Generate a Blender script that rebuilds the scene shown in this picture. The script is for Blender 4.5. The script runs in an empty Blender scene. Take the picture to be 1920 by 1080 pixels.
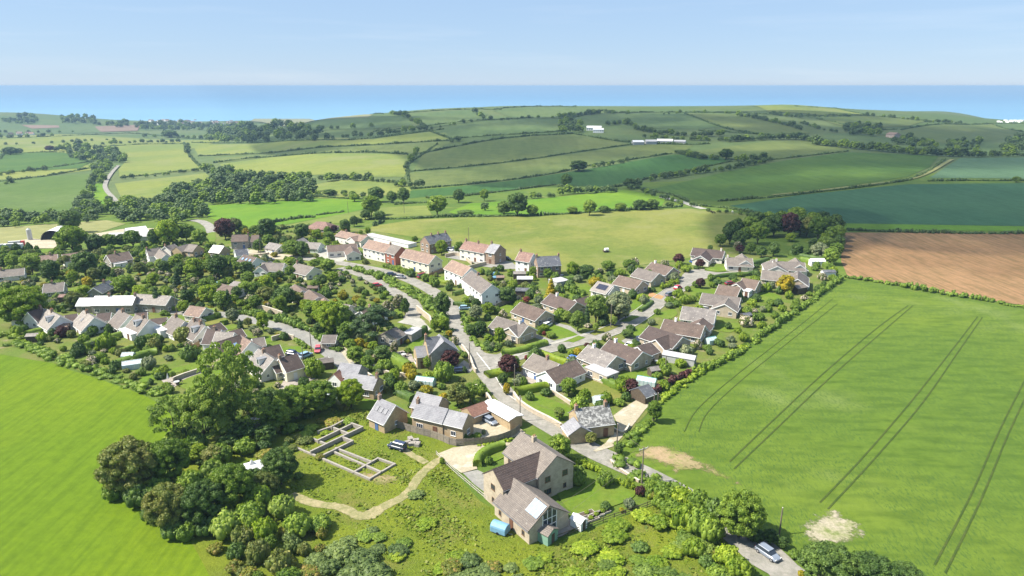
import bpy, math, random
import numpy as np
from mathutils import Vector, Matrix
from mathutils.geometry import delaunay_2d_cdt
rnd = random.Random(7)
C = bpy.context.scene.collection
S = bpy.context.scene
# ---------------------------------------------------------------- camera, sky, sun
H = 75.0
FPX = 1280.0
PITCH = math.radians(16.5)
cam_d = bpy.data.cameras.new('camera')
cam = bpy.data.objects.new('camera', cam_d); C.objects.link(cam)
cam.location = (0, 0, H)
cam.rotation_euler = (math.pi/2 - PITCH, 0, 0)
cam_d.sensor_width = 36; cam_d.lens = 36*FPX/1920
cam_d.clip_start = 1; cam_d.clip_end = 400000
S.camera = cam
SUN_EL = math.radians(50); SHADOW_AZ = math.radians(8)
w = bpy.data.worlds.new("World"); S.world = w; w.use_nodes = True
nt = w.node_tree; nt.nodes.clear()
wo = nt.nodes.new('ShaderNodeOutputWorld'); bg = nt.nodes.new('ShaderNodeBackground')
sky = nt.nodes.new('ShaderNodeTexSky'); sky.sky_type = 'NISHITA'; sky.sun_disc = False
sky.sun_elevation = SUN_EL
# sun stands at (-cos, -sin) of the shadow direction
sdx, sdy = math.cos(SHADOW_AZ), math.sin(SHADOW_AZ)
sky.sun_rotation = math.atan2(-sdx, -sdy)
sky.altitude = 100; sky.air_density = 1.0; sky.dust_density = 0.0; sky.ozone_density = 5.0
bg.inputs[1].default_value = 0.058
mx = nt.nodes.new('ShaderNodeMix'); mx.data_type = 'RGBA'; mx.inputs[0].default_value = .68
mx.inputs[7].default_value = (3.9, 5.5, 7.9, 1)   # thin even summer haze over the clear sky
tcw = nt.nodes.new('ShaderNodeTexCoord'); mpw = nt.nodes.new('ShaderNodeMapping'); mpw.inputs['Scale'].default_value = (3, 3, 42)
nzw = nt.nodes.new('ShaderNodeTexNoise'); nzw.inputs['Scale'].default_value = 1.0; nzw.inputs['Detail'].default_value = 6; nzw.inputs['Roughness'].default_value = .6
rpw = nt.nodes.new('ShaderNodeMapRange'); rpw.inputs[1].default_value = .52; rpw.inputs[2].default_value = .82; mcw = nt.nodes.new('ShaderNodeMix'); mcw.data_type = 'RGBA'
mcw.inputs[6].default_value = (3.9, 5.5, 7.9, 1); mcw.inputs[7].default_value = (4.8, 6.15, 8.25, 1)   # faint cirrus streaks
nt.links.new(tcw.outputs['Generated'], mpw.inputs[0]); nt.links.new(mpw.outputs[0], nzw.inputs['Vector']); nt.links.new(nzw.outputs['Fac'], rpw.inputs[0]); nt.links.new(rpw.outputs[0], mcw.inputs[0]); nt.links.new(mcw.outputs[2], mx.inputs[7])
nt.links.new(sky.outputs[0], mx.inputs[6]); nt.links.new(mx.outputs[2], bg.inputs[0]); nt.links.new(bg.outputs[0], wo.inputs[0])
sl = bpy.data.lights.new('sun', 'SUN'); sl.energy = 4.8; sl.angle = math.radians(0.53); sl.color = (1.0, 0.945, 0.85)
so = bpy.data.objects.new('sun', sl); C.objects.link(so)
so.rotation_euler = Vector((sdx*math.cos(SUN_EL), sdy*math.cos(SUN_EL), -math.sin(SUN_EL))).to_track_quat('-Z', 'Y').to_euler()
S.view_settings.view_transform = 'Standard'; S.view_settings.look = 'None'
S.view_settings.exposure = 1.1; S.view_settings.gamma = 1.0; S.view_settings.use_curve_mapping = False
try:
    S.cycles.max_bounces = 5; S.cycles.diffuse_bounces = 4; S.cycles.glossy_bounces = 2
    S.cycles.transmission_bounces = 3; S.cycles.transparent_max_bounces = 8; S.cycles.volume_bounces = 0
    S.cycles.caustics_reflective = False; S.cycles.caustics_refractive = False
except Exception: pass
# ---------------------------------------------------------------- terrain
SEA = -81.0
QK = np.array([-1, -.75, -.5, -.37, -.25, -.1, 0, .25, .375, .5, .6, .75, 1])
YK = np.array([-400, 0, 170, 300, 400, 500, 650, 850, 1100, 1400, 1750, 2150, 2600, 3100, 3600, 4600])
ZT = np.array([
 [0]*13, [0]*13, [0]*13,
 [-6, -5, -4, -3, -2, -1, 0, 0, 0, 0, 0, 0, 0],
 [-12, -11, -9, -6, -4, -2, -1, 0, 0, 1, 1, 1, 1],
 [-20, -20, -16, -12, -9, -8, -8, -5, -2, 0, 1, 1, 1],
 [-30, -30, -24, -20, -14, -12, -12, -8, -5, -2, -1, 0, 0],
 [-40, -38, -32, -26, -15, -10, -8, -6, -5, -4, -4, -5, -5],
 [-46, -46, -42, -32, -11, -2, 0, 2, 0, -4, -6, -10, -10],
 [-50, -52, -50, -38, -8, 6, 8, 10, 8, 0, -6, -16, -16],
 [-55, -58, -60, -48, -8, 10, 13, 16, 22, 6, -4, -20, -22],
 [-58, -64, -68, -64, -34, -4, 5, 5, 8, -6, -14, -56, -58],
 [-30, -30, -64, -72, -66, -50, -40, -35, -30, -26, -25, -80, -84],
 [-60, -66, -82, -82, -82, -80, -80, -75, -60, -70, -82, -88, -90],
 [-100, -100, -96, -87, -87, -94, -100, -100, -100, -100, -100, -105, -105],
 [-110]*13], float)
ZT += np.array([0, 0, 0, 0, 0, 0, 0, 1, 3, 6, 8, 9, 10, 5, 0, 0])[:, None]
def pchip(xk, yk, xs):
    h = np.diff(xk); d = np.diff(yk, axis=0)/h[:, None]
    m = np.zeros_like(yk)
    for i in range(1, len(xk)-1):
        w1 = 2*h[i]+h[i-1]; w2 = h[i]+2*h[i-1]
        ok = d[i-1]*d[i] > 0
        with np.errstate(divide='ignore', invalid='ignore'):
            v = (w1+w2)/(w1/d[i-1]+w2/d[i])
        m[i] = np.where(ok, v, 0)
    i = np.clip(np.searchsorted(xk, xs)-1, 0, len(xk)-2)
    t = ((xs-xk[i])/h[i])[:, None]; hh = h[i][:, None]
    return (2*t**3-3*t**2+1)*yk[i]+(t**3-2*t**2+t)*hh*m[i]+(-2*t**3+3*t**2)*yk[i+1]+(t**3-t**2)*hh*m[i+1]
YG = np.arange(-400, 4601, 10.0); QG = np.arange(-1, 1.0001, .01)
_z = pchip(YK, ZT, YG)
ZG = pchip(QK, _z.T.copy(), QG).T.copy()
def hgt(x, y):
    x = np.asarray(x, float); y = np.asarray(y, float)
    q = np.clip(x/np.maximum(y, 150.0), -1, .9999); yy = np.clip(y, -400, 4599.9)
    a = (yy+400)/10; b = (q+1)/.01
    i = np.clip(a.astype(int), 0, len(YG)-2); j = np.clip(b.astype(int), 0, len(QG)-2)
    fa = a-i; fb = b-j
    z = (ZG[i, j]*(1-fa)+ZG[i+1, j]*fa)*(1-fb)+(ZG[i, j+1]*(1-fa)+ZG[i+1, j+1]*fa)*fb
    far = np.clip((y-700)/600, 0, 1)*np.clip((3300-y)/500, 0, 1)
    far = far*np.clip((z+78)/12, 0, 1)
    z = z+far*(2.2*np.sin(x/170+1)*np.cos(y/150)+1.6*np.sin(x/83+y/190)*np.sin(y/97+2))
    return z
cP, sP = math.cos(PITCH), math.sin(PITCH)
def rays(uv):
    uv = np.asarray(uv, float); a = uv[:, 0]-960; b = uv[:, 1]-540
    d = np.stack([a, FPX*cP-b*sP, -(FPX*sP+b*cP)], 1)
    return d
_S = np.geomspace(60, 5200, 700)
def PP(uv, h=0.0):
    """ground points (plus h) seen at photo pixels, as an (n,3) array"""
    d = rays(uv); h = np.broadcast_to(np.asarray(h, float), (len(d),))
    d = d/d[:, 1:2]
    X = d[:, 0:1]*_S; Y = np.broadcast_to(_S, X.shape); Z = H+d[:, 2:3]*_S
    g = Z-(hgt(X, Y)+h[:, None])
    neg = g < 0
    k = np.where(neg.any(1), neg.argmax(1), len(_S)-1); k = np.maximum(k, 1)
    r = np.arange(len(d)); g0 = g[r, k-1]; g1 = g[r, k]
    t = np.where(np.abs(g0-g1) > 1e-9, g0/(g0-g1), 0); t = np.clip(t, 0, 1)
    s = _S[k-1]+(_S[k]-_S[k-1])*t
    x = d[:, 0]*s; y = s
    return np.stack([x, y, hgt(x, y)+h], 1)
def P(u, v, h=0.0): return Vector(PP([(u, v)], h)[0])
def ground(x, y): return float(hgt(x, y))
def px_of(p):
    x, y, z = p[0], p[1], p[2]-H
    f = y*cP-z*sP; dn = -(y*sP+z*cP)
    return 960+FPX*x/f, 540+FPX*dn/f
def depth_of(p): return p[1]*cP-(p[2]-H)*sP
# ---------------------------------------------------------------- object helpers
def tag(o, label=None, cat=None, group=None, kind=None):
    if label: o['label'] = label
    if cat: o['category'] = cat
    if group: o['group'] = group
    if kind: o['kind'] = kind
    return o
def empty(name, loc, rz=0.0):
    o = bpy.data.objects.new(name, None); C.objects.link(o); o.location = loc; o.rotation_euler = (0, 0, rz)
    o.empty_display_size = .2
    return o
def link(name, me, parent=None, loc=(0, 0, 0), rz=0.0, scale=None):
    o = bpy.data.objects.new(name, me); C.objects.link(o); o.location = loc; o.rotation_euler = (0, 0, rz)
    if scale: o.scale = scale
    if parent: o.parent = parent
    return o
def mesh_np(name, V, F, mats, mi=None, smooth=False):
    """V (n,3), F list of arrays (m,3)/(m,4) ; mi matching list of material ids"""
    me = bpy.data.meshes.new(name)
    V = np.asarray(V, np.float32)
    me.vertices.add(len(V)); me.vertices.foreach_set('co', V.ravel())
    F = [np.asarray(f, np.int32) for f in F if len(f)]
    nl = sum(f.size for f in F); nf = sum(len(f) for f in F)
    me.loops.add(nl); me.loops.foreach_set('vertex_index', np.concatenate([f.ravel() for f in F]))
    me.polygons.add(nf)
    tot = np.concatenate([np.full(len(f), f.shape[1], np.int32) for f in F])
    st = np.concatenate([[0], np.cumsum(tot)[:-1]]).astype(np.int32)
    me.polygons.foreach_set('loop_start', st)
    for m in (mats if isinstance(mats, (list, tuple)) else [mats]): me.materials.append(m)
    if mi is not None: me.polygons.foreach_set('material_index', np.asarray(mi, np.int32))
    if smooth: me.polygons.foreach_set('use_smooth', np.ones(nf, bool))
    me.update(calc_edges=True)
    return me
class MB:
    def __init__(s): s.v = []; s.f = []; s.m = []
    def quad(s, a, b, c, d, m=0):
        n = len(s.v); s.v += [tuple(a), tuple(b), tuple(c), tuple(d)]; s.f.append((n, n+1, n+2, n+3)); s.m.append(m)
    def poly(s, pts, m=0):
        n = len(s.v); s.v += [tuple(p) for p in pts]; s.f.append(tuple(range(n, n+len(pts)))); s.m.append(m)
    def box(s, x0, x1, y0, y1, z0, z1, m=0):
        n = len(s.v)
        s.v += [(x0, y0, z0), (x1, y0, z0), (x1, y1, z0), (x0, y1, z0), (x0, y0, z1), (x1, y0, z1), (x1, y1, z1), (x0, y1, z1)]
        for f in ((0, 3, 2, 1), (4, 5, 6, 7), (0, 1, 5, 4), (1, 2, 6, 5), (2, 3, 7, 6), (3, 0, 4, 7)):
            s.f.append(tuple(n+i for i in f)); s.m.append(m)
    def prism(s, poly, axis_pts, m=0):
        """poly list of 3D points (one end), axis_pts offset vector to the other end"""
        n = len(s.v); k = len(poly); o = Vector(axis_pts)
        s.v += [tuple(p) for p in poly]+[tuple(Vector(p)+o) for p in poly]
        s.f.append(tuple(range(n+k-1, n-1, -1))); s.m.append(m)
        s.f.append(tuple(range(n+k, n+2*k))); s.m.append(m)
        for i in range(k):
            j = (i+1) % k; s.f.append((n+i, n+j, n+k+j, n+k+i)); s.m.append(m)
    def tube(s, a, b, r0, r1=None, n=8, m=0):
        a = Vector(a); b = Vector(b); r1 = r0 if r1 is None else r1
        d = (b-a).normalized(); u = d.orthogonal().normalized(); w_ = d.cross(u)
        k = len(s.v)
        for p, r in ((a, r0), (b, r1)):
            for i in range(n):
                t = 2*math.pi*i/n; s.v.append(tuple(p+u*math.cos(t)*r+w_*math.sin(t)*r))
        for i in range(n):
            j = (i+1) % n; s.f.append((k+i, k+j, k+n+j, k+n+i)); s.m.append(m)
        s.f.append(tuple(k+i for i in range(n-1, -1, -1))); s.m.append(m)
        s.f.append(tuple(k+n+i for i in range(n))); s.m.append(m)
    def me(s, name, mats, smooth=False):
        me = bpy.data.meshes.new(name); me.from_pydata(s.v, [], s.f)
        for q in (mats if isinstance(mats, (list, tuple)) else [mats]): me.materials.append(q)
        me.polygons.foreach_set('material_index', s.m)
        if smooth: me.polygons.foreach_set('use_smooth', [True]*len(s.f))
        me.update(); return me
    def build(s, name, mats, parent=None, loc=(0, 0, 0), rz=0.0, smooth=False):
        return link(name, s.me(name, mats, smooth), parent, loc, rz)
# ---------------------------------------------------------------- materials
MATS = {}
def nodes_of(name):
    m = bpy.data.materials.new(name); m.use_nodes = True; n = m.node_tree; n.nodes.clear()
    out = n.nodes.new('ShaderNodeOutputMaterial'); return m, n, out
def rgba(c): return (c[0], c[1], c[2], 1)
def noise(n, vec, scale, detail=4, rough=.55):
    t = n.nodes.new('ShaderNodeTexNoise'); t.inputs['Scale'].default_value = scale; t.inputs['Detail'].default_value = detail
    t.inputs['Roughness'].default_value = rough
    n.links.new(vec, t.inputs['Vector']); return t.outputs['Fac']
def ramp(n, fac, a=.35, b=.65):
    r = n.nodes.new('ShaderNodeMapRange'); r.inputs[1].default_value = a; r.inputs[2].default_value = b; r.interpolation_type = 'SMOOTHSTEP'
    n.links.new(fac, r.inputs[0]); return r.outputs[0]
def mixc(n, fac, a, b, mode='MIX'):
    x = n.nodes.new('ShaderNodeMix'); x.data_type = 'RGBA'; x.blend_type = mode
    for s_, v in ((0, fac), (6, a), (7, b)):
        if hasattr(v, 'links'): n.links.new(v, x.inputs[s_])
        elif isinstance(v, (int, float)): x.inputs[s_].default_value = v
        else: x.inputs[s_].default_value = rgba(v)
    return x.outputs[2]
def bump(n, hgt_, strength, dist):
    b = n.nodes.new('ShaderNodeBump'); b.inputs['Strength'].default_value = strength; b.inputs['Distance'].default_value = dist
    n.links.new(hgt_, b.inputs['Height']); return b.outputs[0]
def principled(n, out, col, rough=.8, nrm=None, spec=.3, metal=0.0):
    p = n.nodes.new('ShaderNodeBsdfPrincipled'); p.inputs['Roughness'].default_value = rough
    p.inputs['Metallic'].default_value = metal; p.inputs['Specular IOR Level'].default_value = spec
    if hasattr(col, 'links'): n.links.new(col, p.inputs['Base Color'])
    else: p.inputs['Base Color'].default_value = rgba(col)
    if nrm is not None: n.links.new(nrm, p.inputs['Normal'])
    if out: n.links.new(p.outputs[0], out.inputs[0])
    return p
def mapped(n, src, scale=(1, 1, 1), rot=0.0):
    m = n.nodes.new('ShaderNodeMapping'); m.inputs['Scale'].default_value = scale; m.inputs['Rotation'].default_value = (0, 0, rot)
    n.links.new(src, m.inputs['Vector']); return m.outputs[0]
def geo(n): return n.nodes.new('ShaderNodeNewGeometry').outputs['Position']
def solid(name, c, rough=.7, spec=.3, metal=0.0, var=.12, scale=1.5):
    """plain surface with slight blotches and grain"""
    if name in MATS: return MATS[name]
    m, n, out = nodes_of(name); g = geo(n)
    oi = n.nodes.new('ShaderNodeObjectInfo').outputs['Random']
    f = noise(n, g, scale, 5, .65)
    c2 = tuple(x*(1-var*2.2) for x in c)
    col = mixc(n, ramp(n, f, .35, .75), c, c2)
    principled(n, out, col, rough, None, spec, metal); MATS[name] = m; return m
def patchy(m, scale=.5, lo=.25):
    n = m.node_tree; out = [x for x in n.nodes if x.type == 'OUTPUT_MATERIAL'][0]; src = out.inputs[0].links[0].from_socket; g = geo(n)
    at = n.nodes.new('ShaderNodeAttribute'); at.attribute_name = 'edge'; ad = n.nodes.new('ShaderNodeMath'); ad.operation = 'ADD'
    n.links.new(at.outputs['Fac'], ad.inputs[0]); n.links.new(noise(n, g, scale, 6, .75), ad.inputs[1])
    tr = n.nodes.new('ShaderNodeBsdfTransparent'); ms = n.nodes.new('ShaderNodeMixShader'); n.links.new(ramp(n, ad.outputs[0], .68, .86), ms.inputs[0])
    n.links.new(tr.outputs[0], ms.inputs[1]); n.links.new(src, ms.inputs[2]); n.links.new(ms.outputs[0], out.inputs[0]); return m
def ground_mat(name, c1, c2, s1=.02, s2=.35, c3=None, s3=.6, stripe=None, bumpd=.15, rough=.9, bscale=1.2, amt3=.5, wav=None, speck=None):
    """grass / crop / soil: broad drifts, clumps and a directional grain (rows)"""
    m, n, out = nodes_of(name); g = geo(n)
    f1 = ramp(n, noise(n, g, s1, 4, .6), .38, .62)
    col = mixc(n, f1, c1, c2)
    f2 = noise(n, g, s2, 5, .7)
    col = mixc(n, ramp(n, f2, .3, .75), col, mixc(n, 1.0, col, (.74, .78, .72), 'MULTIPLY'))
    if stripe:
        ang, sc, k, aniso = stripe
        v = mapped(n, g, (sc, sc*aniso, sc), ang)
        fs = noise(n, v, 1.0, 3, .5)
        col = mixc(n, ramp(n, fs, .4, .68), col, mixc(n, 1.0, col, (1-k, 1-k*.8, 1-k), 'MULTIPLY'))
    if wav:
        ang, per, k = wav
        v = mapped(n, g, (1, 1, 1), ang)
        wv = n.nodes.new('ShaderNodeTexWave'); wv.inputs['Scale'].default_value = .314/per*1.0; wv.inputs['Distortion'].default_value = 1.2
        wv.inputs['Detail'].default_value = 2; wv.inputs['Detail Scale'].default_value = .5
        n.links.new(v, wv.inputs['Vector'])
        col = mixc(n, wv.outputs['Fac'], col, mixc(n, 1.0, col, (1-k, 1-k*.8, 1-k), 'MULTIPLY'))
    if c3:
        col = mixc(n, ramp(n, noise(n, g, s3, 4, .6), 1-amt3, 1-amt3+.22), col, c3)
    if speck:
        v = mapped(n, g, (speck[1], speck[1]*speck[2], 1), speck[0]); fs = noise(n, v, 1.0, 5, .8)
        msk = n.nodes.new('ShaderNodeMath'); msk.operation = 'MULTIPLY'; n.links.new(ramp(n, fs, .50, .58), msk.inputs[0]); n.links.new(ramp(n, noise(n, g, .05, 3, .6), .38, .52), msk.inputs[1])
        col = mixc(n, msk.outputs[0], col, speck[3])
    fine = noise(n, g, bscale*2, 3, .7)
    col = mixc(n, ramp(n, fine, .3, .7), col, mixc(n, 1.0, col, (.8, .82, .78), 'MULTIPLY'))
    nb = bump(n, noise(n, g, bscale, 6, .75), 1.0, bumpd)
    principled(n, out, col, rough, nb, .15); MATS[name] = m; return m
def leaf_mat(name, c1, c2, trans=.3, c3=None, k3=.75, varobj=.35):
    m, n, out = nodes_of(name); g = geo(n)
    gi = n.nodes.new('ShaderNodeNewGeometry')
    oi = n.nodes.new('ShaderNodeObjectInfo')
    f = ramp(n, noise(n, g, .45, 3, .6), .32, .68)
    col = mixc(n, f, c1, c2)
    col = mixc(n, gi.outputs['Random Per Island'], mixc(n, 1.0, col, (.62, .68, .6), 'MULTIPLY'), mixc(n, 1.0, col, (1.35, 1.28, 1.15), 'MULTIPLY'))
    a = mixc(n, oi.outputs['Random'], (1-varobj, 1-varobj*.8, 1-varobj), (1+varobj*.6, 1+varobj*.45, 1+varobj*.2))
    col = mixc(n, 1.0, col, a, 'MULTIPLY')
    if c3:
        mr = n.nodes.new('ShaderNodeMath'); mr.operation = 'GREATER_THAN'; mr.inputs[1].default_value = k3
        n.links.new(gi.outputs['Random Per Island'], mr.inputs[0]); col = mixc(n, mr.outputs[0], col, c3)
    p = principled(n, None, col, .55, None, .25)
    t = n.nodes.new('ShaderNodeBsdfTranslucent'); n.links.new(mixc(n, 1.0, col, (1.1, 1.25, .55), 'MULTIPLY'), t.inputs[0])
    ms = n.nodes.new('ShaderNodeMixShader'); ms.inputs[0].default_value = trans
    n.links.new(p.outputs[0], ms.inputs[1]); n.links.new(t.outputs[0], ms.inputs[2]); n.links.new(ms.outputs[0], out.inputs[0])
    MATS[name] = m; return m
def roof_mat(name, c1, c2, lichen=None, course=.32, amt=.5):
    """tiles or slates: courses by the slope height (object z), joints, weathering blotches"""
    if name in MATS: return MATS[name]
    m, n, out = nodes_of(name)
    tc = n.nodes.new('ShaderNodeTexCoord').outputs['Object']; g = geo(n)
    br = n.nodes.new('ShaderNodeTexBrick'); br.offset = .5
    sep = n.nodes.new('ShaderNodeSeparateXYZ'); n.links.new(tc, sep.inputs[0])
    cmb = n.nodes.new('ShaderNodeCombineXYZ'); n.links.new(sep.outputs[0], cmb.inputs[0])
    mul = n.nodes.new('ShaderNodeMath'); mul.operation = 'MULTIPLY'; mul.inputs[1].default_value = 2.0
    n.links.new(sep.outputs[2], mul.inputs[0]); n.links.new(mul.outputs[0], cmb.inputs[1])
    n.links.new(cmb.outputs[0], br.inputs['Vector'])
    br.inputs['Scale'].default_value = 1.0; br.inputs['Brick Width'].default_value = .38; br.inputs['Row Height'].default_value = course
    br.inputs['Mortar Size'].default_value = .035; br.inputs['Mortar Smooth'].default_value = .3; br.inputs['Bias'].default_value = 0
    br.inputs['Color1'].default_value = rgba(c1); br.inputs['Color2'].default_value = rgba(c2)
    br.inputs['Mortar'].default_value = rgba(tuple(x*.45 for x in c1))
    oi = n.nodes.new('ShaderNodeObjectInfo').outputs['Random']
    col = mixc(n, 1.0, br.outputs['Color'], mixc(n, oi, (.86, .85, .86), (1.12, 1.1, 1.06)), 'MULTIPLY')
    col = mixc(n, ramp(n, noise(n, g, .5, 5, .7), .35, .7), col, mixc(n, 1.0, col, (.72, .72, .74), 'MULTIPLY'))
    if lichen: col = mixc(n, ramp(n, noise(n, g, 1.3, 6, .75), 1-amt, 1-amt+.14), col, lichen)
    principled(n, out, col, .75, bump(n, br.outputs['Fac'], .5, -.03), .3); MATS[name] = m; return m
def stone_mat(name, c1, c2, mortar, bw=.45, rh=.22, amt=.4, rough=.9):
    if name in MATS: return MATS[name]
    m, n, out = nodes_of(name)
    tc = n.nodes.new('ShaderNodeTexCoord').outputs['Object']; g = geo(n)
    sep = n.nodes.new('ShaderNodeSeparateXYZ'); n.links.new(tc, sep.inputs[0])
    add = n.nodes.new('ShaderNodeMath'); n.links.new(sep.outputs[0], add.inputs[0]); n.links.new(sep.outputs[1], add.inputs[1])
    cmb = n.nodes.new('ShaderNodeCombineXYZ'); n.links.new(add.outputs[0], cmb.inputs[0]); n.links.new(sep.outputs[2], cmb.inputs[1])
    br = n.nodes.new('ShaderNodeTexBrick'); n.links.new(cmb.outputs[0], br.inputs['Vector'])
    br.inputs['Scale'].default_value = 1.0; br.inputs['Brick Width'].default_value = bw; br.inputs['Row Height'].default_value = rh
    br.inputs['Mortar Size'].default_value = .02; br.inputs['Bias'].default_value = 0
    br.inputs['Color1'].default_value = rgba(c1); br.inputs['Color2'].default_value = rgba(c2); br.inputs['Mortar'].default_value = rgba(mortar)
    col = mixc(n, ramp(n, noise(n, g, .7, 5, .7), .35, .7), br.outputs['Color'], mixc(n, 1.0, br.outputs['Color'], (.78, .76, .74), 'MULTIPLY'))
    principled(n, out, col, rough, bump(n, br.outputs['Fac'], .4, -.02), .2); MATS[name] = m; return m
# ---------------------------------------------------------------- ground, sea
M_meadow = ground_mat('meadow_grass', (.115, .165, .022), (.085, .14, .02), .03, .4, (.17, .19, .04), .09, amt3=.45)
M_far = ground_mat('far_pasture', (.09, .135, .04), (.12, .15, .05), .004, .03, bscale=.15, bumpd=.4)
def build_ground():
    rows = list(np.arange(-160, 520, 7.0))+list(np.geomspace(527, 4500, 330)); rows = np.array(rows)
    cols = np.linspace(-1.25, 1.25, 360)
    Y = np.repeat(rows[:, None], len(cols), 1); X = cols[None, :]*(np.maximum(Y, 0)+190)
    Z = hgt(X, Y); V = np.stack([X, Y, Z], 2).reshape(-1, 3)
    n = len(cols); i = np.arange(len(rows)-1)[:, None]*n+np.arange(n-1)[None, :]
    F = np.stack([i, i+1, i+1+n, i+n], 2).reshape(-1, 4)
    mi = (np.repeat(rows[:-1], n-1) > 620).astype(int)
    me = mesh_np('ground', V, [F], [M_meadow, M_far], mi, True)
    tag(link('ground', me), 'rolling grassland falling from the village towards the sea', None, None, 'structure')
build_ground()
def sea_mat():
    m, n, out = nodes_of('sea_water'); g = geo(n)
    sep = n.nodes.new('ShaderNodeSeparateXYZ'); n.links.new(g, sep.inputs[0])
    mr = n.nodes.new('ShaderNodeMapRange'); mr.inputs[1].default_value = 3200; mr.inputs[2].default_value = 9500
    n.links.new(sep.outputs[1], mr.inputs[0])
    col = mixc(n, mr.outputs[0], (.17, .33, .44), (.10, .24, .38))
    v = mapped(n, g, (.0003, .0012, 1)); f = ramp(n, noise(n, v, 1.0, 4, .6), .35, .7)
    col = mixc(n, f, col, mixc(n, 1.0, col, (.86, .9, .94), 'MULTIPLY'))
    nb = bump(n, noise(n, mapped(n, g, (.05, .12, 1)), 1.0, 4, .6), .25, 1.5)
    principled(n, out, col, .5, nb, .35); return m
me = bpy.data.meshes.new('sea')
me.from_pydata([(-180000, 1200, SEA), (180000, 1200, SEA), (180000, 190000, SEA), (-180000, 190000, SEA)], [], [(0, 1, 2, 3)])
me.materials.append(sea_mat()); tag(link('sea', me), 'calm blue sea reaching a level horizon', None, None, 'structure')
# ---------------------------------------------------------------- sheets draped on the ground
def off_at(p, lv):
    d = math.hypot(p[0], p[1]); k = .035 if d < 420 else .035+(d-420)*.00035
    return lv*k
def densify(pts, step):
    o = []
    for a, b in zip(pts, pts[1:]+pts[:1]):
        d = math.hypot(b[0]-a[0], b[1]-a[1]); k = max(1, int(d/step))
        o += [(a[0]+(b[0]-a[0])*i/k, a[1]+(b[1]-a[1])*i/k) for i in range(k)]
    return o
def crsmooth(P_, k=5, closed=False):
    P_ = [np.array(p[:2], float) for p in P_]; n = len(P_); o = []
    rng = n if closed else n-1
    for i in range(rng):
        if closed: a, b, c, d = P_[(i-1) % n], P_[i], P_[(i+1) % n], P_[(i+2) % n]
        else: a, b, c, d = P_[max(i-1, 0)], P_[i], P_[i+1], P_[min(i+2, n-1)]
        for j in range(k):
            t = j/k
            o.append(.5*((2*b)+(-a+c)*t+(2*a-5*b+4*c-d)*t*t+(-a+3*b-3*c+d)*t**3))
    if not closed: o.append(P_[-1])
    return [tuple(p) for p in o]
def inside(pt, poly):
    x, y = pt; c = False; j = len(poly)-1
    for i in range(len(poly)):
        xi, yi = poly[i]; xj, yj = poly[j]
        if (yi > y) != (yj > y) and x < (xj-xi)*(y-yi)/(yj-yi)+xi: c = not c
        j = i
    return c
SHEETS = []
PATCHY = {'bare_earth': 9.0, 'chalky_patch': 9.0, 'dusty_track': 1.5}
def sheet(name, uv, mat, lv=1, label=None, smooth=False, world=None, step=None):
    W = [tuple(p[:2]) for p in (PP(uv) if world is None else world)]
    if smooth: W = crsmooth(W, 4, True)
    xs = [p[0] for p in W]; ys = [p[1] for p in W]; ext = max(max(xs)-min(xs), max(ys)-min(ys))
    dist = math.hypot(sum(xs)/len(xs), sum(ys)/len(ys))
    step = step or max(min(ext/40, 2.5 if dist < 420 else 9), ext/90)
    B = densify(W, step); pts = [Vector(p) for p in B]; nb = len(pts)
    for yy in np.arange(min(ys)+step*.5, max(ys), step):
        for xx in np.arange(min(xs)+step*.5, max(xs), step):
            if inside((xx, yy), W): pts.append(Vector((xx, yy)))
    r = delaunay_2d_cdt(pts, [], [list(range(nb))], 1, 1e-4)
    v2 = r[0]; f = r[2]
    A = np.array([(p[0], p[1]) for p in v2]); z = hgt(A[:, 0], A[:, 1])+np.array([off_at(p, lv) for p in A])
    ff = []
    for t in f:
        a, b, c = (v2[t[0]], v2[t[1]], v2[t[2]])
        ff.append(t if (b-a).cross(c-a) > 0 else t[::-1])
    me = mesh_np(name, np.column_stack([A, z]), [np.array(ff)], mat, None, True)
    if mat.name in PATCHY:
        Wa = np.array(W); Wb = np.roll(Wa, -1, 0); e = np.full(len(A), 1e9)
        for p, q in zip(Wa, Wb):
            d_ = q-p; t = np.clip(((A-p)@d_)/(d_@d_+1e-9), 0, 1); e = np.minimum(e, np.linalg.norm(A-(p+t[:, None]*d_), axis=1))
        at = me.attributes.new('edge', 'FLOAT', 'POINT'); at.data.foreach_set('value', np.clip(e/PATCHY[mat.name], 0, 1).astype(np.float32)*.9)
    o = tag(link(name, me), label, None, None, 'structure'); SHEETS.append((name, W)); return o
def ribbon(name, uv, width, mat, lv=3, label=None, world=None, h=0.0, k=6, kind='structure', wf=None):
    W = crsmooth([tuple(p[:2]) for p in (PP(uv) if world is None else world)], k)
    V = []; F = []; n = len(W)
    for i, p in enumerate(W):
        a = np.array(W[max(i-1, 0)]); b = np.array(W[min(i+1, n-1)]); t = b-a; t /= np.linalg.norm(t)+1e-9; nn = np.array([-t[1], t[0]])
        wd = width if wf is None else width*wf(i/(n-1))
        for s_ in (-.5, -.17, .17, .5):
            q = np.array(p)+nn*wd*s_
            V.append((q[0], q[1], ground(q[0], q[1])+off_at(q, lv)+h))
    for i in range(n-1):
        for j in range(3):
            a = i*4+j; F.append((a+4, a+5, a+1, a)[::-1])
    me = mesh_np(name, V, [np.array(F)], mat, None, False)
    if mat.name in PATCHY:
        at = me.attributes.new('edge', 'FLOAT', 'POINT'); at.data.foreach_set('value', np.tile(np.array([0, .62, .62, 0], np.float32), n))
    # make sure the faces look up
    if len(me.polygons) and me.polygons[0].normal.z < 0: me.flip_normals()
    o = tag(link(name, me), label, None, None, kind); SHEETS.append((name, offset_poly(W, width))); return o
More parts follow.
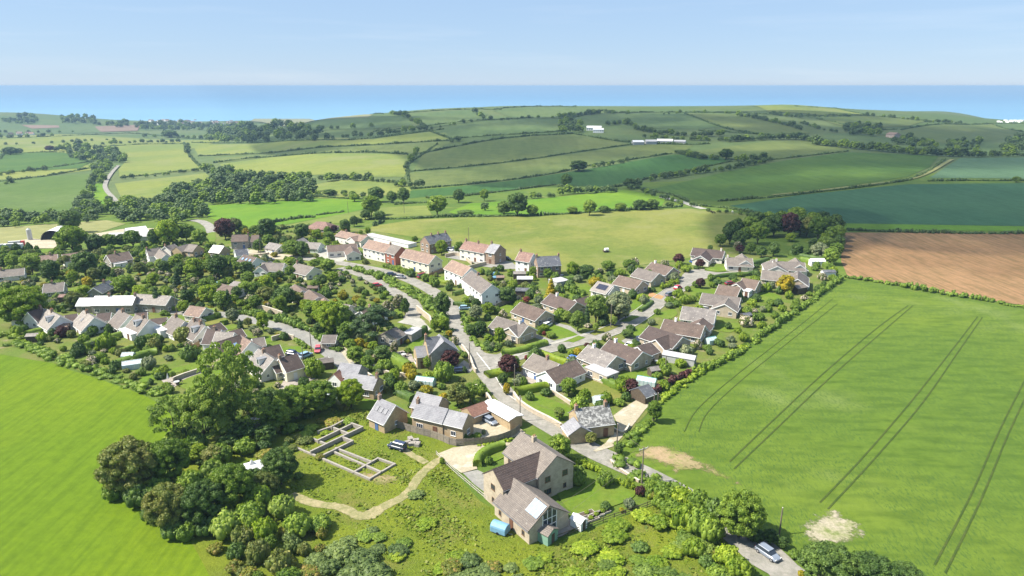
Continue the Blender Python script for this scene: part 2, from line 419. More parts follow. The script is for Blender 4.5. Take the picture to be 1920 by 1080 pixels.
def offset_poly(W, width):
    L = []; R = []; n = len(W)
    for i, p in enumerate(W):
        a = np.array(W[max(i-1, 0)]); b = np.array(W[min(i+1, n-1)]); t = b-a; t /= np.linalg.norm(t)+1e-9; nn = np.array([-t[1], t[0]])
        L.append(tuple(np.array(p)+nn*width*.5)); R.append(tuple(np.array(p)-nn*width*.5))
    return L+R[::-1]
G = ground_mat
F_lime = G('lime_crop', (.115, .185, .004), (.15, .21, .005), .012, .5, stripe=(math.radians(-22), 1.0, .2, .05), bscale=5, bumpd=.06)
F_wheat = G('young_wheat', (.106, .168, .018), (.142, .198, .021), .010, .45, (.17, .215, .06), .02, stripe=(math.radians(30), .10, .30, 4.0), speck=(math.radians(-45), 2.4, .28, (.060, .11, .018)), bscale=5, bumpd=.1, amt3=.44)
F_soil = G('ploughed_soil', (.35, .20, .10), (.26, .145, .07), .015, .3, stripe=(math.radians(8), .7, .35, .08), bscale=1.5, bumpd=.35)
F_deep = G('deep_green_crop', (.045, .11, .022), (.06, .125, .028), .01, .2, stripe=(math.radians(5), .25, .18, .08), bscale=1.0)
F_teal = G('teal_crop', (.040, .108, .050), (.050, .122, .055), .01, .2, stripe=(math.radians(5), .25, .18, .08), bscale=1.0)
F_mid = G('green_crop', (.065, .125, .018), (.085, .145, .02), .008, .12, stripe=(math.radians(4), .2, .2, .08), bscale=.8)
F_grey = G('greygreen_crop', (.085, .15, .075), (.10, .17, .09), .01, .2, stripe=(math.radians(3), .2, .15, .1), bscale=.8)
F_pad = G('paddock_grass', (.21, .215, .05), (.14, .175, .032), .018, .25, (.21, .21, .07), .03, amt3=.5, bscale=1.0)
F_brt = G('bright_ley', (.10, .20, .012), (.14, .23, .014), .01, .15, bscale=.8)
F_pale = G('pale_sunlit_pasture', (.20, .22, .045), (.15, .19, .042), .006, .1, (.19, .20, .07), .01, amt3=.5, bscale=.6)  # pale grass, yellower so the colour also carries sunshine on lit fields
F_dull = G('dull_pasture', (.115, .15, .04), (.14, .165, .045), .006, .08, stripe=(math.radians(4), .12, .14, .1), bscale=.5)
F_hill = G('hill_pasture', (.095, .14, .045), (.115, .155, .05), .005, .06, stripe=(math.radians(10), .1, .15, .12), bscale=.4)
F_tan = G('dry_stubble', (.26, .25, .10), (.22, .22, .08), .008, .1, bscale=.6)
F_scrub = G('scrub_grass', (.20, .235, .02), (.14, .19, .018), .06, .5, (.19, .19, .04), .12, amt3=.5, bscale=1.8, bumpd=.5)
F_stripe = G('striped_ley', (.095, .15, .025), (.12, .17, .04), .01, .1, wav=(math.radians(35), 11, .25), bscale=.5)
F_brown = G('far_brown', (.25, .17, .13), (.22, .15, .11), .01, .1, bscale=.3)
F_sand = G('beach_shingle', (.27, .26, .14), (.24, .24, .13), .005, .02, bscale=.2)
M_garden = G('garden_ground', (.12, .17, .025), (.16, .17, .045), .12, .8, (.26, .21, .13), .2, amt3=.42, bscale=2)
M_lawn = G('mown_lawn', (.115, .185, .016), (.14, .19, .025), .12, .9, bscale=3, bumpd=.05)
M_dry = G('dry_lawn', (.20, .19, .045), (.16, .175, .035), .12, .9, bscale=3, bumpd=.05)
M_asph = G('worn_asphalt', (.25, .23, .205), (.33, .30, .27), .35, 1.2, bscale=3, bumpd=.03)
M_asphd = G('grey_asphalt', (.26, .245, .235), (.31, .29, .27), .2, 1.2, bscale=3, bumpd=.03)
M_grav = G('pale_gravel', (.46, .39, .29), (.40, .34, .25), .2, 1.5, (.52, .46, .37), .4, bscale=4, bumpd=.06)
M_conc = G('pale_concrete', (.42, .39, .35), (.36, .335, .30), .2, 1.2, bscale=2, bumpd=.03)
M_track = G('dusty_track', (.36, .30, .17), (.26, .24, .11), .3, 1.2, (.12, .15, .03), .35, amt3=.42, bscale=2, bumpd=.1)
M_bare = G('bare_earth', (.38, .27, .16), (.32, .25, .13), .15, 1.0, (.16, .19, .04), .25, amt3=.52, bscale=2, bumpd=.1)
M_slab = G('patio_paving', (.40, .34, .30), (.34, .29, .26), .3, 2, bscale=4, bumpd=.03)
M_orange = G('orange_gravel', (.48, .26, .12), (.42, .24, .12), .3, 2, bscale=4)
M_tram = G('trampled_rows', (.05, .085, .014), (.075, .10, .02), .3, 1.5, bscale=2)
M_chalk = G('chalky_patch', (.42, .36, .27), (.30, .29, .15), .3, 1.2, (.12, .17, .03), .3, amt3=.48, bscale=2)
for m_ in (M_bare, M_chalk, M_track): patchy(m_)
M_line = solid('road_paint', (.75, .74, .7), .7, var=.1)
# distant land first
sheet('field', [(-150, 262), (110, 252), (300, 262), (420, 262), (380, 276), (180, 300), (-150, 300)], F_pale, 1, 'pale green valley fields on the far left')
sheet('field', [(-150, 222), (60, 218), (200, 232), (240, 245), (100, 252), (-150, 250)], F_hill, 1, 'hazy green field on the far left hillside')
sheet('ploughed_field', [(178, 238), (262, 235), (258, 246), (190, 248)], F_brown, 2, 'small brown ploughed field far to the left')
sheet('ploughed_field', [(40, 235), (110, 236), (112, 240), (60, 242)], F_brown, 2, 'narrow reddish strip of soil on the far left')
sheet('field', [(-150, 338), (40, 322), (175, 308), (178, 318), (60, 334), (-150, 345)], F_pale, 1, 'thin pale strip field between two hedges on the left')
sheet('field', [(-150, 292), (60, 286), (120, 287), (172, 302), (150, 316), (40, 322), (-150, 326)], F_mid, 2, 'rounded green field on the left slope')
sheet('field', [(-150, 348), (168, 326), (176, 335), (160, 360), (134, 398), (60, 408), (-150, 414)], F_stripe, 2, 'mown field with slanting stripes on the left')
sheet('field', [(190, 277), (345, 271), (352, 290), (384, 318), (225, 334), (222, 318), (238, 300), (215, 282)], F_pale, 2, 'sunlit pale field between the lane and the hedges')
sheet('field', [(215, 345), (385, 325), (410, 345), (330, 366), (280, 378), (228, 372)], F_pale, 2, 'rough pasture beside the winding lane')
sheet('field', [(178, 345), (198, 343), (202, 360), (212, 388), (188, 388), (176, 370)], F_brt, 2, 'small bright paddock beside the winding lane')
sheet('stubble_field', [(-120, 436), (100, 420), (200, 413), (236, 420), (180, 438), (60, 456), (-120, 470)], F_tan, 2, 'dry yellow hay field at the left edge of the village')
sheet('field', [(360, 271), (500, 268), (700, 261), (835, 244), (842, 264), (700, 272), (600, 277), (420, 292), (372, 292)], F_pale, 1, 'pale sunlit hillside field left of centre')
sheet('field', [(400, 296), (600, 279), (750, 273), (852, 266), (790, 288), (600, 287), (500, 294), (410, 306)], F_dull, 1, 'thin dull strip of hillside pasture')
sheet('field', [(412, 308), (500, 296), (640, 288), (772, 291), (758, 332), (700, 332), (600, 328), (480, 334), (428, 328)], F_pale, 2, 'broad hillside pasture lit by a patch of sun')
sheet('field', [(775, 320), (792, 290), (870, 274), (1000, 255), (1080, 253), (1180, 270), (1000, 298), (860, 314)], F_dull, 2, 'sloping pasture above the long diagonal hedge')
sheet('field', [(770, 352), (768, 324), (900, 313), (1040, 294), (1200, 271), (1300, 272), (1280, 285), (1180, 300), (1040, 324), (900, 343)], F_dull, 1, 'long pasture below the diagonal hedge')
sheet('field', [(808, 244), (900, 229), (1000, 222), (1060, 246), (960, 253), (850, 263), (838, 262)], F_hill, 1, 'grey green field on the upper slope')
sheet('field', [(520, 245), (600, 226), (690, 218), (760, 216), (775, 236), (700, 242), (600, 246)], F_hill, 2, 'high field below the ridge line left of centre')
sheet('field', [(770, 214), (880, 206), (915, 214), (900, 227), (810, 240), (782, 232)], F_hill, 2, 'small high field beside the ridge trees')
sheet('field', [(925, 208), (1000, 202), (1090, 201), (1130, 208), (1060, 222), (960, 221)], F_hill, 2, 'dark green field along the skyline')
sheet('field', [(1064, 222), (1120, 215), (1280, 213), (1350, 238), (1310, 243), (1180, 240), (1120, 228)], F_hill, 1, 'grey green field behind the white farmhouse')
sheet('field', [(1284, 213), (1380, 214), (1470, 228), (1520, 250), (1440, 252), (1380, 246)], F_dull, 2, 'pale hilltop field dotted with grazing animals')
sheet('field', [(1400, 199), (1470, 197), (1560, 203), (1620, 215), (1560, 218), (1440, 210)], F_pale, 2, 'olive coloured field on the hill crown')
sheet('field', [(1535, 222), (1650, 218), (1740, 228), (1700, 238), (1600, 241), (1560, 232)], F_dull, 2, 'green slope below the right skyline')
sheet('field', [(1545, 251), (1600, 250), (1700, 262), (1700, 272), (1600, 268), (1540, 262)], F_hill, 1, 'small field above the tree belt')
sheet('field', [(1690, 244), (1740, 236), (1860, 233), (1930, 250), (1880, 262), (1780, 270), (1720, 262)], F_dull, 1, 'round green field on the right hillside')
sheet('field', [(1860, 230), (2050, 232), (2050, 262), (1930, 250)], F_hill, 1, 'field at the far right of the hillside')
sheet('field', [(1300, 284), (1440, 266), (1530, 264), (1590, 282), (1480, 297), (1400, 303), (1330, 292)], F_dull, 2, 'smooth field below the farm sheds')
sheet('crop_field', [(870, 364), (1040, 346), (1130, 350), (1200, 336), (1300, 318), (1370, 302), (1340, 292), (1265, 290), (1170, 306), (1040, 327), (900, 346), (770, 358), (768, 372)], F_deep, 1, 'blue green crop strip between tree lined hedges')
sheet('crop_field', [(1212, 357), (1350, 325), (1480, 300), (1590, 286), (1760, 293), (1742, 314), (1700, 332), (1600, 347), (1480, 362), (1340, 377), (1290, 372)], F_mid, 2, 'rich green crop field curving up to the farm track')
sheet('crop_field', [(1742, 334), (1800, 297), (2080, 295), (2080, 338)], F_grey, 2, 'grey green crop with two wheel lines')
sheet('crop_field', [(1368, 386), (1500, 366), (1700, 346), (2100, 343), (2100, 427), (1588, 419), (1500, 408), (1430, 402)], F_teal, 2, 'large blue green crop field on the right')
sheet('grass_strip', [(1575, 419), (2100, 428), (2100, 436), (1580, 430)], F_brt, 3, 'light grass strip above the ploughed field')
sheet('ploughed_field', [(1580, 436), (2100, 438), (2150, 606), (1920, 573), (1750, 546), (1590, 520), (1577, 490)], F_soil, 2, 'bare reddish brown ploughed field on the right')
sheet('field', [(560, 352), (640, 338), (760, 340), (772, 358), (740, 366), (600, 372)], F_pale, 2, 'tussocky yellow meadow among trees')
sheet('field', [(388, 386), (560, 374), (720, 376), (700, 388), (640, 402), (540, 420), (450, 428), (390, 408)], F_brt, 2, 'vivid green field behind the village trees')
sheet('field', [(640, 402), (700, 390), (800, 386), (810, 404), (720, 408), (560, 428), (470, 436), (540, 422)], F_pale, 3, 'pale grass behind the red roofed bungalow')
sheet('field', [(840, 398), (880, 382), (1000, 374), (1170, 356), (1250, 370), (1240, 386), (1100, 397), (1000, 402), (860, 403)], F_brt, 2, 'sunlit green strip with hedgerow trees')
sheet('paddock', [(698, 424), (780, 412), (860, 408), (1000, 406), (1150, 397), (1290, 391), (1390, 400), (1460, 416), (1400, 432), (1365, 450), (1370, 466), (1280, 486), (1180, 500), (1060, 514), (960, 500), (850, 458), (760, 442), (690, 432)], F_pad, 2, 'wide yellowish paddock behind the estate')
sheet('beach', [(470, 228), (480, 222), (560, 219), (700, 216), (690, 221), (600, 226), (500, 232)], F_sand, 3, 'strip of pale beach behind the valley')
sheet('crop_field', [(-200, 620), (20, 652), (120, 690), (200, 716), (290, 752), (330, 800), (300, 850), (290, 930), (340, 1000), (400, 1060), (450, 1130), (-200, 1200)], F_lime, 1, 'vivid green field in the left foreground', True)
CROP = [(1588, 526), (1920, 582), (2300, 640), (2300, 1300), (1560, 1160), (1500, 1060), (1440, 1010), (1390, 970), (1300, 925), (1210, 880), (1160, 852), (1195, 800), (1240, 755), (1300, 705), (1400, 648), (1500, 592), (1560, 546)]
sheet('crop_field', CROP, F_wheat, 1, 'green wheat field with wheel lines on the right')
# wheel lines pressed in the wheat
for k, (a, b) in enumerate([([(1376, 880), (1460, 800), (1560, 705), (1655, 622), (1712, 573)], [(1368, 866), (1450, 788), (1550, 695), (1645, 615), (1703, 573)]),
                            ([(1552, 955), (1640, 860), (1730, 755), (1800, 655), (1842, 595)], [(1537, 943), (1625, 850), (1715, 745), (1790, 650), (1833, 594)]),
                            ([(1772, 1075), (1840, 935), (1890, 815), (1930, 730)], [(1752, 1060), (1822, 925), (1875, 805), (1922, 712)]),
                            ([(1310, 810), (1330, 770), (1400, 705), (1500, 625), (1570, 570)], [(1283, 810), (1310, 765), (1385, 700), (1490, 618), (1562, 560)])]):
    nm = ['left', 'middle', 'far right', 'faint leftmost'][k]
    for j, q in enumerate((a, b)):
        ribbon('wheel_line', q, .34 if k < 3 else .22, M_tram, 3.2, '%s wheel line of the %s pair in the wheat' % (['right hand', 'left hand'][j], nm))
sheet('bare_patch', [(1183, 836), (1230, 826), (1275, 836), (1330, 862), (1400, 900), (1445, 932), (1420, 934), (1350, 905), (1300, 890), (1260, 900), (1240, 880), (1180, 860)], M_bare, 2, 'reddish bare patch in the corner of the wheat field', True)
sheet('bare_patch', [(1480, 985), (1550, 945), (1600, 965), (1640, 1000), (1600, 1035), (1520, 1030)], M_chalk, 2.6, 'pale chalky patch at the field gateway', True)
# far farm tracks
ribbon('farm_track', [(1448, 366), (1540, 357), (1640, 345), (1700, 338), (1740, 325), (1785, 300)], 4, F_tan, 5, 'curving farm track on the hedge bank')
ribbon('farm_track', [(1240, 370), (1275, 378), (1305, 388), (1320, 392)], 5, M_conc, 4, 'pale farm track beyond the paddock')
ribbon('lane', [(225, 392), (215, 375), (200, 358), (198, 345), (210, 325), (222, 312)], 4.5, M_asph, 5, 'grey lane winding through the left valley')
ribbon('lane', [(360, 413), (378, 416), (392, 424), (398, 436)], 6, M_asph, 4, 'short visible bend of lane behind the village')
# village grounds
sheet('garden_ground', [(-150, 500), (120, 470), (250, 455), (330, 440), (480, 425), (600, 420), (700, 432), (860, 470), (960, 500), (1060, 516), (1200, 498), (1290, 488), (1370, 462), (1450, 478), (1540, 500), (1572, 520), (1500, 575), (1400, 640), (1300, 700), (1235, 752), (1200, 790), (1150, 845), (1060, 800), (960, 790), (870, 800), (700, 760), (620, 750), (560, 770), (440, 790), (330, 760), (280, 740), (120, 685), (-150, 640)], M_garden, 1.6, 'gardens and yards of the village')
sheet('scrub_ground', [(540, 800), (640, 760), (690, 770), (770, 805), (860, 838), (830, 860), (900, 940), (1040, 1018), (1220, 950), (1290, 940), (1400, 1010), (1420, 1130), (420, 1130), (350, 1000), (300, 900), (420, 800)], F_scrub, 1.2, 'rough tussocky grass in the foreground', False, step=3.5)
sheet('dirt_patch', [(640, 880), (700, 875), (760, 880), (790, 870), (770, 900), (720, 925), (690, 918), (650, 900)], M_bare, 2, 'bare trodden soil beside the foundations', True)
ribbon('dirt_track', [(545, 928), (590, 944), (640, 952), (680, 968), (720, 950), (765, 925), (785, 895), (815, 868), (850, 850)], 2.8, M_track, 2.4, 'pale dirt track curving through the rough grass', wf=lambda t: 1.0+.4*math.exp(-((t-.42)/.08)**2))
ribbon('dirt_track', [(750, 838), (775, 855), (800, 868)], 2.2, M_track, 2.2, 'faint wheel track behind the parked dark vehicle')
# roads
ribbon('road', [(1530, 1150), (1478, 1080), (1440, 1040), (1400, 1008), (1340, 965), (1275, 925), (1215, 893), (1160, 868), (1110, 845), (1060, 815), (1000, 780), (960, 753), (928, 718), (910, 695), (888, 661), (867, 630), (852, 598), (844, 577), (830, 560), (800, 540), (760, 522), (715, 508), (660, 497), (600, 488), (540, 482), (470, 474), (440, 462)], 5.8, M_asph, 3, 'main lane running through the village')
ribbon('road', [(915, 688), (935, 676), (960, 667), (1010, 657), (1060, 645), (1115, 631), (1165, 612), (1205, 588), (1240, 562), (1272, 540), (1300, 520), (1340, 515), (1410, 513)], 6.8, M_asph, 3.6, 'curving estate road between the bungalows')
sheet('road', [(886, 650), (912, 663), (945, 665), (985, 659), (985, 672), (955, 683), (938, 700), (926, 704), (905, 690)], M_asph, 4.2, 'widened road mouth at the junction', True)
sheet('road', [(1275, 528), (1290, 508), (1330, 506), (1345, 516), (1320, 524), (1300, 536)], M_asph, 4.2, 'turning head of the estate road', True)
ribbon('road', [(640, 502), (690, 520), (735, 546), (765, 562), (778, 580), (772, 598), (785, 606)], 5.5, M_asph, 3.8, 'sunken lane below the terraces')
ribbon('road', [(310, 585), (360, 587), (420, 590), (470, 600), (530, 614), (575, 632), (610, 655), (645, 682), (655, 690)], 5.2, M_asphd, 3, 'narrow lane behind the chalet bungalows')
ribbon('pavement', [(930, 683), (955, 672), (1010, 652), (1060, 638), (1120, 620), (1165, 600)], 1.6, M_conc, 5, 'pale pavement along the estate road')
sheet('verge', [(1060, 640), (1085, 630), (1098, 634), (1075, 643)], M_lawn, 5.5, 'narrow grass verge at the drive mouth')
sheet('verge', [(1105, 626), (1135, 612), (1168, 610), (1140, 622), (1115, 630)], M_dry, 5.5, 'grass verge with small street trees')
sheet('verge', [(1160, 604), (1185, 592), (1200, 594), (1180, 604)], M_lawn, 5.5, 'further grass verge with small street trees')
ribbon('road_marking', [(894, 662), (908, 680), (922, 698), (936, 718)], .22, M_line, 5.2, 'white line across the road junction')
ribbon('road_marking', [(968, 752), (950, 738), (936, 720)], .16, M_line, 5.2, 'white edge line along the lane bend')
def kerb(uv, width, label):
    W = crsmooth([tuple(p[:2]) for p in PP(uv)], 6); n = len(W)
    for sd, nm in ((1, 'left'), (-1, 'right')):
        Q = []
        for i, p in enumerate(W):
            a = np.array(W[max(i-1, 0)]); b = np.array(W[min(i+1, n-1)]); t = b-a; t /= np.linalg.norm(t)+1e-9
            Q.append((p[0]-t[1]*sd*(width/2+.12), p[1]+t[0]*sd*(width/2+.12)))
        R_ = []
        for i, p in enumerate(Q):
            a = np.array(Q[max(i-1, 0)]); b = np.array(Q[min(i+1, n-1)]); t = b-a; t /= np.linalg.norm(t)+1e-9; nn = np.array([-t[1], t[0]])*.09; g = ground(*p)
            R_.append([(p[0]+nn[0], p[1]+nn[1], g), (p[0]+nn[0], p[1]+nn[1], g+.24), (p[0]-nn[0], p[1]-nn[1], g+.24), (p[0]-nn[0], p[1]-nn[1], g)])
        V = [q for r in R_ for q in r]; F = [(i*4+j, i*4+(j+1) % 4, i*4+4+(j+1) % 4, i*4+4+j) for i in range(n-1) for j in range(4)]
        me = bpy.data.meshes.new('kerb'); me.from_pydata(V, [], F); me.materials.append(M_kerb); tag(link('kerb', me), nm+' '+label, None, None, 'structure')
M_kerb = solid('kerb_stone', (.48, .46, .42), .85, .2, var=.1)
kerb([(950, 670), (975, 664), (1010, 657), (1060, 645), (1115, 631), (1165, 612), (1205, 588), (1240, 562), (1272, 540)], 6.8, 'kerb of the estate road')
# yards, drives, lawns
YARD = [
 ('yard', [(925, 782), (905, 775), (893, 762), (905, 770), (960, 790), (985, 812), (960, 822), (905, 824), (882, 812), (885, 795)], M_grav, 'gravel yard of the stone farmhouse'),
 ('forecourt', [(745, 605), (765, 596), (790, 598), (808, 618), (800, 622), (770, 610)], M_conc, 'pale concrete forecourt below the hedge bank'),
 ('patio', [(738, 662), (755, 658), (772, 665), (778, 680), (762, 678), (742, 670)], M_slab, 'pale patio beside the stone house'),
 ('drive', [(1118, 848), (1150, 838), (1185, 800), (1210, 768), (1225, 755), (1195, 750), (1170, 765), (1150, 780), (1160, 800), (1135, 832), (1112, 846)], M_grav, 'wide pale gravel drive beside the slate cottage'),
 ('bank', [(1165, 833), (1185, 808), (1218, 782), (1228, 790), (1195, 815), (1172, 840)], M_bare, 'brown earth bank above the gravel drive'),
 ('courtyard', [(820, 852), (850, 840), (910, 832), (960, 830), (950, 842), (900, 850), (890, 865), (895, 880), (865, 888), (840, 870)], M_grav, 'gravel turning yard by the long house'),
 ('drive', [(868, 888), (895, 882), (912, 890), (910, 925), (890, 910)], M_asphd, 'dark tarmac drive beside the long house'),
 ('path', [(905, 925), (925, 935), (1000, 985), (1022, 1012), (1010, 1012), (960, 975)], M_slab, 'paved path along the long house wall'),
 ('patio', [(1025, 990), (1062, 968), (1075, 985), (1090, 985), (1050, 1008), (1030, 1010)], M_slab, 'paved terrace in front of the glazed gable'),
 ('path', [(773, 800), (790, 800), (865, 826), (870, 832), (845, 832)], M_conc, 'pale path between the stone house and its fence'),
 ('drive', [(1355, 1010), (1378, 1000), (1420, 1025), (1480, 1050), (1530, 1085), (1500, 1110), (1410, 1060)], M_asph, 'wide lay-by at the lower lane corner'),
 ('drive', [(540, 700), (585, 683), (600, 690), (590, 712), (560, 722), (520, 735)], M_slab, 'pale yard behind the curved board fence'),
 ('forecourt', [(835, 483), (860, 478), (900, 480), (960, 492), (975, 505), (940, 505), (905, 500), (885, 492)], M_asphd, 'tarmac yard behind the terraces'),
 ('forecourt', [(836, 468), (850, 462), (870, 466), (868, 476), (846, 480)], M_conc, 'parking court beside the brick terrace'),
 ('forecourt', [(590, 478), (612, 465), (640, 470), (655, 482), (640, 492), (600, 488)], M_conc, 'pale forecourt of the brown roofed block'),
 ('drive', [(1040, 605), (1070, 612), (1092, 630), (1080, 632), (1045, 618)], M_asphd, 'tarmac drive with a white car'),
 ('drive', [(1000, 625), (1040, 640), (1020, 648), (995, 632)], M_asphd, 'short drive beside the corner bungalow'),
 ('drive', [(1165, 640), (1185, 628), (1215, 640), (1200, 650), (1180, 650)], M_asphd, 'bungalow drive with two parked cars'),
 ('drive', [(1065, 670), (1085, 663), (1105, 672), (1090, 682)], M_conc, 'drive with a blue car'),
 ('drive', [(1218, 548), (1245, 556), (1240, 562), (1215, 556)], M_orange, 'orange gravel front yard'),
 ('farmyard', [(30, 452), (60, 448), (120, 452), (100, 466), (30, 466)], M_grav, 'dusty farmyard with parked trailers'),
 ('farmyard', [(170, 440), (230, 430), (300, 428), (290, 442), (200, 448)], M_grav, 'dusty yard round the white barn'),
 ('yard', [(462, 478), (470, 468), (500, 474), (560, 480), (560, 488), (500, 486)], M_grav, 'gravel frontage along the upper lane'),
 ('patio', [(965, 700), (985, 690), (1015, 715), (1008, 722), (985, 718)], M_slab, 'pink paved terrace beside the white bungalow'),
 ('drive', [(632, 650), (645, 648), (668, 675), (655, 682)], M_grav, 'gravel drive beside the single garage'),
 ('drive', [(855, 690), (870, 676), (890, 690), (880, 700)], M_asphd, 'small tarmac drive by the copper tree'),
 ('patio', [(303, 714), (330, 705), (345, 716), (318, 732)], M_slab, 'stone terrace with garden furniture'),
 ('path', [(325, 717), (390, 694), (395, 698), (332, 722)], M_slab, 'straight garden path beside a stone wall'),
]
for nm, q, mt, lb in YARD: sheet(nm, q, mt, 4.4, lb)
LAWN = [
 ([(1035, 905), (1075, 925), (1105, 900), (1175, 905), (1190, 930), (1150, 950), (1090, 965), (1060, 950)], M_lawn, 'lawn of the long house'),
 ([(895, 858), (950, 842), (950, 855), (915, 870)], M_lawn, 'small curved lawn behind a clipped hedge'),
 ([(1085, 712), (1105, 705), (1165, 735), (1175, 750), (1150, 757), (1105, 745)], M_dry, 'dry lawn between the long hedge and the fruit trees'),
 ([(978, 752), (1005, 742), (1045, 755), (1070, 768), (1060, 785), (1030, 790)], M_lawn, 'sloping lawn behind the roadside stone wall'),
 ([(1158, 705), (1195, 695), (1225, 712), (1205, 725), (1180, 722)], M_lawn, 'small bright lawn behind the flat roofed porch'),
 ([(962, 640), (985, 632), (1020, 640), (1000, 650), (970, 652)], M_dry, 'dry front lawn of the corner bungalow'),
 ([(1022, 618), (1040, 610), (1085, 630), (1060, 642), (1045, 636)], M_lawn, 'front lawn of the brown roofed bungalow'),
 ([(985, 650), (1010, 655), (970, 668), (940, 668)], M_lawn, 'hedge bank lawn'),
 ([(1185, 565), (1200, 562), (1212, 572), (1200, 582), (1185, 578)], M_lawn, 'lawn beside the small street hedge'),
 ([(1295, 545), (1320, 540), (1342, 546), (1335, 556), (1300, 556)], M_lawn, 'front lawn below the turning head'),
 ([(1235, 590), (1260, 580), (1270, 590), (1250, 600)], M_lawn, 'front garden lawn on the estate road'),
 ([(1325, 505), (1350, 500), (1375, 503), (1360, 510)], M_lawn, 'front lawn by the cul de sac'),
 ([(1385, 510), (1420, 505), (1430, 512), (1400, 516)], M_dry, 'little lawn between two drives'),
 ([(1415, 552), (1440, 548), (1465, 558), (1450, 568), (1420, 566)], M_lawn, 'back lawn with a small bird bath'),
 ([(1345, 610), (1380, 606), (1388, 614), (1370, 624), (1345, 620)], M_lawn, 'back lawn beside the field hedge'),
 ([(1462, 452), (1500, 446), (1540, 452), (1550, 466), (1520, 476), (1480, 474), (1465, 466)], M_meadow, 'shaded orchard grass inside the tree ring'),
 ([(885, 770), (868, 765), (850, 768), (848, 762), (875, 755)], M_lawn, 'lawn beside the red tiled barn'),
 ([(655, 735), (690, 742), (710, 752), (700, 768), (650, 765), (625, 752)], M_lawn, 'lawn beside the round lime tree'),
 ([(765, 645), (790, 638), (795, 652), (775, 660)], M_lawn, 'tiny bright lawn of the stone house'),
 ([(120, 545), (150, 538), (165, 545), (135, 562)], M_lawn, 'yellowish lawn between two houses'),
 ([(215, 650), (248, 640), (252, 650), (222, 662)], M_dry, 'narrow lawn strip between clipped hedges'),
 ([(265, 708), (330, 690), (380, 678), (395, 688), (330, 700), (275, 718)], M_lawn, 'upper long back lawn with a brown horse rug'),
 ([(340, 715), (400, 695), (430, 700), (380, 725), (345, 730)], M_lawn, 'lower long back lawn'),
 ([(385, 602), (430, 597), (425, 606), (392, 610)], M_dry, 'front lawn along the narrow lane'),
 ([(424, 612), (442, 608), (443, 616), (428, 618)], M_lawn, 'tiny clipped front lawn'),
 ([(527, 655), (555, 650), (575, 658), (550, 664), (530, 664)], M_lawn, 'front lawn behind the red car'),
 ([(498, 632), (515, 630), (525, 637), (505, 642)], M_lawn, 'small lawn beside the gold bush'),
 ([(735, 585), (750, 580), (755, 588), (748, 592)], M_lawn, 'lawn beside the sunken lane'),
 ([(815, 522), (830, 518), (842, 524), (825, 530)], M_lawn, 'front lawn of the cream terrace'),
 ([(1080, 538), (1100, 533), (1108, 545), (1090, 550)], M_lawn, 'back lawn behind the clipped hedge'),
 ([(1062, 553), (1080, 550), (1090, 560), (1072, 562)], M_lawn, 'back lawn of the dark roofed bungalow'),
 ([(937, 575), (965, 572), (968, 582), (945, 588)], M_lawn, 'lawn behind the brown roofed bungalow'),
 ([(890, 600), (900, 596), (905, 608), (895, 612)], M_lawn, 'little lawn behind the roadside hedge'),
 ([(390, 440), (402, 436), (404, 452), (392, 456)], M_lawn, 'grass beside the cream house'),
 ([(48, 478), (100, 472), (110, 466), (60, 470)], M_lawn, 'grass strip behind the left houses'),
 ([(190, 470), (240, 468), (290, 462), (280, 456), (200, 462)], M_lawn, 'grass strip behind the stone bungalow'),
 ([(1212, 622), (1195, 635), (1180, 628), (1200, 615)], M_lawn, 'front lawn with dark shrubs'),
 ([(1070, 690), (1085, 680), (1098, 682), (1085, 695)], M_lawn, 'front grass of the flat roofed porch bungalow'),
 ([(1150, 655), (1140, 668), (1120, 655), (1135, 648)], M_dry, 'dry front grass by the estate road'),
]
for q, mt, lb in LAWN: sheet('lawn', q, mt, 4.8 if mt is not M_meadow else 3, lb, True)
# haze
def haze_box():
    m, n, out = nodes_of('haze_air')
    v = n.nodes.new('ShaderNodeVolumePrincipled'); v.inputs['Color'].default_value = (.40, .60, .82, 1); v.inputs['Density'].default_value = 1.15e-4
    n.links.new(v.outputs[0], out.inputs['Volume'])
    b = MB(); b.box(-200000, 200000, -600, 200000, -112, H+4); o = b.build('haze', m); tag(o, 'thin blue sea haze', None, None, 'stuff')
import os
haze_box()
# ---------------------------------------------------------------- foliage
L_oak = leaf_mat('leaves_mid_green', (0.129, 0.208, 0.032), (0.224, 0.310, 0.045))
L_dark = leaf_mat('leaves_dark_green', (0.068, 0.120, 0.031), (0.124, 0.194, 0.042), .2)
L_ash = leaf_mat('leaves_light_green', (.21, .29, .065), (.28, .36, .085), .42)
L_fresh = leaf_mat('leaves_fresh_green', (0.190, 0.284, 0.024), (0.292, 0.365, 0.038), .35)
L_copper = leaf_mat('leaves_copper', (0.054, 0.020, 0.024), (0.092, 0.035, 0.035), .15)
L_gold = leaf_mat('leaves_golden', (0.389, 0.290, 0.015), (0.259, 0.250, 0.020), .3)
L_con = leaf_mat('leaves_conifer', (0.042, 0.079, 0.031), (0.066, 0.114, 0.039), .1)
L_olive = leaf_mat('leaves_olive', (0.219, 0.223, 0.068), (0.146, 0.189, 0.047), .25)
L_silver = leaf_mat('leaves_silver', (0.233, 0.257, 0.162), (0.160, 0.203, 0.121), .25)
L_flower = leaf_mat('leaves_blossom', (0.140, 0.170, 0.040), (0.097, 0.130, 0.030), .3, (.62, .52, .42), .62)
L_pink = leaf_mat('leaves_red_shrub', (0.238, 0.050, 0.050), (0.130, 0.060, 0.030), .25)
L_hedge = leaf_mat('leaves_hedge', (0.117, 0.189, 0.027), (0.175, 0.257, 0.035), .25, varobj=.25)
L_hedgey = leaf_mat('leaves_bright_hedge', (0.175, 0.257, 0.019), (0.233, 0.297, 0.027), .3, varobj=.2)
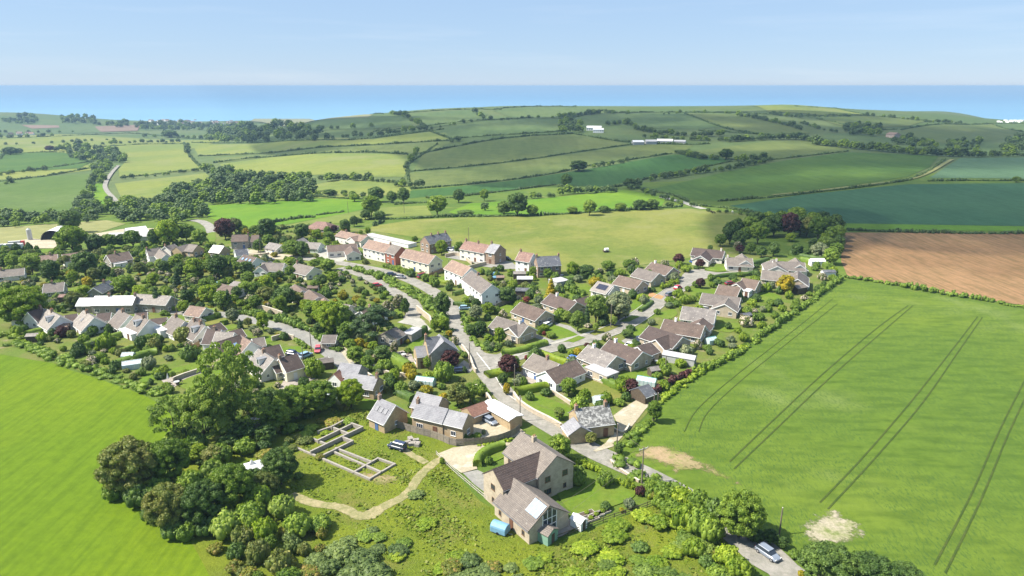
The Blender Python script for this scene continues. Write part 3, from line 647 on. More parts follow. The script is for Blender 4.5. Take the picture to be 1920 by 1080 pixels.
L_far = leaf_mat('leaves_field_hedge', (0.066, 0.114, 0.039), (0.104, 0.157, 0.049), .15, varobj=.3)
L_yscrub = leaf_mat('leaves_yellow_scrub', (0.248, 0.243, 0.041), (0.175, 0.203, 0.034), .3, (.30, .22, .06), .85)
M_bark = solid('bark', (.12, .095, .07), .95, .1, var=.25, scale=3)
ICO = None
def ico():
    global ICO
    if ICO is None:
        import bmesh
        bm = bmesh.new(); bmesh.ops.create_icosphere(bm, subdivisions=2, radius=1)
        ICO = (np.array([v.co[:] for v in bm.verts]), np.array([[v.index for v in f.verts] for f in bm.faces])); bm.free()
    return ICO
def leaves_on(rs, lobes, n, size, up=.25, jit=.55, shell=(.86, 1.08)):
    """n small leaf-cluster quads on the surfaces of ellipsoid lobes (cx,cy,cz,rx,ry,rz)"""
    L = np.array(lobes, float); wgt = (L[:, 3]*L[:, 4]*L[:, 5])**(2/3); wgt /= wgt.sum()
    k = rs.choice(len(L), n, p=wgt)
    d = rs.normal(size=(n, 3)); d /= np.linalg.norm(d, axis=1)[:, None]
    d[:, 2] = np.where(d[:, 2] < -.35, -d[:, 2], d[:, 2]); d[:, 2] += up*rs.random(n); d /= np.linalg.norm(d, axis=1)[:, None]
    r = rs.uniform(shell[0], shell[1], n)
    p = L[k, :3]+d*L[k, 3:6]*r[:, None]
    keep = np.ones(n, bool)
    for i in range(len(L)):
        q = ((p-L[i, :3])/L[i, 3:6]); keep &= ~(((q**2).sum(1) < .55) & (k != i))
    p = p[keep]; d = d[keep]; n = len(p)
    nn = d+rs.normal(size=(n, 3))*jit; nn /= np.linalg.norm(nn, axis=1)[:, None]
    a = np.cross(nn, rs.normal(size=(n, 3))); a /= np.linalg.norm(a, axis=1)[:, None]; b = np.cross(nn, a)
    s1 = size*rs.uniform(.6, 1.3, n)[:, None]; s2 = s1*rs.uniform(.55, .95, n)[:, None]
    V = np.stack([p-a*s1*.5, p-b*s2*.5+nn*s1*.08, p+a*s1*.5, p+b*s2*.5-nn*s1*.05], 1).reshape(-1, 3)
    F = np.arange(n*4).reshape(n, 4)
    return V, F
def cores(lobes, k=.84):
    iv, if_ = ico(); V = []; F = []; o = 0
    for l in lobes:
        V.append(iv*np.array(l[3:6])*k+np.array(l[:3])); F.append(if_+o); o += len(iv)
    return np.concatenate(V), np.concatenate(F)
def crown_mesh(name, rs, lobes, n, size, mat, core=.82, up=.25, jit=.55):
    V, F = leaves_on(rs, lobes, n, size, up, jit)
    if core:
        cv, cf = cores(lobes, core); return mesh_np(name, np.concatenate([V, cv]), [F, cf+len(V)], mat)
    return mesh_np(name, V, [F], mat)
def lobes_round(rs, n, R, h0, h1, lump=.42, spread=.66):
    """lumpy round crown between heights h0 and h1 (unit tree: radius R)"""
    L = []; hc = (h0+h1)/2; hz = (h1-h0)/2
    if lump > .27: L.append((0, 0, hc, R*.62, R*.62, hz*.70))
    for i in range(n*3):
        u_ = 1-2*(i+.5)/(n*3); t = i*2.39996+rs.normal()*.25
        if u_ < -.8: continue
        rr = math.sqrt(1-u_*u_); k = spread*1.12*(.86+.26*rs.random()); s_ = lump*.62*(.7+.6*rs.random())
        L.append((R*rr*math.cos(t)*k, R*rr*math.sin(t)*k, hc+u_*hz*(.80+.1*rs.random()), R*s_, R*s_, min(R, hz)*s_*.8))
    for i in range(n//3):
        t = 2*math.pi*(i*.618+rs.random()*.2); z = rs.uniform(-.75, .85)
        rr = math.sqrt(max(0, 1-z*z))*spread*(.85+.3*rs.random())
        s_ = lump*(.75+.5*rs.random())
        L.append((R*rr*math.cos(t), R*rr*math.sin(t), hc+z*hz*.72, R*s_, R*s_, min(R, hz)*s_*.85))
    return L
def trunk_mesh(name, rs, h0, h1, R, r0=.035, limbs=5, lean=0):
    b = MB(); top = Vector((0, 0, h0+(h1-h0)*.45)); b.tube((0, 0, -.08), top, r0, r0*.5, 7, 0)
    for i in range(limbs):
        t = 2*math.pi*i/limbs+rs.random(); z0 = h0*rs.uniform(.45, 1.0)
        a = Vector((0, 0, z0)); m = Vector((R*.35*math.cos(t), R*.35*math.sin(t), h0+(h1-h0)*.25)); e = Vector((R*.72*math.cos(t+.2), R*.72*math.sin(t+.2), h0+(h1-h0)*rs.uniform(.4, .75)))
        b.tube(a, m, r0*.5, r0*.33, 5); b.tube(m, e, r0*.33, r0*.12, 5)
    return b.me(name, M_bark, True)
# unit trees: height 1, base at the origin
KIND = {}
def make_kind(kind, mat, n, size, rad, h0=.22, h1=1.0, nl=14, variants=3, core=.74, lump=.42, spread=.66, trunk=True, up=.25, r0=.03, jit=.55):
    KIND[kind] = []
    for v in range(variants):
        rs = np.random.RandomState(abs(hash_(kind))+v*17)
        lb = lobes_round(rs, nl, rad, h0, h1, lump, spread)
        cm = crown_mesh('crown_'+kind, rs, lb, n, size, mat, core, up, jit)
        tm = trunk_mesh('trunk_'+kind, rs, max(h0, .12), h1, rad, r0) if trunk else None
        KIND[kind].append((cm, tm))
def hash_(s):
    h = 7
    for ch in s: h = (h*31+ord(ch)) % 99991
    return h
make_kind('oak', L_oak, 3600, .062, .50, .16, 1, 18)
make_kind('oakbig', L_oak, 15000, .034, .54, .10, 1, 34, 2, lump=.30, spread=.74)
make_kind('dark', L_dark, 3600, .062, .48, .12, 1, 18)
make_kind('darkbig', L_dark, 15000, .034, .55, .08, 1, 34, 2, lump=.30, spread=.74)
make_kind('olivebig', L_olive, 15000, .034, .58, .06, 1, 34, 2, lump=.30, spread=.74)
make_kind('ash', L_ash, 3400, .058, .44, .18, 1, 18, core=.7)
make_kind('ashbig', L_ash, 9000, .034, .44, .22, 1, 22, 3, core=0, lump=.26, spread=.82, r0=.018)
make_kind('fresh', L_fresh, 3600, .062, .48, .10, 1, 16)
make_kind('freshbig', L_fresh, 13000, .036, .55, .05, 1, 30, 2, lump=.30, spread=.74)
make_kind('copper', L_copper, 3400, .062, .50, .14, 1, 16, 2)
make_kind('olive', L_olive, 3200, .062, .50, .14, 1, 16, 2)
make_kind('silver', L_silver, 3000, .062, .50, .12, 1, 14, 2)
make_kind('flower', L_flower, 3200, .062, .48, .12, 1, 14, 2)
make_kind('gold', L_gold, 3200, .062, .48, .04, 1, 16, 2, r0=.02)
make_kind('pink', L_pink, 1500, .06, .5, .06, 1, 12, 1)
# low shrubs, wider than tall
def make_bush(kind, mat, variants=3, n=620, size=.15):
    KIND[kind] = []
    for v in range(variants):
        rs = np.random.RandomState(abs(hash_(kind))+v*31); lb = []
        for i in range(20):
            t = i*2.4; r = .62*math.sqrt((i+.5)/20); q = .20+.12*rs.random()
            lb.append((r*math.cos(t)*1.05, r*math.sin(t)*1.05, .30+.42*(1-(r/.7)**2)*rs.uniform(.6, 1.2), q, q, q*1.1))
        lb.append((0, 0, .22, .6, .6, .40))
        KIND[kind].append((crown_mesh('bush_'+kind, rs, lb, n, size, mat, .85), None))
for k_, m_ in (('b_oak', L_oak), ('b_dark', L_dark), ('b_fresh', L_fresh), ('b_ash', L_ash), ('b_copper', L_copper), ('b_gold', L_gold), ('b_flower', L_flower), ('b_olive', L_olive), ('b_silver', L_silver), ('b_pink', L_pink)):
    make_bush(k_, m_)
# conifers
def make_conifer():
    for kind, mat, R, n in (('cypress', L_con, .17, 1800), ('goldcone', L_gold, .33, 2200), ('cone', L_con, .30, 2200)):
        KIND[kind] = []
        for v in range(2):
            rs = np.random.RandomState(hash_(kind)+v); lb = []
            for i in range(16):
                z = .08+.86*i/15; r = R*(1-.85*(z if kind != 'cypress' else z**3)); t = i*2.4
                lb.append((r*.35*math.cos(t), r*.35*math.sin(t), z, r*.85, r*.85, .12))
            KIND[kind].append((crown_mesh('crown_'+kind, rs, lb, n, .045, mat, .85), trunk_mesh('trunk_'+kind, rs, .08, .6, .1, .02, 0)))
    # flat topped cedar
    KIND['cedar'] = []
    rs = np.random.RandomState(5); lb = []
    for i in range(30):
        z = .38+.6*rs.random(); t = rs.random()*6.28; r = .56*math.sqrt(rs.random())*(1.05-.45*(z-.38))
        lb.append((r*math.cos(t), r*math.sin(t), z, .17, .17, .075))
    KIND['cedar'].append((crown_mesh('crown_cedar', rs, lb, 7000, .032, L_con, .8), trunk_mesh('trunk_cedar', rs, .3, .95, .5, .03, 9)))
make_conifer()
ADJ = {'oak': 'mid green', 'oakbig': 'broad mid green', 'dark': 'dark green', 'darkbig': 'broad dark', 'olivebig': 'broad olive green', 'ash': 'light green', 'ashbig': 'tall airy light green', 'fresh': 'fresh green',
       'freshbig': 'broad fresh green', 'copper': 'dark copper leaved', 'olive': 'olive brown', 'silver': 'silvery', 'flower': 'cream flowering', 'gold': 'golden yellow', 'pink': 'reddish',
       'cypress': 'narrow dark conifer', 'goldcone': 'golden conical conifer', 'cone': 'dark conical conifer', 'cedar': 'flat topped dark cedar'}
for k_ in list(ADJ): ADJ['b_'+k_] = ADJ[k_]
ADJ['b_yscrub'] = 'yellowish'; ADJ['f_oak'] = 'mid green'; ADJ['f_dark'] = 'dark green'; ADJ['b_dbram'] = 'grey green bramble'
make_bush('b_yscrub', L_yscrub); make_bush('b_dbram', leaf_mat('leaves_bramble', (.10, .145, .045), (.14, .19, .06), .2))
make_kind('f_oak', L_oak, 420, .11, .5, .05, 1, 9, 3, trunk=True)
make_kind('f_dark', L_far, 420, .11, .5, .05, 1, 9, 3, trunk=True)
LAND = []   # (phrase, u, v)
REC = []    # vegetation records for labels
COUNT = {'tree': 0, 'shrub': 0}
BUILT = []  # footprints of buildings: (x, y, radius)
def plant(kind, p, hgt_m, rad_m=None, name='tree', group=None, squash=1.0):
    cm, tm = rnd.choice(KIND[kind])
    rz = rnd.uniform(0, 6.28); s = hgt_m; sx = s*(squash if rad_m is None else 1)
    if rad_m is not None:
        base = {'oakbig': .54, 'darkbig': .55, 'olivebig': .58, 'ashbig': .42, 'freshbig': .55, 'cypress': .17, 'goldcone': .33, 'cone': .3, 'cedar': .56}.get(kind, .5 if not kind.startswith('b_') else .85)
        sx = rad_m/base/1.12
    if tm is None:
        o = link(name, cm, None, p, rz, (sx, sx, s))
    else:
        o = empty(name, p, rz); o.scale = (sx, sx, s)
        link('crown', cm, o); link('trunk', tm, o)
    o['category'] = 'tree' if name == 'tree' else name
    if group: o['group'] = group
    u, v = px_of(p); REC.append((o, kind, u, v, hgt_m*FPX/depth_of(p), name))
    return o
def T(kind, u, v, wpx, ratio=1.05, name='tree', group=None):
    """tree whose base stands on the ground at photo pixel (u,v) with a crown wpx pixels wide; ratio height/width"""
    p = P(u, v); m = wpx*depth_of(p)/FPX
    return plant(kind, p, m*ratio, m/2, name, group)
# ---- hedges: a clipped or rough body along a line, faced with leaf clusters
def rough_hedge(W, wd, ht, mat, label, group, leaf, dens, name, cap):
    rs = np.random.RandomState(int(abs(W[0][0]*7+W[0][1]*3)) % 9999)
    cum = [0]
    for a, b in zip(W, W[1:]): cum.append(cum[-1]+math.hypot(b[0]-a[0], b[1]-a[1]))
    tot = cum[-1]; sp = max(wd*.24, tot/900); n = int(tot/sp)+2; s_ = np.linspace(0, tot, n)+rs.uniform(-.5, .5, n)*sp
    X = np.interp(s_, cum, [p[0] for p in W]); Y = np.interp(s_, cum, [p[1] for p in W])
    X = X+rs.uniform(-.36, .36, n)*wd; Y = Y+rs.uniform(-.36, .36, n)*wd; Z = hgt(X, Y)
    big = 1+.35*np.sin(s_*.11+W[0][0])+.25*np.sin(s_*.31)
    L = [(X[i], Y[i], Z[i]+ht*.30*big[i]*rs.uniform(.5, 1.6), wd*rs.uniform(.2, .36), wd*rs.uniform(.2, .36), ht*rs.uniform(.3, .5)*big[i]) for i in range(n)]
    L = np.array(L); area = (L[:, 3]*L[:, 5]*9).sum(); nl = int(min(cap, dens*area/(leaf*leaf)*.9))
    d = rs.normal(size=(nl, 3)); d[:, 2] = np.abs(d[:, 2])*1.1-.25; d /= np.linalg.norm(d, axis=1)[:, None]; k = rs.randint(0, n, nl)
    p = L[k, :3]+d*L[k, 3:6]*rs.uniform(.85, 1.15, (nl, 1)); nn = d*.8+rs.normal(size=(nl, 3))*.5; nn /= np.linalg.norm(nn, axis=1)[:, None]
    a = np.cross(nn, rs.normal(size=(nl, 3))); a /= np.linalg.norm(a, axis=1)[:, None]; b = np.cross(nn, a); s1 = leaf*rs.uniform(.7, 1.4, (nl, 1))
    V = np.stack([p-a*s1*.5, p-b*s1*.4, p+a*s1*.5, p+b*s1*.4], 1).reshape(-1, 3); F = np.arange(nl*4).reshape(-1, 4)
    cv, cf = cores([tuple(l) for l in L], .86); me = mesh_np(name, np.concatenate([V, cv]), [F, cf+len(V)], mat)
    return tag(link(name, me), label, 'hedge', group)
def hedge(pts, wd, ht, mat, label=None, group=None, rough=.25, leaf=.35, dens=1.0, name='hedge', world=False, k=4, cap=14000):
    W = crsmooth([tuple(p[:2]) for p in (pts if world else PP(pts))], k)
    if rough >= .18: return rough_hedge(W, wd*1.05, ht, mat, label, group, leaf, dens, name, cap)
    leaf *= 1.2
    rs = np.random.RandomState(int(abs(W[0][0]*7+W[0][1]*3)) % 9999)
    cum = [0]
    for a, b in zip(W, W[1:]): cum.append(cum[-1]+math.hypot(b[0]-a[0], b[1]-a[1]))
    tot = cum[-1]; n = max(3, int(tot/max(wd*.6, .8))); n = min(n, 900)
    S_ = np.linspace(0, tot, n); X = np.interp(S_, cum, [p[0] for p in W]); Y = np.interp(S_, cum, [p[1] for p in W])
    tx = np.gradient(X); ty = np.gradient(Y); l = np.hypot(tx, ty)+1e-9; nx, ny = -ty/l, tx/l
    Z = hgt(X, Y)
    prof = [(-.5, -.1), (-.5, .55), (-.36, .92), (0, 1.0), (.36, .92), (.5, .55), (.5, -.1)]
    base = []; rh = 1+rough*np.convolve(rs.normal(size=n+8), np.ones(9)/3, 'valid')[:n]*.6; rw = 1+rough*np.convolve(rs.normal(size=n+8), np.ones(9)/3, 'valid')[:n]*.4
    rh = np.clip(rh, .45, 1.9); rw = np.clip(rw, .5, 1.7)
    for i in range(n):
        for (a, b) in prof:
            j = 1+rough*.6*rs.normal()
            base.append((X[i]+nx[i]*a*wd*rw[i]*j, Y[i]+ny[i]*a*wd*rw[i]*j, Z[i]+b*ht*rh[i]))
    base = np.array(base); m = len(prof); F = []
    for i in range(n-1):
        for j in range(m-1): F.append((i*m+j, i*m+j+1, (i+1)*m+j+1, (i+1)*m+j))
    F = np.array(F); caps = [np.array([[i*1 for i in range(m)]]), np.array([[(n-1)*m+i for i in range(m-1, -1, -1)]])]
    # leaf clusters on the body
    q = base[F]; c = q.mean(1); nr = np.cross(q[:, 2]-q[:, 0], q[:, 3]-q[:, 1]); ar = np.linalg.norm(nr, axis=1)/2+1e-9; nr = nr/(2*ar[:, None])
    nleaf = int(min(cap, dens*ar.sum()/(leaf*leaf)*1.1)); kf = rs.choice(len(F), nleaf, p=ar/ar.sum())
    a_, b_ = rs.random((nleaf, 1)), rs.random((nleaf, 1))
    pt = (q[kf, 0]*(1-a_)+q[kf, 1]*a_)*(1-b_)+(q[kf, 3]*(1-a_)+q[kf, 2]*a_)*b_
    nn = nr[kf]*.6+rs.normal(size=(nleaf, 3))*.8; nn /= np.linalg.norm(nn, axis=1)[:, None]
    pt = pt+nr[kf]*leaf*rs.uniform(.0, .75, (nleaf, 1))
    a = np.cross(nn, rs.normal(size=(nleaf, 3))); a /= np.linalg.norm(a, axis=1)[:, None]; b = np.cross(nn, a)
    s1 = leaf*rs.uniform(.7, 1.4, (nleaf, 1))
    V = np.stack([pt-a*s1*.5, pt-b*s1*.4, pt+a*s1*.5, pt+b*s1*.4], 1).reshape(-1, 3)
    me = mesh_np(name, np.concatenate([base, V]), [F, np.arange(nleaf*4).reshape(-1, 4)+len(base)]+caps, mat)
    o = link(name, me); tag(o, label, 'hedge', group); return o
# ---------------------------------------------------------------- hedges near and far
HN = [  # (points, width, height, material, label, roughness, leaf)
 ([(660, 506), (700, 516), (745, 535), (785, 556), (812, 580), (828, 605), (838, 620)], 5, 2.6, L_hedge, 'long tall hedge bank between the sunken lane and the terraces', .3, .6),
 ([(445, 588), (500, 594), (545, 608), (590, 625), (620, 645), (635, 660)], 3.6, 2.2, L_hedge, 'long hedge bank above the narrow lane and the red car', .2, .5),
 ([(868, 590), (874, 612), (887, 636), (904, 652), (928, 661)], 2.4, 1.5, L_hedge, 'hedge round the corner garden at the road junction', .3, .45),
 ([(940, 664), (975, 660), (1024, 646)], 2.0, 1.5, L_hedge, 'clipped hedge with a stone foot along the estate road', .15, .4),
 ([(1010, 666), (1035, 675), (1066, 686)], 1.8, 1.8, L_hedgey, 'clipped bright hedge behind the white L shaped bungalow', .1, .35),
 ([(1092, 697), (1115, 708), (1140, 721), (1165, 733)], 2.0, 2.2, L_hedge, 'tall clipped hedge beside the dry lawn', .12, .4),
 ([(968, 740), (990, 735), (1030, 728)], 2.2, 1.8, L_hedgey, 'flat topped hedge below the white bungalow terrace', .12, .4),
 ([(1575, 525), (1540, 550), (1500, 580), (1440, 622), (1395, 655), (1330, 690), (1300, 700)], 2.4, 2.2, L_hedge, 'long boundary hedge between the gardens and the wheat', .2, .5),
 ([(1300, 700), (1270, 712), (1250, 722), (1225, 742)], 2.2, 2.2, L_copper, 'dark purple beech hedge at the field edge', .2, .45),
 ([(1588, 521), (1650, 530), (1750, 549), (1850, 565), (1960, 585)], 2.6, 2.0, L_hedge, 'low hedge between the ploughed field and the wheat', .35, .6),
 ([(1150, 862), (1180, 880), (1230, 905), (1300, 940), (1360, 975)], 4, 1.4, L_hedge, 'brambly roadside hedge below the wheat field', .5, .5),
 ([(1165, 840), (1195, 815), (1215, 795)], 3, 1.6, L_hedge, 'scrubby bank hedge beside the gravel drive', .5, .45),
 ([(1240, 755), (1260, 738), (1310, 700), (1400, 650)], 2.5, 1.3, L_fresh, 'weedy green margin along the wheat field edge', .5, .45),
 ([(895, 876), (898, 862), (915, 850), (945, 840)], 1.8, 1.8, L_hedge, 'clipped curved hedge round the small lawn', .08, .3),
 ([(1070, 862), (1110, 880), (1150, 905), (1215, 930), (1235, 945)], 1.6, 1.4, L_hedgey, 'low golden green hedge along the lane by the long house', .2, .3),
 ([(895, 835), (930, 832), (955, 826)], 1.5, .8, L_fresh, 'low green strip beneath the board fence', .3, .3),
 ([(912, 706), (926, 703), (943, 699)], 3.5, 1.2, L_hedgey, 'flat bright clipped hedge by the copper tree drive', .06, .35),
 ([(735, 676), (750, 684), (765, 694)], 3.2, 2.6, L_hedge, 'big rounded clipped hedge beside the stone house patio', .08, .4),
 ([(745, 637), (765, 636), (790, 628), (797, 622)], 2.0, 2.2, L_dark, 'tall dark hedge behind the stone house garden', .1, .4),
 ([(1335, 523), (1360, 519), (1400, 517), (1412, 514)], 1.6, 1.6, L_dark, 'dark clipped hedge along the cul de sac', .1, .4),
 ([(1333, 527), (1355, 531), (1378, 531)], 1.6, 1.2, L_dark, 'low hedge in front of the cul de sac lawn', .1, .4),
 ([(1322, 507), (1345, 510), (1360, 509)], 1.6, 1.1, L_hedge, 'front hedge of the bungalow beside the tree ring', .15, .4),
 ([(1240, 542), (1255, 537), (1270, 530)], 2.4, 1.8, L_hedgey, 'bushy bright hedge at the estate turning', .25, .4),
 ([(1200, 585), (1212, 577), (1222, 568)], 1.6, 1.2, L_dark, 'small dark street hedge beside a lawn', .1, .35),
 ([(1055, 527), (1075, 526), (1097, 522)], 2.2, 2.0, L_dark, 'dark square cut hedge by the golden conifer', .08, .4),
 ([(1058, 543), (1075, 550), (1092, 555)], 2.2, 1.8, L_hedge, 'row of clipped bushes along the dark roofed bungalow garden', .25, .4),
 ([(1500, 490), (1530, 497), (1552, 500)], 2.2, 2.2, L_hedge, 'clipped hedge behind the double gabled bungalow', .12, .4),
 ([(1480, 478), (1515, 486), (1550, 492)], 2.2, 2.4, L_dark, 'shaded hedge inside the tree ring', .15, .4),
 ([(1408, 499), (1425, 494), (1440, 490)], 2.0, 2.0, L_dark, 'dark hedge between two cul de sac bungalows', .12, .4),
 ([(565, 470), (540, 473), (520, 476)], 1.2, 1.0, L_hedge, 'low hedge on the upper lane wall', .2, .4),
 ([(20, 645), (60, 655), (100, 672), (150, 690), (200, 705), (250, 725), (310, 745)], 4.2, 1.8, L_hedge, 'overgrown boundary hedge along the vivid green field', .5, .5),
 ([(0, 632), (25, 630), (50, 648)], 3.2, 1.6, L_hedgey, 'rounded clipped hedge end at the left field corner', .3, .45),
 ([(160, 655), (200, 640), (250, 625), (290, 615)], 1.8, 2.0, L_hedge, 'long straight clipped hedge between two back gardens', .08, .35),
 ([(220, 665), (250, 655)], 1.6, 1.6, L_hedge, 'short clipped hedge below the dry lawn strip', .08, .35),
 ([(215, 688), (245, 677), (270, 668), (295, 663)], 2.6, 1.6, L_hedge, 'rounded clipped hedge beside the greenhouse', .12, .35),
 ([(50, 630), (75, 622), (100, 619)], 1.8, 1.5, L_hedge, 'curved clipped hedge behind the left shed', .15, .35),
 ([(105, 585), (130, 580), (160, 577)], 1.8, 2.2, L_dark, 'dark clipped hedge behind the leftmost chalets', .1, .4),
 ([(232, 580), (290, 582), (345, 583), (405, 585)], 1.4, 1.4, L_hedge, 'low hedge on the far side of the narrow lane', .15, .4),
 ([(380, 603), (400, 598), (412, 593)], 1.6, 1.6, L_hedge, 'clipped front hedge on the narrow lane', .08, .35),
 ([(416, 610), (425, 606)], 1.6, 1.4, L_hedge, 'short clipped hedge between front lawns', .08, .35),
 ([(555, 640), (570, 650), (578, 655)], 1.6, 1.2, L_hedge, 'roadside hedge behind the red car', .2, .35),
 ([(663, 480), (680, 478), (693, 476)], 1.4, 1.6, L_dark, 'dark hedge in front of the tan terrace', .1, .4),
 ([(720, 500), (745, 508), (775, 520)], 2.0, 1.6, L_hedge, 'front hedge of the cream terrace gardens', .25, .4),
 ([(818, 527), (838, 532), (860, 528)], 1.6, 1.3, L_hedgey, 'clipped hedge round the end terrace lawn', .12, .35),
 ([(850, 555), (875, 548)], 1.3, 1.6, L_dark, 'first clipped garden hedge beside the white terrace', .08, .35),
 ([(858, 540), (875, 537)], 1.3, 1.4, L_dark, 'second clipped garden hedge beside the white terrace', .08, .35),
 ([(850, 572), (872, 573)], 1.3, 1.2, L_dark, 'low hedge by the white terrace drive', .08, .35),
 ([(940, 532), (955, 532), (972, 530)], 1.6, 1.4, L_hedge, 'allotment hedge between the back gardens', .2, .35),
 ([(575, 762), (620, 758), (650, 770)], 2.2, 1.3, L_yscrub, 'clipped brownish hedge at the wood edge', .15, .35),
 ([(700, 722), (730, 736)], 2.4, 1.6, L_olive, 'sloping clipped hedge behind the annexe', .12, .35),
 ([(745, 738), (775, 752)], 2.4, 1.8, L_dark, 'dark rounded hedge beside the stone farmhouse', .12, .35),
]
for q in HN: hedge(q[0], q[1], q[2], q[3], q[4], 'village hedges', q[5], q[6])
HF = [
 ([(-100, 262), (110, 256), (240, 250), (400, 262)], 'faint'), ([(-100, 298), (60, 287), (120, 286)], 'near the left edge'),
 ([(-100, 332), (40, 322), (110, 313), (175, 303)], 'upper left strip field'), ([(-100, 350), (40, 337), (120, 325), (172, 315)], 'striped field top'),
 ([(170, 300), (176, 345), (160, 375), (135, 405)], 'striped field side'), ([(225, 334), (300, 326), (384, 316)], 'below the sunlit pale field'),
 ([(190, 276), (270, 271), (345, 270)], 'above the sunlit pale field'), ([(345, 268), (356, 292), (390, 325)], 'right of the sunlit pale field'),
 ([(360, 268), (500, 267), (620, 263), (700, 259), (830, 243)], 'long hillside'), ([(372, 293), (450, 290), (600, 277), (700, 272), (842, 264)], 'hillside second'),
 ([(400, 306), (470, 297), (560, 290), (620, 287)], 'hillside third'), ([(628, 287), (700, 286), (765, 290)], 'hillside fourth'),
 ([(790, 288), (870, 272), (960, 258), (1075, 251)], 'upper diagonal'), ([(1075, 251), (1160, 265), (1270, 271), (1330, 270)], 'farm'),
 ([(768, 322), (860, 314), (1000, 298), (1100, 283), (1200, 269)], 'long diagonal'), ([(770, 355), (900, 344), (1040, 325), (1110, 310), (1180, 300), (1260, 288)], 'above the blue green strip'),
 ([(870, 368), (960, 357), (1040, 347)], 'below the blue green strip'), ([(840, 262), (920, 255), (1060, 246)], 'upper slope'),
 ([(800, 244), (850, 263)], 'short steep'), ([(760, 212), (880, 205), (940, 207)], 'skyline left'), ([(700, 247), (760, 241), (800, 237), (900, 226), (1000, 221)], 'upper contour'),
 ([(925, 206), (1000, 200), (1080, 200)], 'skyline middle'), ([(1060, 225), (1120, 213), (1280, 211), (1400, 211)], 'crown contour'),
 ([(1284, 214), (1350, 238), (1420, 252)], 'grazing field'), ([(1400, 212), (1500, 218), (1620, 217), (1740, 228)], 'right hill contour'),
 ([(1560, 203), (1625, 216)], 'skyline right'), ([(1310, 245), (1440, 253), (1540, 262)], 'wooded'), ([(1690, 244), (1740, 235), (1860, 232), (2000, 231)], 'right contour'),
 ([(1860, 232), (1930, 250), (2000, 256)], 'far right'), ([(1530, 222), (1580, 234), (1600, 243), (1680, 243)], 'right dip'), ([(1590, 284), (1500, 294), (1420, 302), (1370, 303)], 'above the rich green crop'),
 ([(1345, 378), (1450, 370), (1540, 360), (1640, 348), (1705, 338)], 'below the rich green crop'), ([(1705, 337), (1740, 322), (1770, 300)], 'track side'),
 ([(1742, 340), (1830, 339), (1960, 340), (2050, 341)], 'above the blue green field'), ([(1588, 432), (1700, 436), (1800, 438), (2050, 440)], 'above the ploughed field'),
 ([(1300, 386), (1370, 392), (1430, 405), (1480, 412)], 'paddock corner'), ([(700, 412), (780, 410), (850, 407), (1000, 405), (1150, 396), (1280, 388)], 'behind the paddock'),
 ([(700, 424), (720, 416)], 'paddock gate'), ([(520, 432), (560, 425), (620, 420)], 'red bungalow'), ([(500, 420), (560, 410), (590, 408)], 'field corner'),
 ([(595, 404), (645, 398)], 'thin'), ([(590, 369), (640, 372), (690, 375)], 'meadow foot'), ([(740, 384), (800, 380), (830, 379)], 'meadow right'),
 ([(800, 372), (860, 371)], 'small'), ([(-100, 418), (60, 408), (135, 400)], 'left tree belt'), ([(1110, 355), (1160, 350), (1215, 335), (1300, 318), (1370, 303)], 'tree lined'),
 ([(1490, 200), (1560, 204)], 'crown short'), ([(0, 300), (0, 285), (-100, 284)], 'left short'), ([(820, 270), (790, 292), (765, 310), (768, 345)], 'steep gully'),
 ([(420, 228), (500, 232), (560, 226), (620, 220), (720, 214)], 'coast side'), ([(1290, 378), (1260, 366), (1215, 358)], 'farm track side'),
]
for q, lb in HF:
    p0 = P(*q[0]); d = depth_of(P(*q[len(q)//2]))
    hedge(q, 2.4 if d < 900 else 3.6, 2.0 if d < 900 else 3.0, L_far, '%s field hedge on the distant farmland' % lb if not lb.startswith(('below', 'above', 'right', 'near', 'behind')) else 'dark field hedge %s' % lb, 'field hedges', .4, .9 if d < 700 else 1.8, .8, cap=2600)
# ---------------------------------------------------------------- buildings
WM = {
 'W': solid('white_render', (.78, .77, .74), .85, .2, var=.05, scale=.6),
 'C': solid('cream_render', (.72, .67, .50), .85, .2, var=.06, scale=.6),
 'O': solid('offwhite_render', (.70, .65, .58), .85, .2, var=.06, scale=.6),
 'B': stone_mat('beige_stone', (.50, .42, .31), (.42, .35, .26), (.46, .40, .32), .5, .22),
 'H': stone_mat('honey_stone', (.46, .34, .19), (.36, .27, .16), (.42, .36, .26), .42, .2),
 'G': stone_mat('grey_stone', (.36, .33, .28), (.28, .26, .22), (.36, .34, .30), .45, .2),
 'K': stone_mat('brown_brick', (.30, .17, .11), (.24, .14, .095), (.34, .28, .22), .23, .075),
 'P': stone_mat('pink_brick', (.50, .33, .25), (.44, .30, .23), (.46, .38, .32), .23, .075),
 'R': solid('red_render', (.33, .12, .085), .85, .2, var=.08),
 'Q': solid('rose_render', (.55, .29, .24), .85, .2, var=.08),
 'E': solid('pale_green_render', (.62, .68, .58), .85, .2, var=.05),
 'T': solid('dark_timber', (.11, .085, .06), .8, .2, var=.2, scale=3),
 'V': solid('green_boards', (.20, .34, .25), .7, .3, var=.1),
 'A': solid('grey_sheet_wall', (.42, .42, .40), .7, .3, var=.1),
}
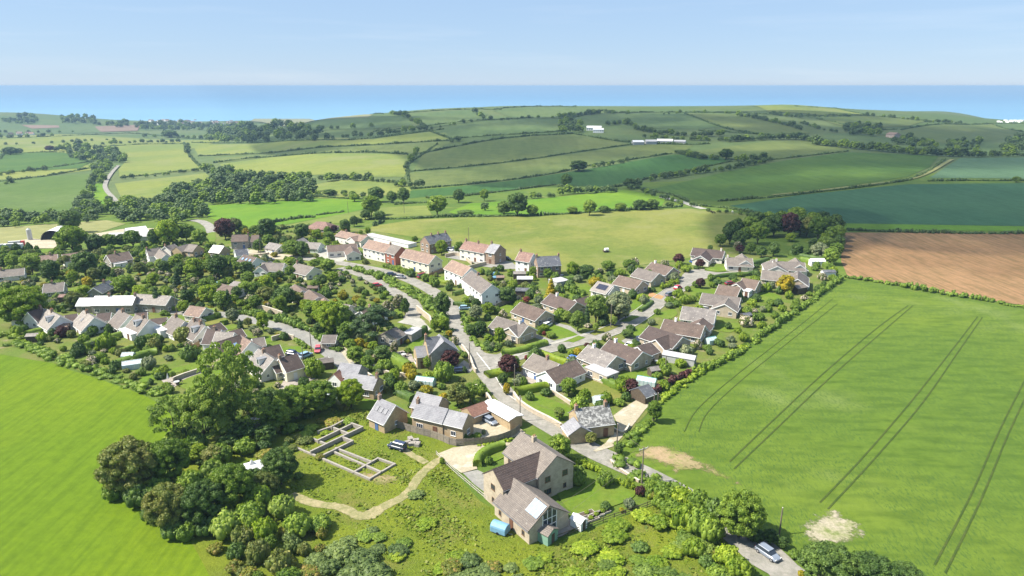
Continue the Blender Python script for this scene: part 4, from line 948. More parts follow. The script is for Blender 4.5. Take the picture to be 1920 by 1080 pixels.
RM = {
 'b': roof_mat('brown_tiles', (0.183, 0.133, 0.105), (0.156, 0.113, 0.090), (.32, .27, .21), amt=.42),
 'g': roof_mat('greybrown_tiles', (0.226, 0.195, 0.168), (0.199, 0.172, 0.148), (.36, .33, .28), amt=.42),
 'd': roof_mat('darkbrown_tiles', (0.125, 0.090, 0.078), (0.105, 0.078, 0.066), (.26, .22, .17), amt=.40),
 'p': roof_mat('pale_tiles', (0.312, 0.281, 0.250), (0.281, 0.254, 0.226), (.46, .42, .36), amt=.45),
 'n': roof_mat('tan_tiles', (0.296, 0.207, 0.160), (0.265, 0.183, 0.140), (.46, .34, .22), amt=.45),
 't': roof_mat('terracotta_tiles', (.285, .175, .140), (.25, .15, .12), (.46, .34, .25), amt=.45),
 's': roof_mat('slates', (0.156, 0.164, 0.183), (0.129, 0.136, 0.152), (.38, .38, .36), course=.26, amt=.45),
 'l': roof_mat('light_slates', (0.343, 0.343, 0.359), (0.296, 0.296, 0.312), (.24, .22, .24), course=.26, amt=.44),
 'm': roof_mat('mottled_slates', (0.179, 0.179, 0.172), (0.140, 0.140, 0.133), (.42, .41, .38), course=.26, amt=.54),
 'w': solid('white_sheet_roof', (.72, .70, .69), .5, .4, var=.06, scale=.8),
 'e': solid('felt_roof', (.42, .41, .41), .8, .2, var=.1, scale=1),
 'r': roof_mat('pantiles', (0.359, 0.195, 0.140), (0.281, 0.148, 0.101), (.26, .13, .09), amt=.47),
}
M_white = solid('white_trim', (.80, .79, .76), .6, .3, var=.03)
M_brownf = solid('brown_frames', (.16, .095, .05), .6, .3, var=.08)
M_glass = solid('window_glass', (.035, .045, .06), .12, .6, var=.0)
M_bglass = solid('painted_sky_glass', (.30, .44, .62), .1, .8, var=.05)  # pale blue base colour paints the sky's reflection into the glass
M_door = [solid('door_%s' % k, c, .6, .3, var=.05) for k, c in (('white', (.7, .7, .68)), ('brown', (.16, .08, .05)), ('blue', (.08, .14, .3)), ('red', (.4, .04, .03)))]
M_dark = solid('painted_inner_shade', (.02, .02, .022), .9, .1, var=.05)  # black that stands for the shade inside the arched shelter
M_pot = solid('clay_pot', (.38, .18, .10), .85, .2)
M_solar = solid('solar_cells', (.018, .022, .045), .18, .6, var=.02)
M_lead = solid('lead_grey', (.22, .22, .23), .6, .3)
WIN = {}
def window_meshes(w_, h_, brown=False, mull=1):
    k = (w_, h_, brown, mull)
    if k in WIN: return WIN[k]
    f = .08; b = MB(); d = .07
    b.box(-w_/2, w_/2, -.02, d, 0, f); b.box(-w_/2, w_/2, -.02, d, h_-f, h_)
    b.box(-w_/2, -w_/2+f, -.02, d, f, h_-f); b.box(w_/2-f, w_/2, -.02, d, f, h_-f)
    for i in range(mull):
        x = -w_/2+w_*(i+1)/(mull+1); b.box(x-.03, x+.03, -.02, d-.01, f, h_-f)
    b.box(-w_/2-.06, w_/2+.06, -.02, d+.06, -.07, -.004)
    fm = b.me('window_frame', M_brownf if brown else M_white)
    g = MB(); g.box(-w_/2+f*.5, w_/2-f*.5, -.015, .03, f*.5, h_-f*.5); pm = g.me('window_pane', M_glass)
    WIN[k] = (fm, pm); return WIN[k]
def door_mesh(i):
    k = ('door', i)
    if k not in WIN:
        b = MB(); b.box(-.45, .45, -.02, .06, 0, 2.05); b.box(-.53, -.455, -.02, .09, 0, 2.12); b.box(.455, .53, -.02, .09, 0, 2.12); b.box(-.53, .53, -.02, .09, 2.125, 2.2)
        WIN[k] = b.me('door', M_door[i])
    return WIN[k]
def garage_mesh(w_=2.3):
    k = ('gar', w_)
    if k not in WIN:
        b = MB(); b.box(-w_/2, w_/2, -.02, .05, 0, 2.1)
        for i in range(1, 5): b.box(-w_/2+.02, w_/2-.02, .05, .075, i*.42-.02, i*.42+.02)
        WIN[k] = b.me('garage_door', M_white)
    return WIN[k]
class Wing: pass
def roof_mesh(L, w_, hr, he, mat, ov=.35, vg=.22, courses=0, hip=False):
    b = MB(); th = .16; sl = (hr-he)/(w_/2); x0, x1 = -L/2-vg, L/2+vg
    ye = w_/2+ov; ze = he-sl*ov
    if hip:
        hx = min(L/2, w_/2)
        for s_ in (1, -1):
            b.poly([(x0, s_*ye, ze), (x1, s_*ye, ze), (L/2-hx*.98, 0, hr+.06), (-L/2+hx*.98, 0, hr+.06)][::s_])
        b.poly([(x1, -ye, ze), (x1, ye, ze), (L/2-hx*.98, 0, hr+.06)]); b.poly([(x0, ye, ze), (x0, -ye, ze), (-L/2+hx*.98, 0, hr+.06)])
        b.poly([(x0, ye, ze-.02), (x1, ye, ze-.02), (x1, -ye, ze-.02), (x0, -ye, ze-.02)])
        return b.me('roof', mat)
    for s_ in (1, -1):
        prof = [(0, hr+.01), (0, hr+.01+th), ]
        if courses:
            for i in range(1, courses+1):
                t = i/courses; y = ye*t; z = hr+.01+th+(ze-hr)*t
                prof.append((y, z+.035)); prof.append((y, z))
        else: prof.append((ye, ze+.01+th))
        prof += [(ye, ze+.01)]
        P3 = [(x0, s_*y, z) for y, z in prof]
        if s_ > 0: P3 = P3[::-1]
        b.prism(P3, (x1-x0, 0, 0))
    # ridge capping
    b.prism([(x0, -.16, hr+th-.07), (x0, .16, hr+th-.07), (x0, 0, hr+th+.09)], (x1-x0, 0, 0))
    return b.me('roof', mat)
def house(name, label, short, walls, roof, wings, **o):
    cat = o.get('cat', 'house'); W_ = []
    base = None
    for i, wg in enumerate(wings):
        u1, v1, u2, v2, hr, he, w_ = wg[:7]; fl = wg[7] if len(wg) > 7 else {}
        if wings[0][0] < 690 and wings[0][1] < 720 and 'terrace' not in name: hr, he, w_ = hr*.86, he*.86, w_*.9
        a = P(u1, v1, hr); b = P(u2, v2, hr)
        if o.get('len'): pass
        q = Wing(); q.hr, q.he, q.w = hr, he, w_; q.fl = fl
        d = b-a; q.ang = math.atan2(d.y, d.x); q.L = math.hypot(d.x, d.y); c = (a+b)/2; q.cx, q.cy = c.x, c.y
        if fl.get('L'): q.L = fl['L']
        if i == 0: base = q; q.z = min(ground(a.x, a.y), ground(b.x, b.y))+.0
        else:
            q.z = base.z; k = round((q.ang-base.ang)/(math.pi/2)); na = base.ang+k*math.pi/2
            q.L *= max(.5, abs(math.cos(na-q.ang))) if not fl.get('L') else 1; q.ang = na
        W_.append(q)
    root = empty(name, (base.cx, base.cy, base.z), base.ang)
    tag(root, label, cat, o.get('group'))
    inv = root.matrix_basis.inverted() if False else Matrix.Translation((base.cx, base.cy, base.z)) @ Matrix.Rotation(base.ang, 4, 'Z')
    inv = inv.inverted()
    dist = depth_of((base.cx, base.cy, base.z))
    frames = []
    for q in W_:
        p = inv @ Vector((q.cx, q.cy, q.z)); q.lx, q.ly, q.la = p.x, p.y, q.ang-base.ang; frames.append(q)
        BUILT.append((q.cx, q.cy, math.cos(q.ang), math.sin(q.ang), q.L/2+.8, q.w/2+.8))
    def inside_other(px, py, me_):
        for q in frames:
            if q is me_: continue
            dx, dy = px-q.lx, py-q.ly; c, s_ = math.cos(q.la), math.sin(q.la)
            if abs(dx*c+dy*s_) < q.L/2+.25 and abs(-dx*s_+dy*c) < q.w/2+.25: return True
        return False
    nwin = 0; door_done = o.get('nodoor', False)
    for qi, q in enumerate(frames):
        fl = q.fl; L, w_, hr, he = q.L, q.w, q.hr, q.he
        wm = WM[fl.get('wall', walls)]; rm = RM[fl.get('roof', roof)]
        b = MB(); e = .0
        if fl.get('flat'):
            b.box(-L/2, L/2, -w_/2, w_/2, -1.5, he)
        elif fl.get('hip'):
            b.box(-L/2, L/2, -w_/2, w_/2, -1.5, he)
        else:
            b.prism([(-L/2, -w_/2, -1.5), (-L/2, w_/2, -1.5), (-L/2, w_/2, he), (-L/2, 0, hr), (-L/2, -w_/2, he)][::-1], (L, 0, 0))
        b.build('wall', wm, root, (q.lx, q.ly, 0), q.la)
        if fl.get('flat'):
            rb = MB(); rb.box(-L/2-.15, L/2+.15, -w_/2-.15, w_/2+.15, he+.004, he+.16); rb.box(-L/2, L/2, -w_/2, w_/2, he+.163, he+.2)
            rr = rb.build('flat_roof', rm, root, (q.lx, q.ly, 0), q.la)
            for sk in range(fl.get('sky', 0)):
                sb = MB(); x = (sk+.5)/fl['sky']*L-L/2; sb.box(x-.5, x+.5, -.35, .35, he+.202, he+.32); sb.build('skylight', M_lead if not fl.get('bs') else M_bglass, rr)
        else:
            nc = int(math.hypot(w_/2, hr-he)/.34) if dist < 230 else 0
            ve = not o.get('noverge', False)
            rr = link('roof', roof_mesh(L, w_, hr, he, rm, ov=.35 if cat != 'shed' else .15, vg=(.22 if ve else .08), courses=nc, hip=fl.get('hip', False)), root, (q.lx, q.ly, 0), q.la)
            if ve and not fl.get('hip'):
                sl = (hr-he)/(w_/2); ye = w_/2+.38; ze = he-sl*.38
                for sx in (-L/2-.225, L/2+.225):
                    vb = MB()
                    for s_ in (1, -1):
                        x0, x1 = (sx-.06, sx) if sx < 0 else (sx, sx+.06)
                        b4 = [(x0, 0, hr-.12), (x0, 0, hr+.2), (x0, s_*ye, ze+.2), (x0, s_*ye, ze-.12)]
                        vb.prism(b4 if s_ < 0 else b4[::-1], (x1-x0, 0, 0))
                    vb.build('bargeboard', M_white, root, (q.lx, q.ly, 0), q.la)
            if o.get('gutter', True) and dist < 330 and not fl.get('hip'):
                ye = w_/2+.36; ze = he-(hr-he)/(w_/2)*.36
                for s_ in (1, -1):
                    gb = MB(); gb.box(-L/2-.15, L/2+.15, min(s_*ye, s_*(ye+.1)), max(s_*ye, s_*(ye+.1)), ze-.03, ze+.09)
                    gb.build('gutter', M_white if not o.get('darkgutter') else M_lead, root, (q.lx, q.ly, 0), q.la)
            for t in fl.get('chim', ()) or (o.get('chim', ()) if qi == 0 else ()):
                x = -L/2+L*t; cb = MB(); cw = .42
                cb.box(x-cw*.75, x+cw*.75, -cw, cw, hr-.9, hr+1.0); cb.box(x-cw*.85, x+cw*.85, -cw*1.12, cw*1.12, hr+1.003, hr+1.13)
                ch = cb.build('chimney', WM[o.get('cw', 'K')], rr)
                for yy in (-.2, .2):
                    pb = MB(); pb.tube((x, yy, hr+1.12), (x, yy, hr+1.5), .13, .1, 8); pb.build('chimney_pot', M_pot, rr)
            vis = 1 if math.cos(q.ang)*(0-q.cy)-math.sin(q.ang)*(0-q.cx) > 0 else -1   # slope facing the camera
            sl = math.atan2(hr-he, w_/2)
            def on_slope(nm, x, t, ww, hh, mt, side, th=.06):
                y = side*(w_/2)*t; z = hr+.20-(hr-he)*t+.05
                bb = MB(); bb.box(-ww/2, ww/2, -hh/2, hh/2, 0, th)
                if nm == 'skylight': bb.box(-ww/2-.08, -ww/2-.003, -hh/2-.08, hh/2+.08, -.02, th+.03); bb.box(ww/2+.003, ww/2+.08, -hh/2-.08, hh/2+.08, -.02, th+.03)
                ob = bb.build(nm, mt, rr, (x, y, z)); ob.rotation_euler = (-side*sl, 0, 0); return ob
            for sk in range(fl.get('sky', 0)): on_slope('skylight', -L/2+L*(sk+.7)/(fl['sky']+.6), .5, .8, 1.2, M_bglass if fl.get('bs') else M_lead, vis)
            for sk in range(fl.get('solar', 0)): on_slope('solar_panel', fl.get('sx', 0)+(sk-(fl['solar']-1)/2)*1.12, .5, 1.05, 2.6, M_solar, vis)
            if fl.get('dormer'):
                for t in fl['dormer']:
                    x = -L/2+L*t; y = vis*w_*.26; zb = hr-(hr-he)*.72
                    db = MB(); y0, y1 = sorted((vis*.3, vis*w_*.36)); db.box(x-.8, x+.8, y0, y1, zb+.5, hr-.35)
                    dd = db.build('dormer', M_white, rr)
                    db = MB(); db.box(x-.95, x+.95, y0-.1, y1+.1, hr-.345, hr-.2); db.build('dormer_roof', M_lead, rr)
                    yf = vis*w_*.36; db = MB(); db.box(x-.6, x+.6, min(yf, yf+vis*.03), max(yf, yf+vis*.03), zb+.65, hr-.5); db.build('dormer_window', M_glass, rr)
        # openings
        brown = o.get('brown', False)
        stor = [(.95 if he < 4 else .9)]+([he-1.75] if he >= 4.2 else [])
        if o.get('nowin') or fl.get('nowin'): stor = []
        for (nx, ny, ln) in ((0, -1, L), (0, 1, L), (1, 0, w_), (-1, 0, w_)):
            c, s_ = math.cos(q.ang), math.sin(q.ang); wx, wy = nx*c-ny*s_, nx*s_+ny*c
            if wx*(0-q.cx)+wy*(0-q.cy) < -8 and not (wx < -.2): continue
            if wx*(0-q.cx)+wy*(0-q.cy) < -60: continue
            cnt = max(1, int(ln/3.1)); gable = nx != 0
            if gable and ln > 5: cnt = 2 if not fl.get('gw') else fl['gw']
            for si, z in enumerate(stor):
                for k in range(cnt):
                    t = (k+.5)/cnt; al = -ln/2+ln*t
                    lx = nx*L/2-ny*al if nx == 0 else nx*L/2; ly = ny*w_/2 if nx == 0 else nx*al
                    if nx == 0: lx = al
                    hx = q.lx+lx*math.cos(q.la)-ly*math.sin(q.la); hy = q.ly+lx*math.sin(q.la)+ly*math.cos(q.la)
                    if inside_other(hx, hy, q): continue
                    rz = q.la+math.atan2(ny, nx)-math.pi/2
                    r_ = rnd.random()
                    if si == 0 and not door_done and not gable and k == cnt//2:
                        link('door', door_mesh(rnd.choice([0, 1, 1, 2]) if not brown else 1), root, (hx, hy, .02), rz); door_done = True; continue
                    if si == 0 and fl.get('gd') == (nx, ny) :
                        if k == 0 or fl.get('gd2'): link('garage_door', garage_mesh(fl.get('gdw', 2.3)), root, (hx, hy, .02), rz)
                        continue
                    if gable and fl.get('blank'): continue
                    ww = .75 if r_ < .2 else (1.25 if r_ < .65 else 1.85); ww = min(ww, ln/cnt-.7); hh = 1.15 if ww > .8 else .95
                    if ww < .5: continue
                    ww = round(ww*4)/4; fm, pm = window_meshes(ww, hh, brown, 1 if ww < 1.5 else 2)
                    wo_ = link('window', fm, root, (hx, hy, z), rz); link('pane', pm, wo_); nwin += 1
    if short: LAND.append((short,)+px_of((base.cx, base.cy, base.z+2)))
    root['short'] = short or ''
    return root, frames
HB = 4.9; EB = 2.5; H2 = 7.9; E2 = 5.1
house('stone_house', 'large beige stone house with brown tiled cross wings, glazed gable and lean barn wing', 'long beige stone house', 'B', 'g',
 [(977, 811, 1044, 856, 8.2, 5.3, 8.4, {'chim': (.38,)}), (923, 880, 1013, 849, 7.6, 5.2, 6.4, {'roof': 'd', 'gw': 1}), (963, 898, 1031, 949, 5.9, 2.9, 8.6, {'blank': True})], brown=True, cw='B', noverge=True, darkgutter=True, nodoor=False)
house('stone_farmhouse', 'honey stone farmhouse with pale slate roof behind the curved board fence', 'honey stone farmhouse', 'H', 'l',
 [(783, 755, 840, 768, 5.7, 3.7, 5.0, {'chim': (.02,)}), (842, 769, 877, 778, 5.5, 3.6, 4.8), (783, 735, 828, 747, 5.2, 3.0, 5.6, {'nowin': True})], noverge=True)
house('annexe', 'small stone annexe with slate catslide roof and white garage door', 'slate roofed annexe', 'H', 'l',
 [(712, 748, 741, 760, 5.7, 2.6, 7.0, {'chim': (.0,), 'sky': 3, 'gd': (0, -1), 'gd2': True, 'gdw': 2.75, 'gw': 1})])
house('barn_range', 'low roadside stone outbuilding range with white sheet roof', 'white roofed roadside barn', 'H', 'w',
 [(914, 751, 968, 781, 3.0, 2.6, 3.6, {'sky': 0, 'nowin': True}), (878, 767, 905, 752, 3.5, 2.2, 4.4, {'roof': 'r', 'nowin': True})], cat='barn', noverge=True)
house('slate_cottage', 'stone cottage with mottled slate roof standing hard against the lane', 'mottled slate cottage', 'H', 'm',
 [(1078, 768, 1141, 760, 5.8, 3.3, 7.2, {'chim': (.03, .9)}), (1060, 785, 1104, 799, 4.0, 2.4, 5.0, {'roof': 'l', 'nowin': True})], noverge=True)
house('garage_shed', 'old timber garage with slate roof at the end of the gravel drive', 'old timber garage', 'T', 's', [(1197, 728, 1216, 721, 3.6, 2.2, 4.8, {'nowin': True})], cat='garage', nodoor=True, noverge=True)
R = [
 ('cottage', 'white rendered cottage with a terracotta roof at the paddock edge', 'white terracotta roofed cottage', 'W', 't', [(975, 472, 1000, 476, H2, E2, 6.5)], {'chim': (.05,)}),
 ('brick_house', 'brown brick house with wide slate roof and tall end chimneys', 'slate roofed brick house', 'P', 's', [(1005, 482, 1048, 480, H2, E2, 7.5, {'wall': 'K'})], {'chim': (.03, .98), 'noverge': True}),
 ('bungalow', 'pale roofed bungalow with dark solar panels on the front slope', 'solar panelled bungalow', 'O', 'p', [(1122, 528, 1150, 535, HB, EB, 8.5, {'solar': 4}), (1142, 541, 1136, 530, 4.4, 2.4, 6)], {}),
 ('bungalow', 'brown roofed bungalow with a white side wall behind the willow', 'white sided bungalow', 'B', 'b', [(1162, 517, 1204, 527, HB, EB, 8.5)], {}),
 ('bungalow', 'grey brown bungalow second from the top of the row', 'second bungalow of the upper row', 'B', 'g', [(1197, 503, 1235, 513, HB, EB, 8.5)], {}),
 ('bungalow', 'topmost brown roofed bungalow of the upper row beside the red shrub', 'topmost upper row bungalow', 'B', 'b', [(1223, 492, 1262, 502, HB, EB, 8.5)], {'chim': (.15,), 'cw': 'W'}),
 ('bungalow', 'dark roofed L shaped bungalow behind the wisteria shrub', 'dark roofed L shaped bungalow', 'B', 'd', [(1033, 551, 1081, 567, HB, EB, 8.5), (1078, 562, 1104, 556, 4.4, 2.4, 6.5)], {'chim': (.25,), 'cw': 'W'}),
 ('bungalow', 'long brown roofed bungalow with the white car on its drive', 'long brown roofed bungalow', 'B', 'b', [(977, 567, 1022, 583, HB, EB, 8.5)], {}),
 ('bungalow', 'corner bungalow with a grey brown stepped roof at the junction', 'corner bungalow', 'B', 'g', [(933, 594, 990, 611, HB, EB, 8.0), (953, 614, 983, 605, 4.5, 2.4, 7.0)], {'chim': (.75,), 'cw': 'W'}),
 ('bungalow', 'white walled L shaped bungalow with long brown front wing', 'white L shaped bungalow', 'W', 'g', [(1001, 664, 1048, 683, HB, EB, 8.0), (1020, 695, 1083, 677, 4.7, 2.5, 7.2, {'roof': 'b'})], {'chim': (.55,)}),
 ('bungalow', 'pale roofed bungalow with a flat roofed side porch', 'flat porch bungalow', 'B', 'p', [(1104, 648, 1155, 668, HB, EB, 8.6), (1114, 690, 1142, 697, 2.5, 2.5, 4.5, {'flat': True, 'roof': 'e', 'L': 8})], {'chim': (.2,), 'cw': 'W'}),
 ('bungalow', 'dark brown bungalow with a detached looking garage wing and parked cars', 'dark brown garage wing bungalow', 'B', 'd', [(1144, 638, 1204, 660, HB, EB, 8.6), (1196, 651, 1220, 643, 4.0, 2.3, 6.5)], {'chim': (.18,), 'cw': 'W'}),
 ('bungalow', 'dark brown bungalow with a pale blank front gable wing', 'blank gabled bungalow', 'B', 'd', [(1218, 612, 1279, 632, HB, EB, 8.6), (1229, 637, 1260, 627, 4.5, 2.4, 6.5, {'blank': True})], {}),
 ('bungalow', 'brown roofed bungalow with long stone side wall near the green shed', 'long stone sided bungalow', 'B', 'b', [(1247, 599, 1320, 611, HB, EB, 8.2), (1310, 606, 1318, 597, 4.3, 2.4, 6.5)], {'chim': (.28,), 'cw': 'W'}),
 ('bungalow', 'bungalow with a weathered pale roof and white wall', 'weathered pale roofed bungalow', 'W', 'p', [(1281, 575, 1342, 582, 5.2, EB, 9.5)], {}),
 ('bungalow', 'grey roofed bungalow with a broad front gable above the pale roof', 'broad gabled grey bungalow', 'B', 'g', [(1318, 550, 1388, 559, HB, EB, 8.6), (1355, 570, 1370, 560, 4.6, 2.5, 8.0)], {}),
 ('bungalow', 'small brown roofed bungalow with white bargeboards beside the red car', 'small brown bungalow by the red car', 'B', 'd', [(1349, 534, 1388, 540, HB, EB, 8.0, {'roof': 'b'})], {}),
 ('bungalow', 'brown bungalow with a white conservatory on its end', 'conservatory bungalow', 'B', 'b', [(1393, 522, 1423, 527, HB, EB, 8.0), (1378, 532, 1396, 526, 4.3, 2.4, 6), (1398, 543, 1408, 545, 2.4, 2.4, 4, {'flat': True, 'roof': 'w', 'wall': 'W'})], {}),
 ('bungalow', 'pale grey roofed bungalow behind the golden maple', 'bungalow behind the golden maple', 'B', 'g', [(1430, 507, 1493, 513, HB, EB, 8.2), (1491, 523, 1502, 509, 4.8, 2.5, 7.5)], {}),
 ('bungalow', 'double gabled bungalow with rooftop box and grey brown roof', 'double gabled bungalow', 'O', 'g', [(1450, 490, 1508, 493, HB, EB, 8.2), (1449, 499, 1459, 487, 4.7, 2.5, 8.5), (1490, 484, 1502, 497, 4.6, 2.5, 6)], {'chim': (.1,), 'cw': 'O'}),
 ('bungalow', 'cream gabled bungalow with crossed roofs facing the cul de sac', 'cream crossed roof bungalow', 'O', 'g', [(1362, 483, 1410, 485, HB, EB, 8.4), (1390, 476, 1400, 489, 4.7, 2.5, 6.5)], {'chim': (.05,), 'cw': 'O'}),
 ('bungalow', 'dark roofed bungalow with a pale central gable and blue car', 'dark roofed bungalow by the tree ring', 'O', 'd', [(1300, 465, 1358, 471, HB, EB, 8.2), (1316, 480, 1324, 468, 4.5, 2.5, 7)], {'chim': (.9,), 'cw': 'O'}),
 ('terrace_house', 'long tan roofed terrace with cream walls behind the gardens', 'tan roofed cream terrace', 'O', 'n', [(692, 450, 733, 458, H2, E2, 7.5)], {'chim': (.98,)}),
 ('terrace_house', 'red painted end house of the tan roofed terrace', 'red painted end house', 'Q', 'g', [(735, 458.5, 753, 462.5, H2, E2, 7.5, {'gw': 1, 'wall': 'R'})], {'noverge': True}),
 ('terrace_house', 'cream terrace with a pinkish tan roof and yellow end gable', 'cream terrace with the yellow gable', 'C', 'n', [(763, 467, 816, 478, H2, E2, 7.5)], {}),
 ('terrace_house', 'white terrace of the curve with a smooth pink brown roof', 'pink roofed white terrace', 'W', 't', [(848, 488, 883, 500.5, H2, E2, 7.5, {'roof': 'n'})], {}),
 ('terrace_house', 'nearest white terrace with a brown roof and small front porch', 'nearest white terrace', 'W', 'g', [(884, 508, 922, 533, H2, E2, 7.5), (917, 553, 930, 549, 2.6, 2.6, 3.5, {'flat': True, 'roof': 'w', 'nowin': True})], {'chim': (.35,)}),
 ('brick_house', 'brick house with grey slate roof and three ridge chimneys', 'brick house with three chimneys', 'P', 's', [(796, 444, 837, 436, H2, E2, 7.5, {'wall': 'K'})], {'chim': (.3, .62, .95), 'noverge': True}),
 ('terrace_house', 'white and brick terrace with dusty pink roofs at the paddock edge', 'white and brick terrace', 'O', 't', [(872, 452, 918, 458, H2, E2, 7.5)], {'chim': (.05, .55), 'noverge': True}),
 ('brick_house', 'slate roofed brown brick end house of the paddock terrace', 'slate roofed brick end house', 'K', 's', [(921, 457, 938, 459.5, H2+.2, E2+.2, 8.0, {'gw': 1, 'roof': 'l'})], {'chim': (.05,), 'noverge': True}),
 ('garage_block', 'long white flat roofed garage block with red doors', 'white garage block', 'W', 'e', [(690, 439, 773, 454, 2.6, 2.6, 5.5, {'flat': True, 'nowin': True})], {'cat': 'garage'}),
 ('house', 'brown roofed house beside the white garage block', 'brown roofed house by the garages', 'O', 'n', [(640, 433, 688, 441, 6.5, 4.2, 9), (668, 446, 676, 436, 6.0, 4.2, 7)], {'chim': (.2,)}),
 ('house', 'long brown roofed house with a pale forecourt', 'house with the pale forecourt', 'O', 'b', [(613, 461, 668, 456, 6.0, 3.6, 9), (655, 470, 665, 460, 5.6, 3.6, 7)], {}),
 ('bungalow', 'orange red hipped roof bungalow standing alone by the field', 'red hipped bungalow', 'P', 't', [(588, 415, 616, 415, 6.5, 2.8, 12, {'hip': True, 'L': 16})], {}),
 ('stone_house', 'brown roofed old house with bay windows beside the copper beech', 'brown roofed old house', 'G', 'b', [(435, 441, 466, 439, H2, 4.9, 7), (470, 441, 487, 438, H2, 5.0, 7.5)], {'chim': (.97,), 'noverge': True}),
 ('house', 'honey coloured gabled house with grey roofs beside the lane trees', 'honey gabled house', 'H', 'g', [(330, 463, 352, 458, 7, 4.6, 7), (352, 458, 373, 458, H2, 5, 7.5)], {'noverge': True}),
 ('house', 'small stone house with a bright pale roof', 'bright pale roofed house', 'H', 'w', [(400, 460, 420, 461, 6.5, 3.6, 7.5)], {'noverge': True}),
 ('cottage', 'little white cottage with a dark slate roof on the upper lane', 'little slate roofed cottage', 'E', 's', [(440, 469, 462, 466, 6.4, 4.0, 6)], {}),
 ('bungalow', 'brown roofed bungalow with three white skylights', 'three skylight bungalow', 'W', 'b', [(457, 478, 481, 482, 5.8, 2.7, 8.5, {'sky': 3, 'bs': True})], {}),
 ('bungalow', 'white gabled bungalow with a long grey brown roof below the lane', 'white gabled lane bungalow', 'W', 'g', [(493, 493, 533, 493, 5.6, 2.8, 8), (494, 500, 499, 490, 5.2, 2.8, 6)], {}),
 ('bungalow', 'cream verandah bungalow with a pale green gable', 'cream verandah bungalow', 'C', 'g', [(556, 494, 588, 500, 5.8, 3.0, 9)], {'chim': (.05,)}),
 ('house', 'pale green house half hidden behind a dark tree', 'half hidden pale green house', 'E', 'p', [(553, 452, 568, 446, 6.5, 4, 7), (572, 452, 597, 456, 5.5, 3, 8)], {}),
 ('bungalow', 'left one of two brown gabled bungalows in the village centre', 'left brown gabled bungalow', 'O', 'b', [(553, 534, 567, 544, 5.2, 2.6, 8.5)], {}),
 ('bungalow', 'right one of two brown gabled bungalows in the village centre', 'right brown gabled bungalow', 'O', 'b', [(580, 544, 597, 556, 5.2, 2.6, 8.5)], {}),
 ('bungalow', 'low brown roof sunk among trees with a blue tarpaulin beside it', 'low roof with the blue tarpaulin', 'O', 'b', [(413, 532, 452, 540, 4.2, 2.3, 7)], {}),
 ('shed', 'square pale roofed outbuilding among trees', 'square pale outbuilding', 'T', 'p', [(440, 528, 456, 530, 3.4, 2.3, 6)], {'cat': 'shed', 'nowin': True}),
 ('bungalow', 'brown roofed white bungalow above the flat topped cedar', 'bungalow above the cedar', 'W', 'b', [(676, 583, 710, 571, 5.4, 2.7, 8.5)], {'chim': (.5,)}),
 ('bungalow', 'tan hipped bungalow roof near the orange patio', 'tan hipped bungalow', 'O', 'n', [(598, 560, 618, 557, 5, 2.6, 8, {'hip': True})], {}),
 ('bungalow', 'small grey roofed bungalow with an orange clay patio', 'small grey roofed bungalow', 'O', 'g', [(634, 569, 656, 572, 5, 2.6, 8)], {}),
 ('stone_house', 'grey stone house with a pale slate cross gable and lower wing', 'grey stone house by the lane', 'H', 's', [(798, 634, 824, 631, 8.2, 5.2, 6.8, {'wall': 'H'}), (832, 641, 824, 627, 8.0, 5.0, 7.4, {'wall': 'G', 'roof': 'l', 'gw': 1}), (778, 651, 797, 649, 5.6, 3.8, 5.0, {'roof': 'l'})], {'chim': (.02,), 'noverge': True}),
 ('outbuilding', 'low grey outbuilding behind the tall dark hedge', 'low grey outbuilding', 'G', 'g', [(725, 624, 743, 614, 4.2, 2.6, 6.5), (760, 621, 785, 619, 2.7, 2.6, 6, {'flat': True, 'roof': 'e', 'nowin': True})], {'cat': 'outbuilding', 'noverge': True}),
 ('garage', 'single garage with a brown roof beside the lane hedge', 'single lane garage', 'B', 'g', [(607, 629, 631, 629, 3.9, 2.3, 5.5, {'gd': (1, 0), 'nowin': False, 'gw': 1})], {'cat': 'garage', 'nodoor': True}),
 ('cottage', 'old cottage with pale slate roofs and a tall end chimney', 'pale slated old cottage', 'H', 'l', [(639, 681, 678, 686, 6.2, 3.8, 6.4, {'wall': 'G'}), (657, 696, 703, 713, 5.8, 3.6, 6.0, {'chim': (.97,)}), (628, 702, 634, 694, 5, 3, 4, {'roof': 'r', 'wall': 'W'})], {'noverge': True}),
 ('chalet_bungalow', 'leftmost cream chalet of the row with a dark brown roof', 'leftmost cream chalet', 'O', 'd', [(53, 585, 78, 578, 6.6, 3.4, 7), (25, 600, 48, 597, 2.8, 2.8, 5, {'flat': True, 'roof': 'n'})], {'chim': (.9,)}),
 ('chalet_bungalow', 'white gabled chalet with two dark dormers, second from the left', 'second chalet', 'W', 'p', [(86, 579, 112, 592, 6.4, 2.5, 8.6, {'dormer': (.7,), 'blank': True})], {'chim': (.45,)}),
 ('chalet_bungalow', 'pale roofed chalet with a brown roof light and white gable', 'brown roof light chalet', 'W', 'p', [(157, 583, 176, 595, 6.4, 2.5, 8.6, {'sky': 1})], {'chim': (.35,)}),
 ('chalet_bungalow', 'chalet with a pale green gable in the middle of the row', 'green gabled chalet', 'E', 'g', [(224, 582, 243, 591, 6.4, 2.5, 8.6, {'blank': True})], {'chim': (.35,)}),
 ('chalet_bungalow', 'chalet with a white dormer beside the flat roofed sun room', 'white dormer chalet', 'W', 'g', [(255, 591, 279, 600, 6.4, 2.5, 8.6, {'dormer': (.55,), 'blank': True}), (238, 615, 258, 622, 2.6, 2.6, 5, {'flat': True, 'roof': 'w', 'sky': 2, 'L': 8})], {'chim': (.6,)}),
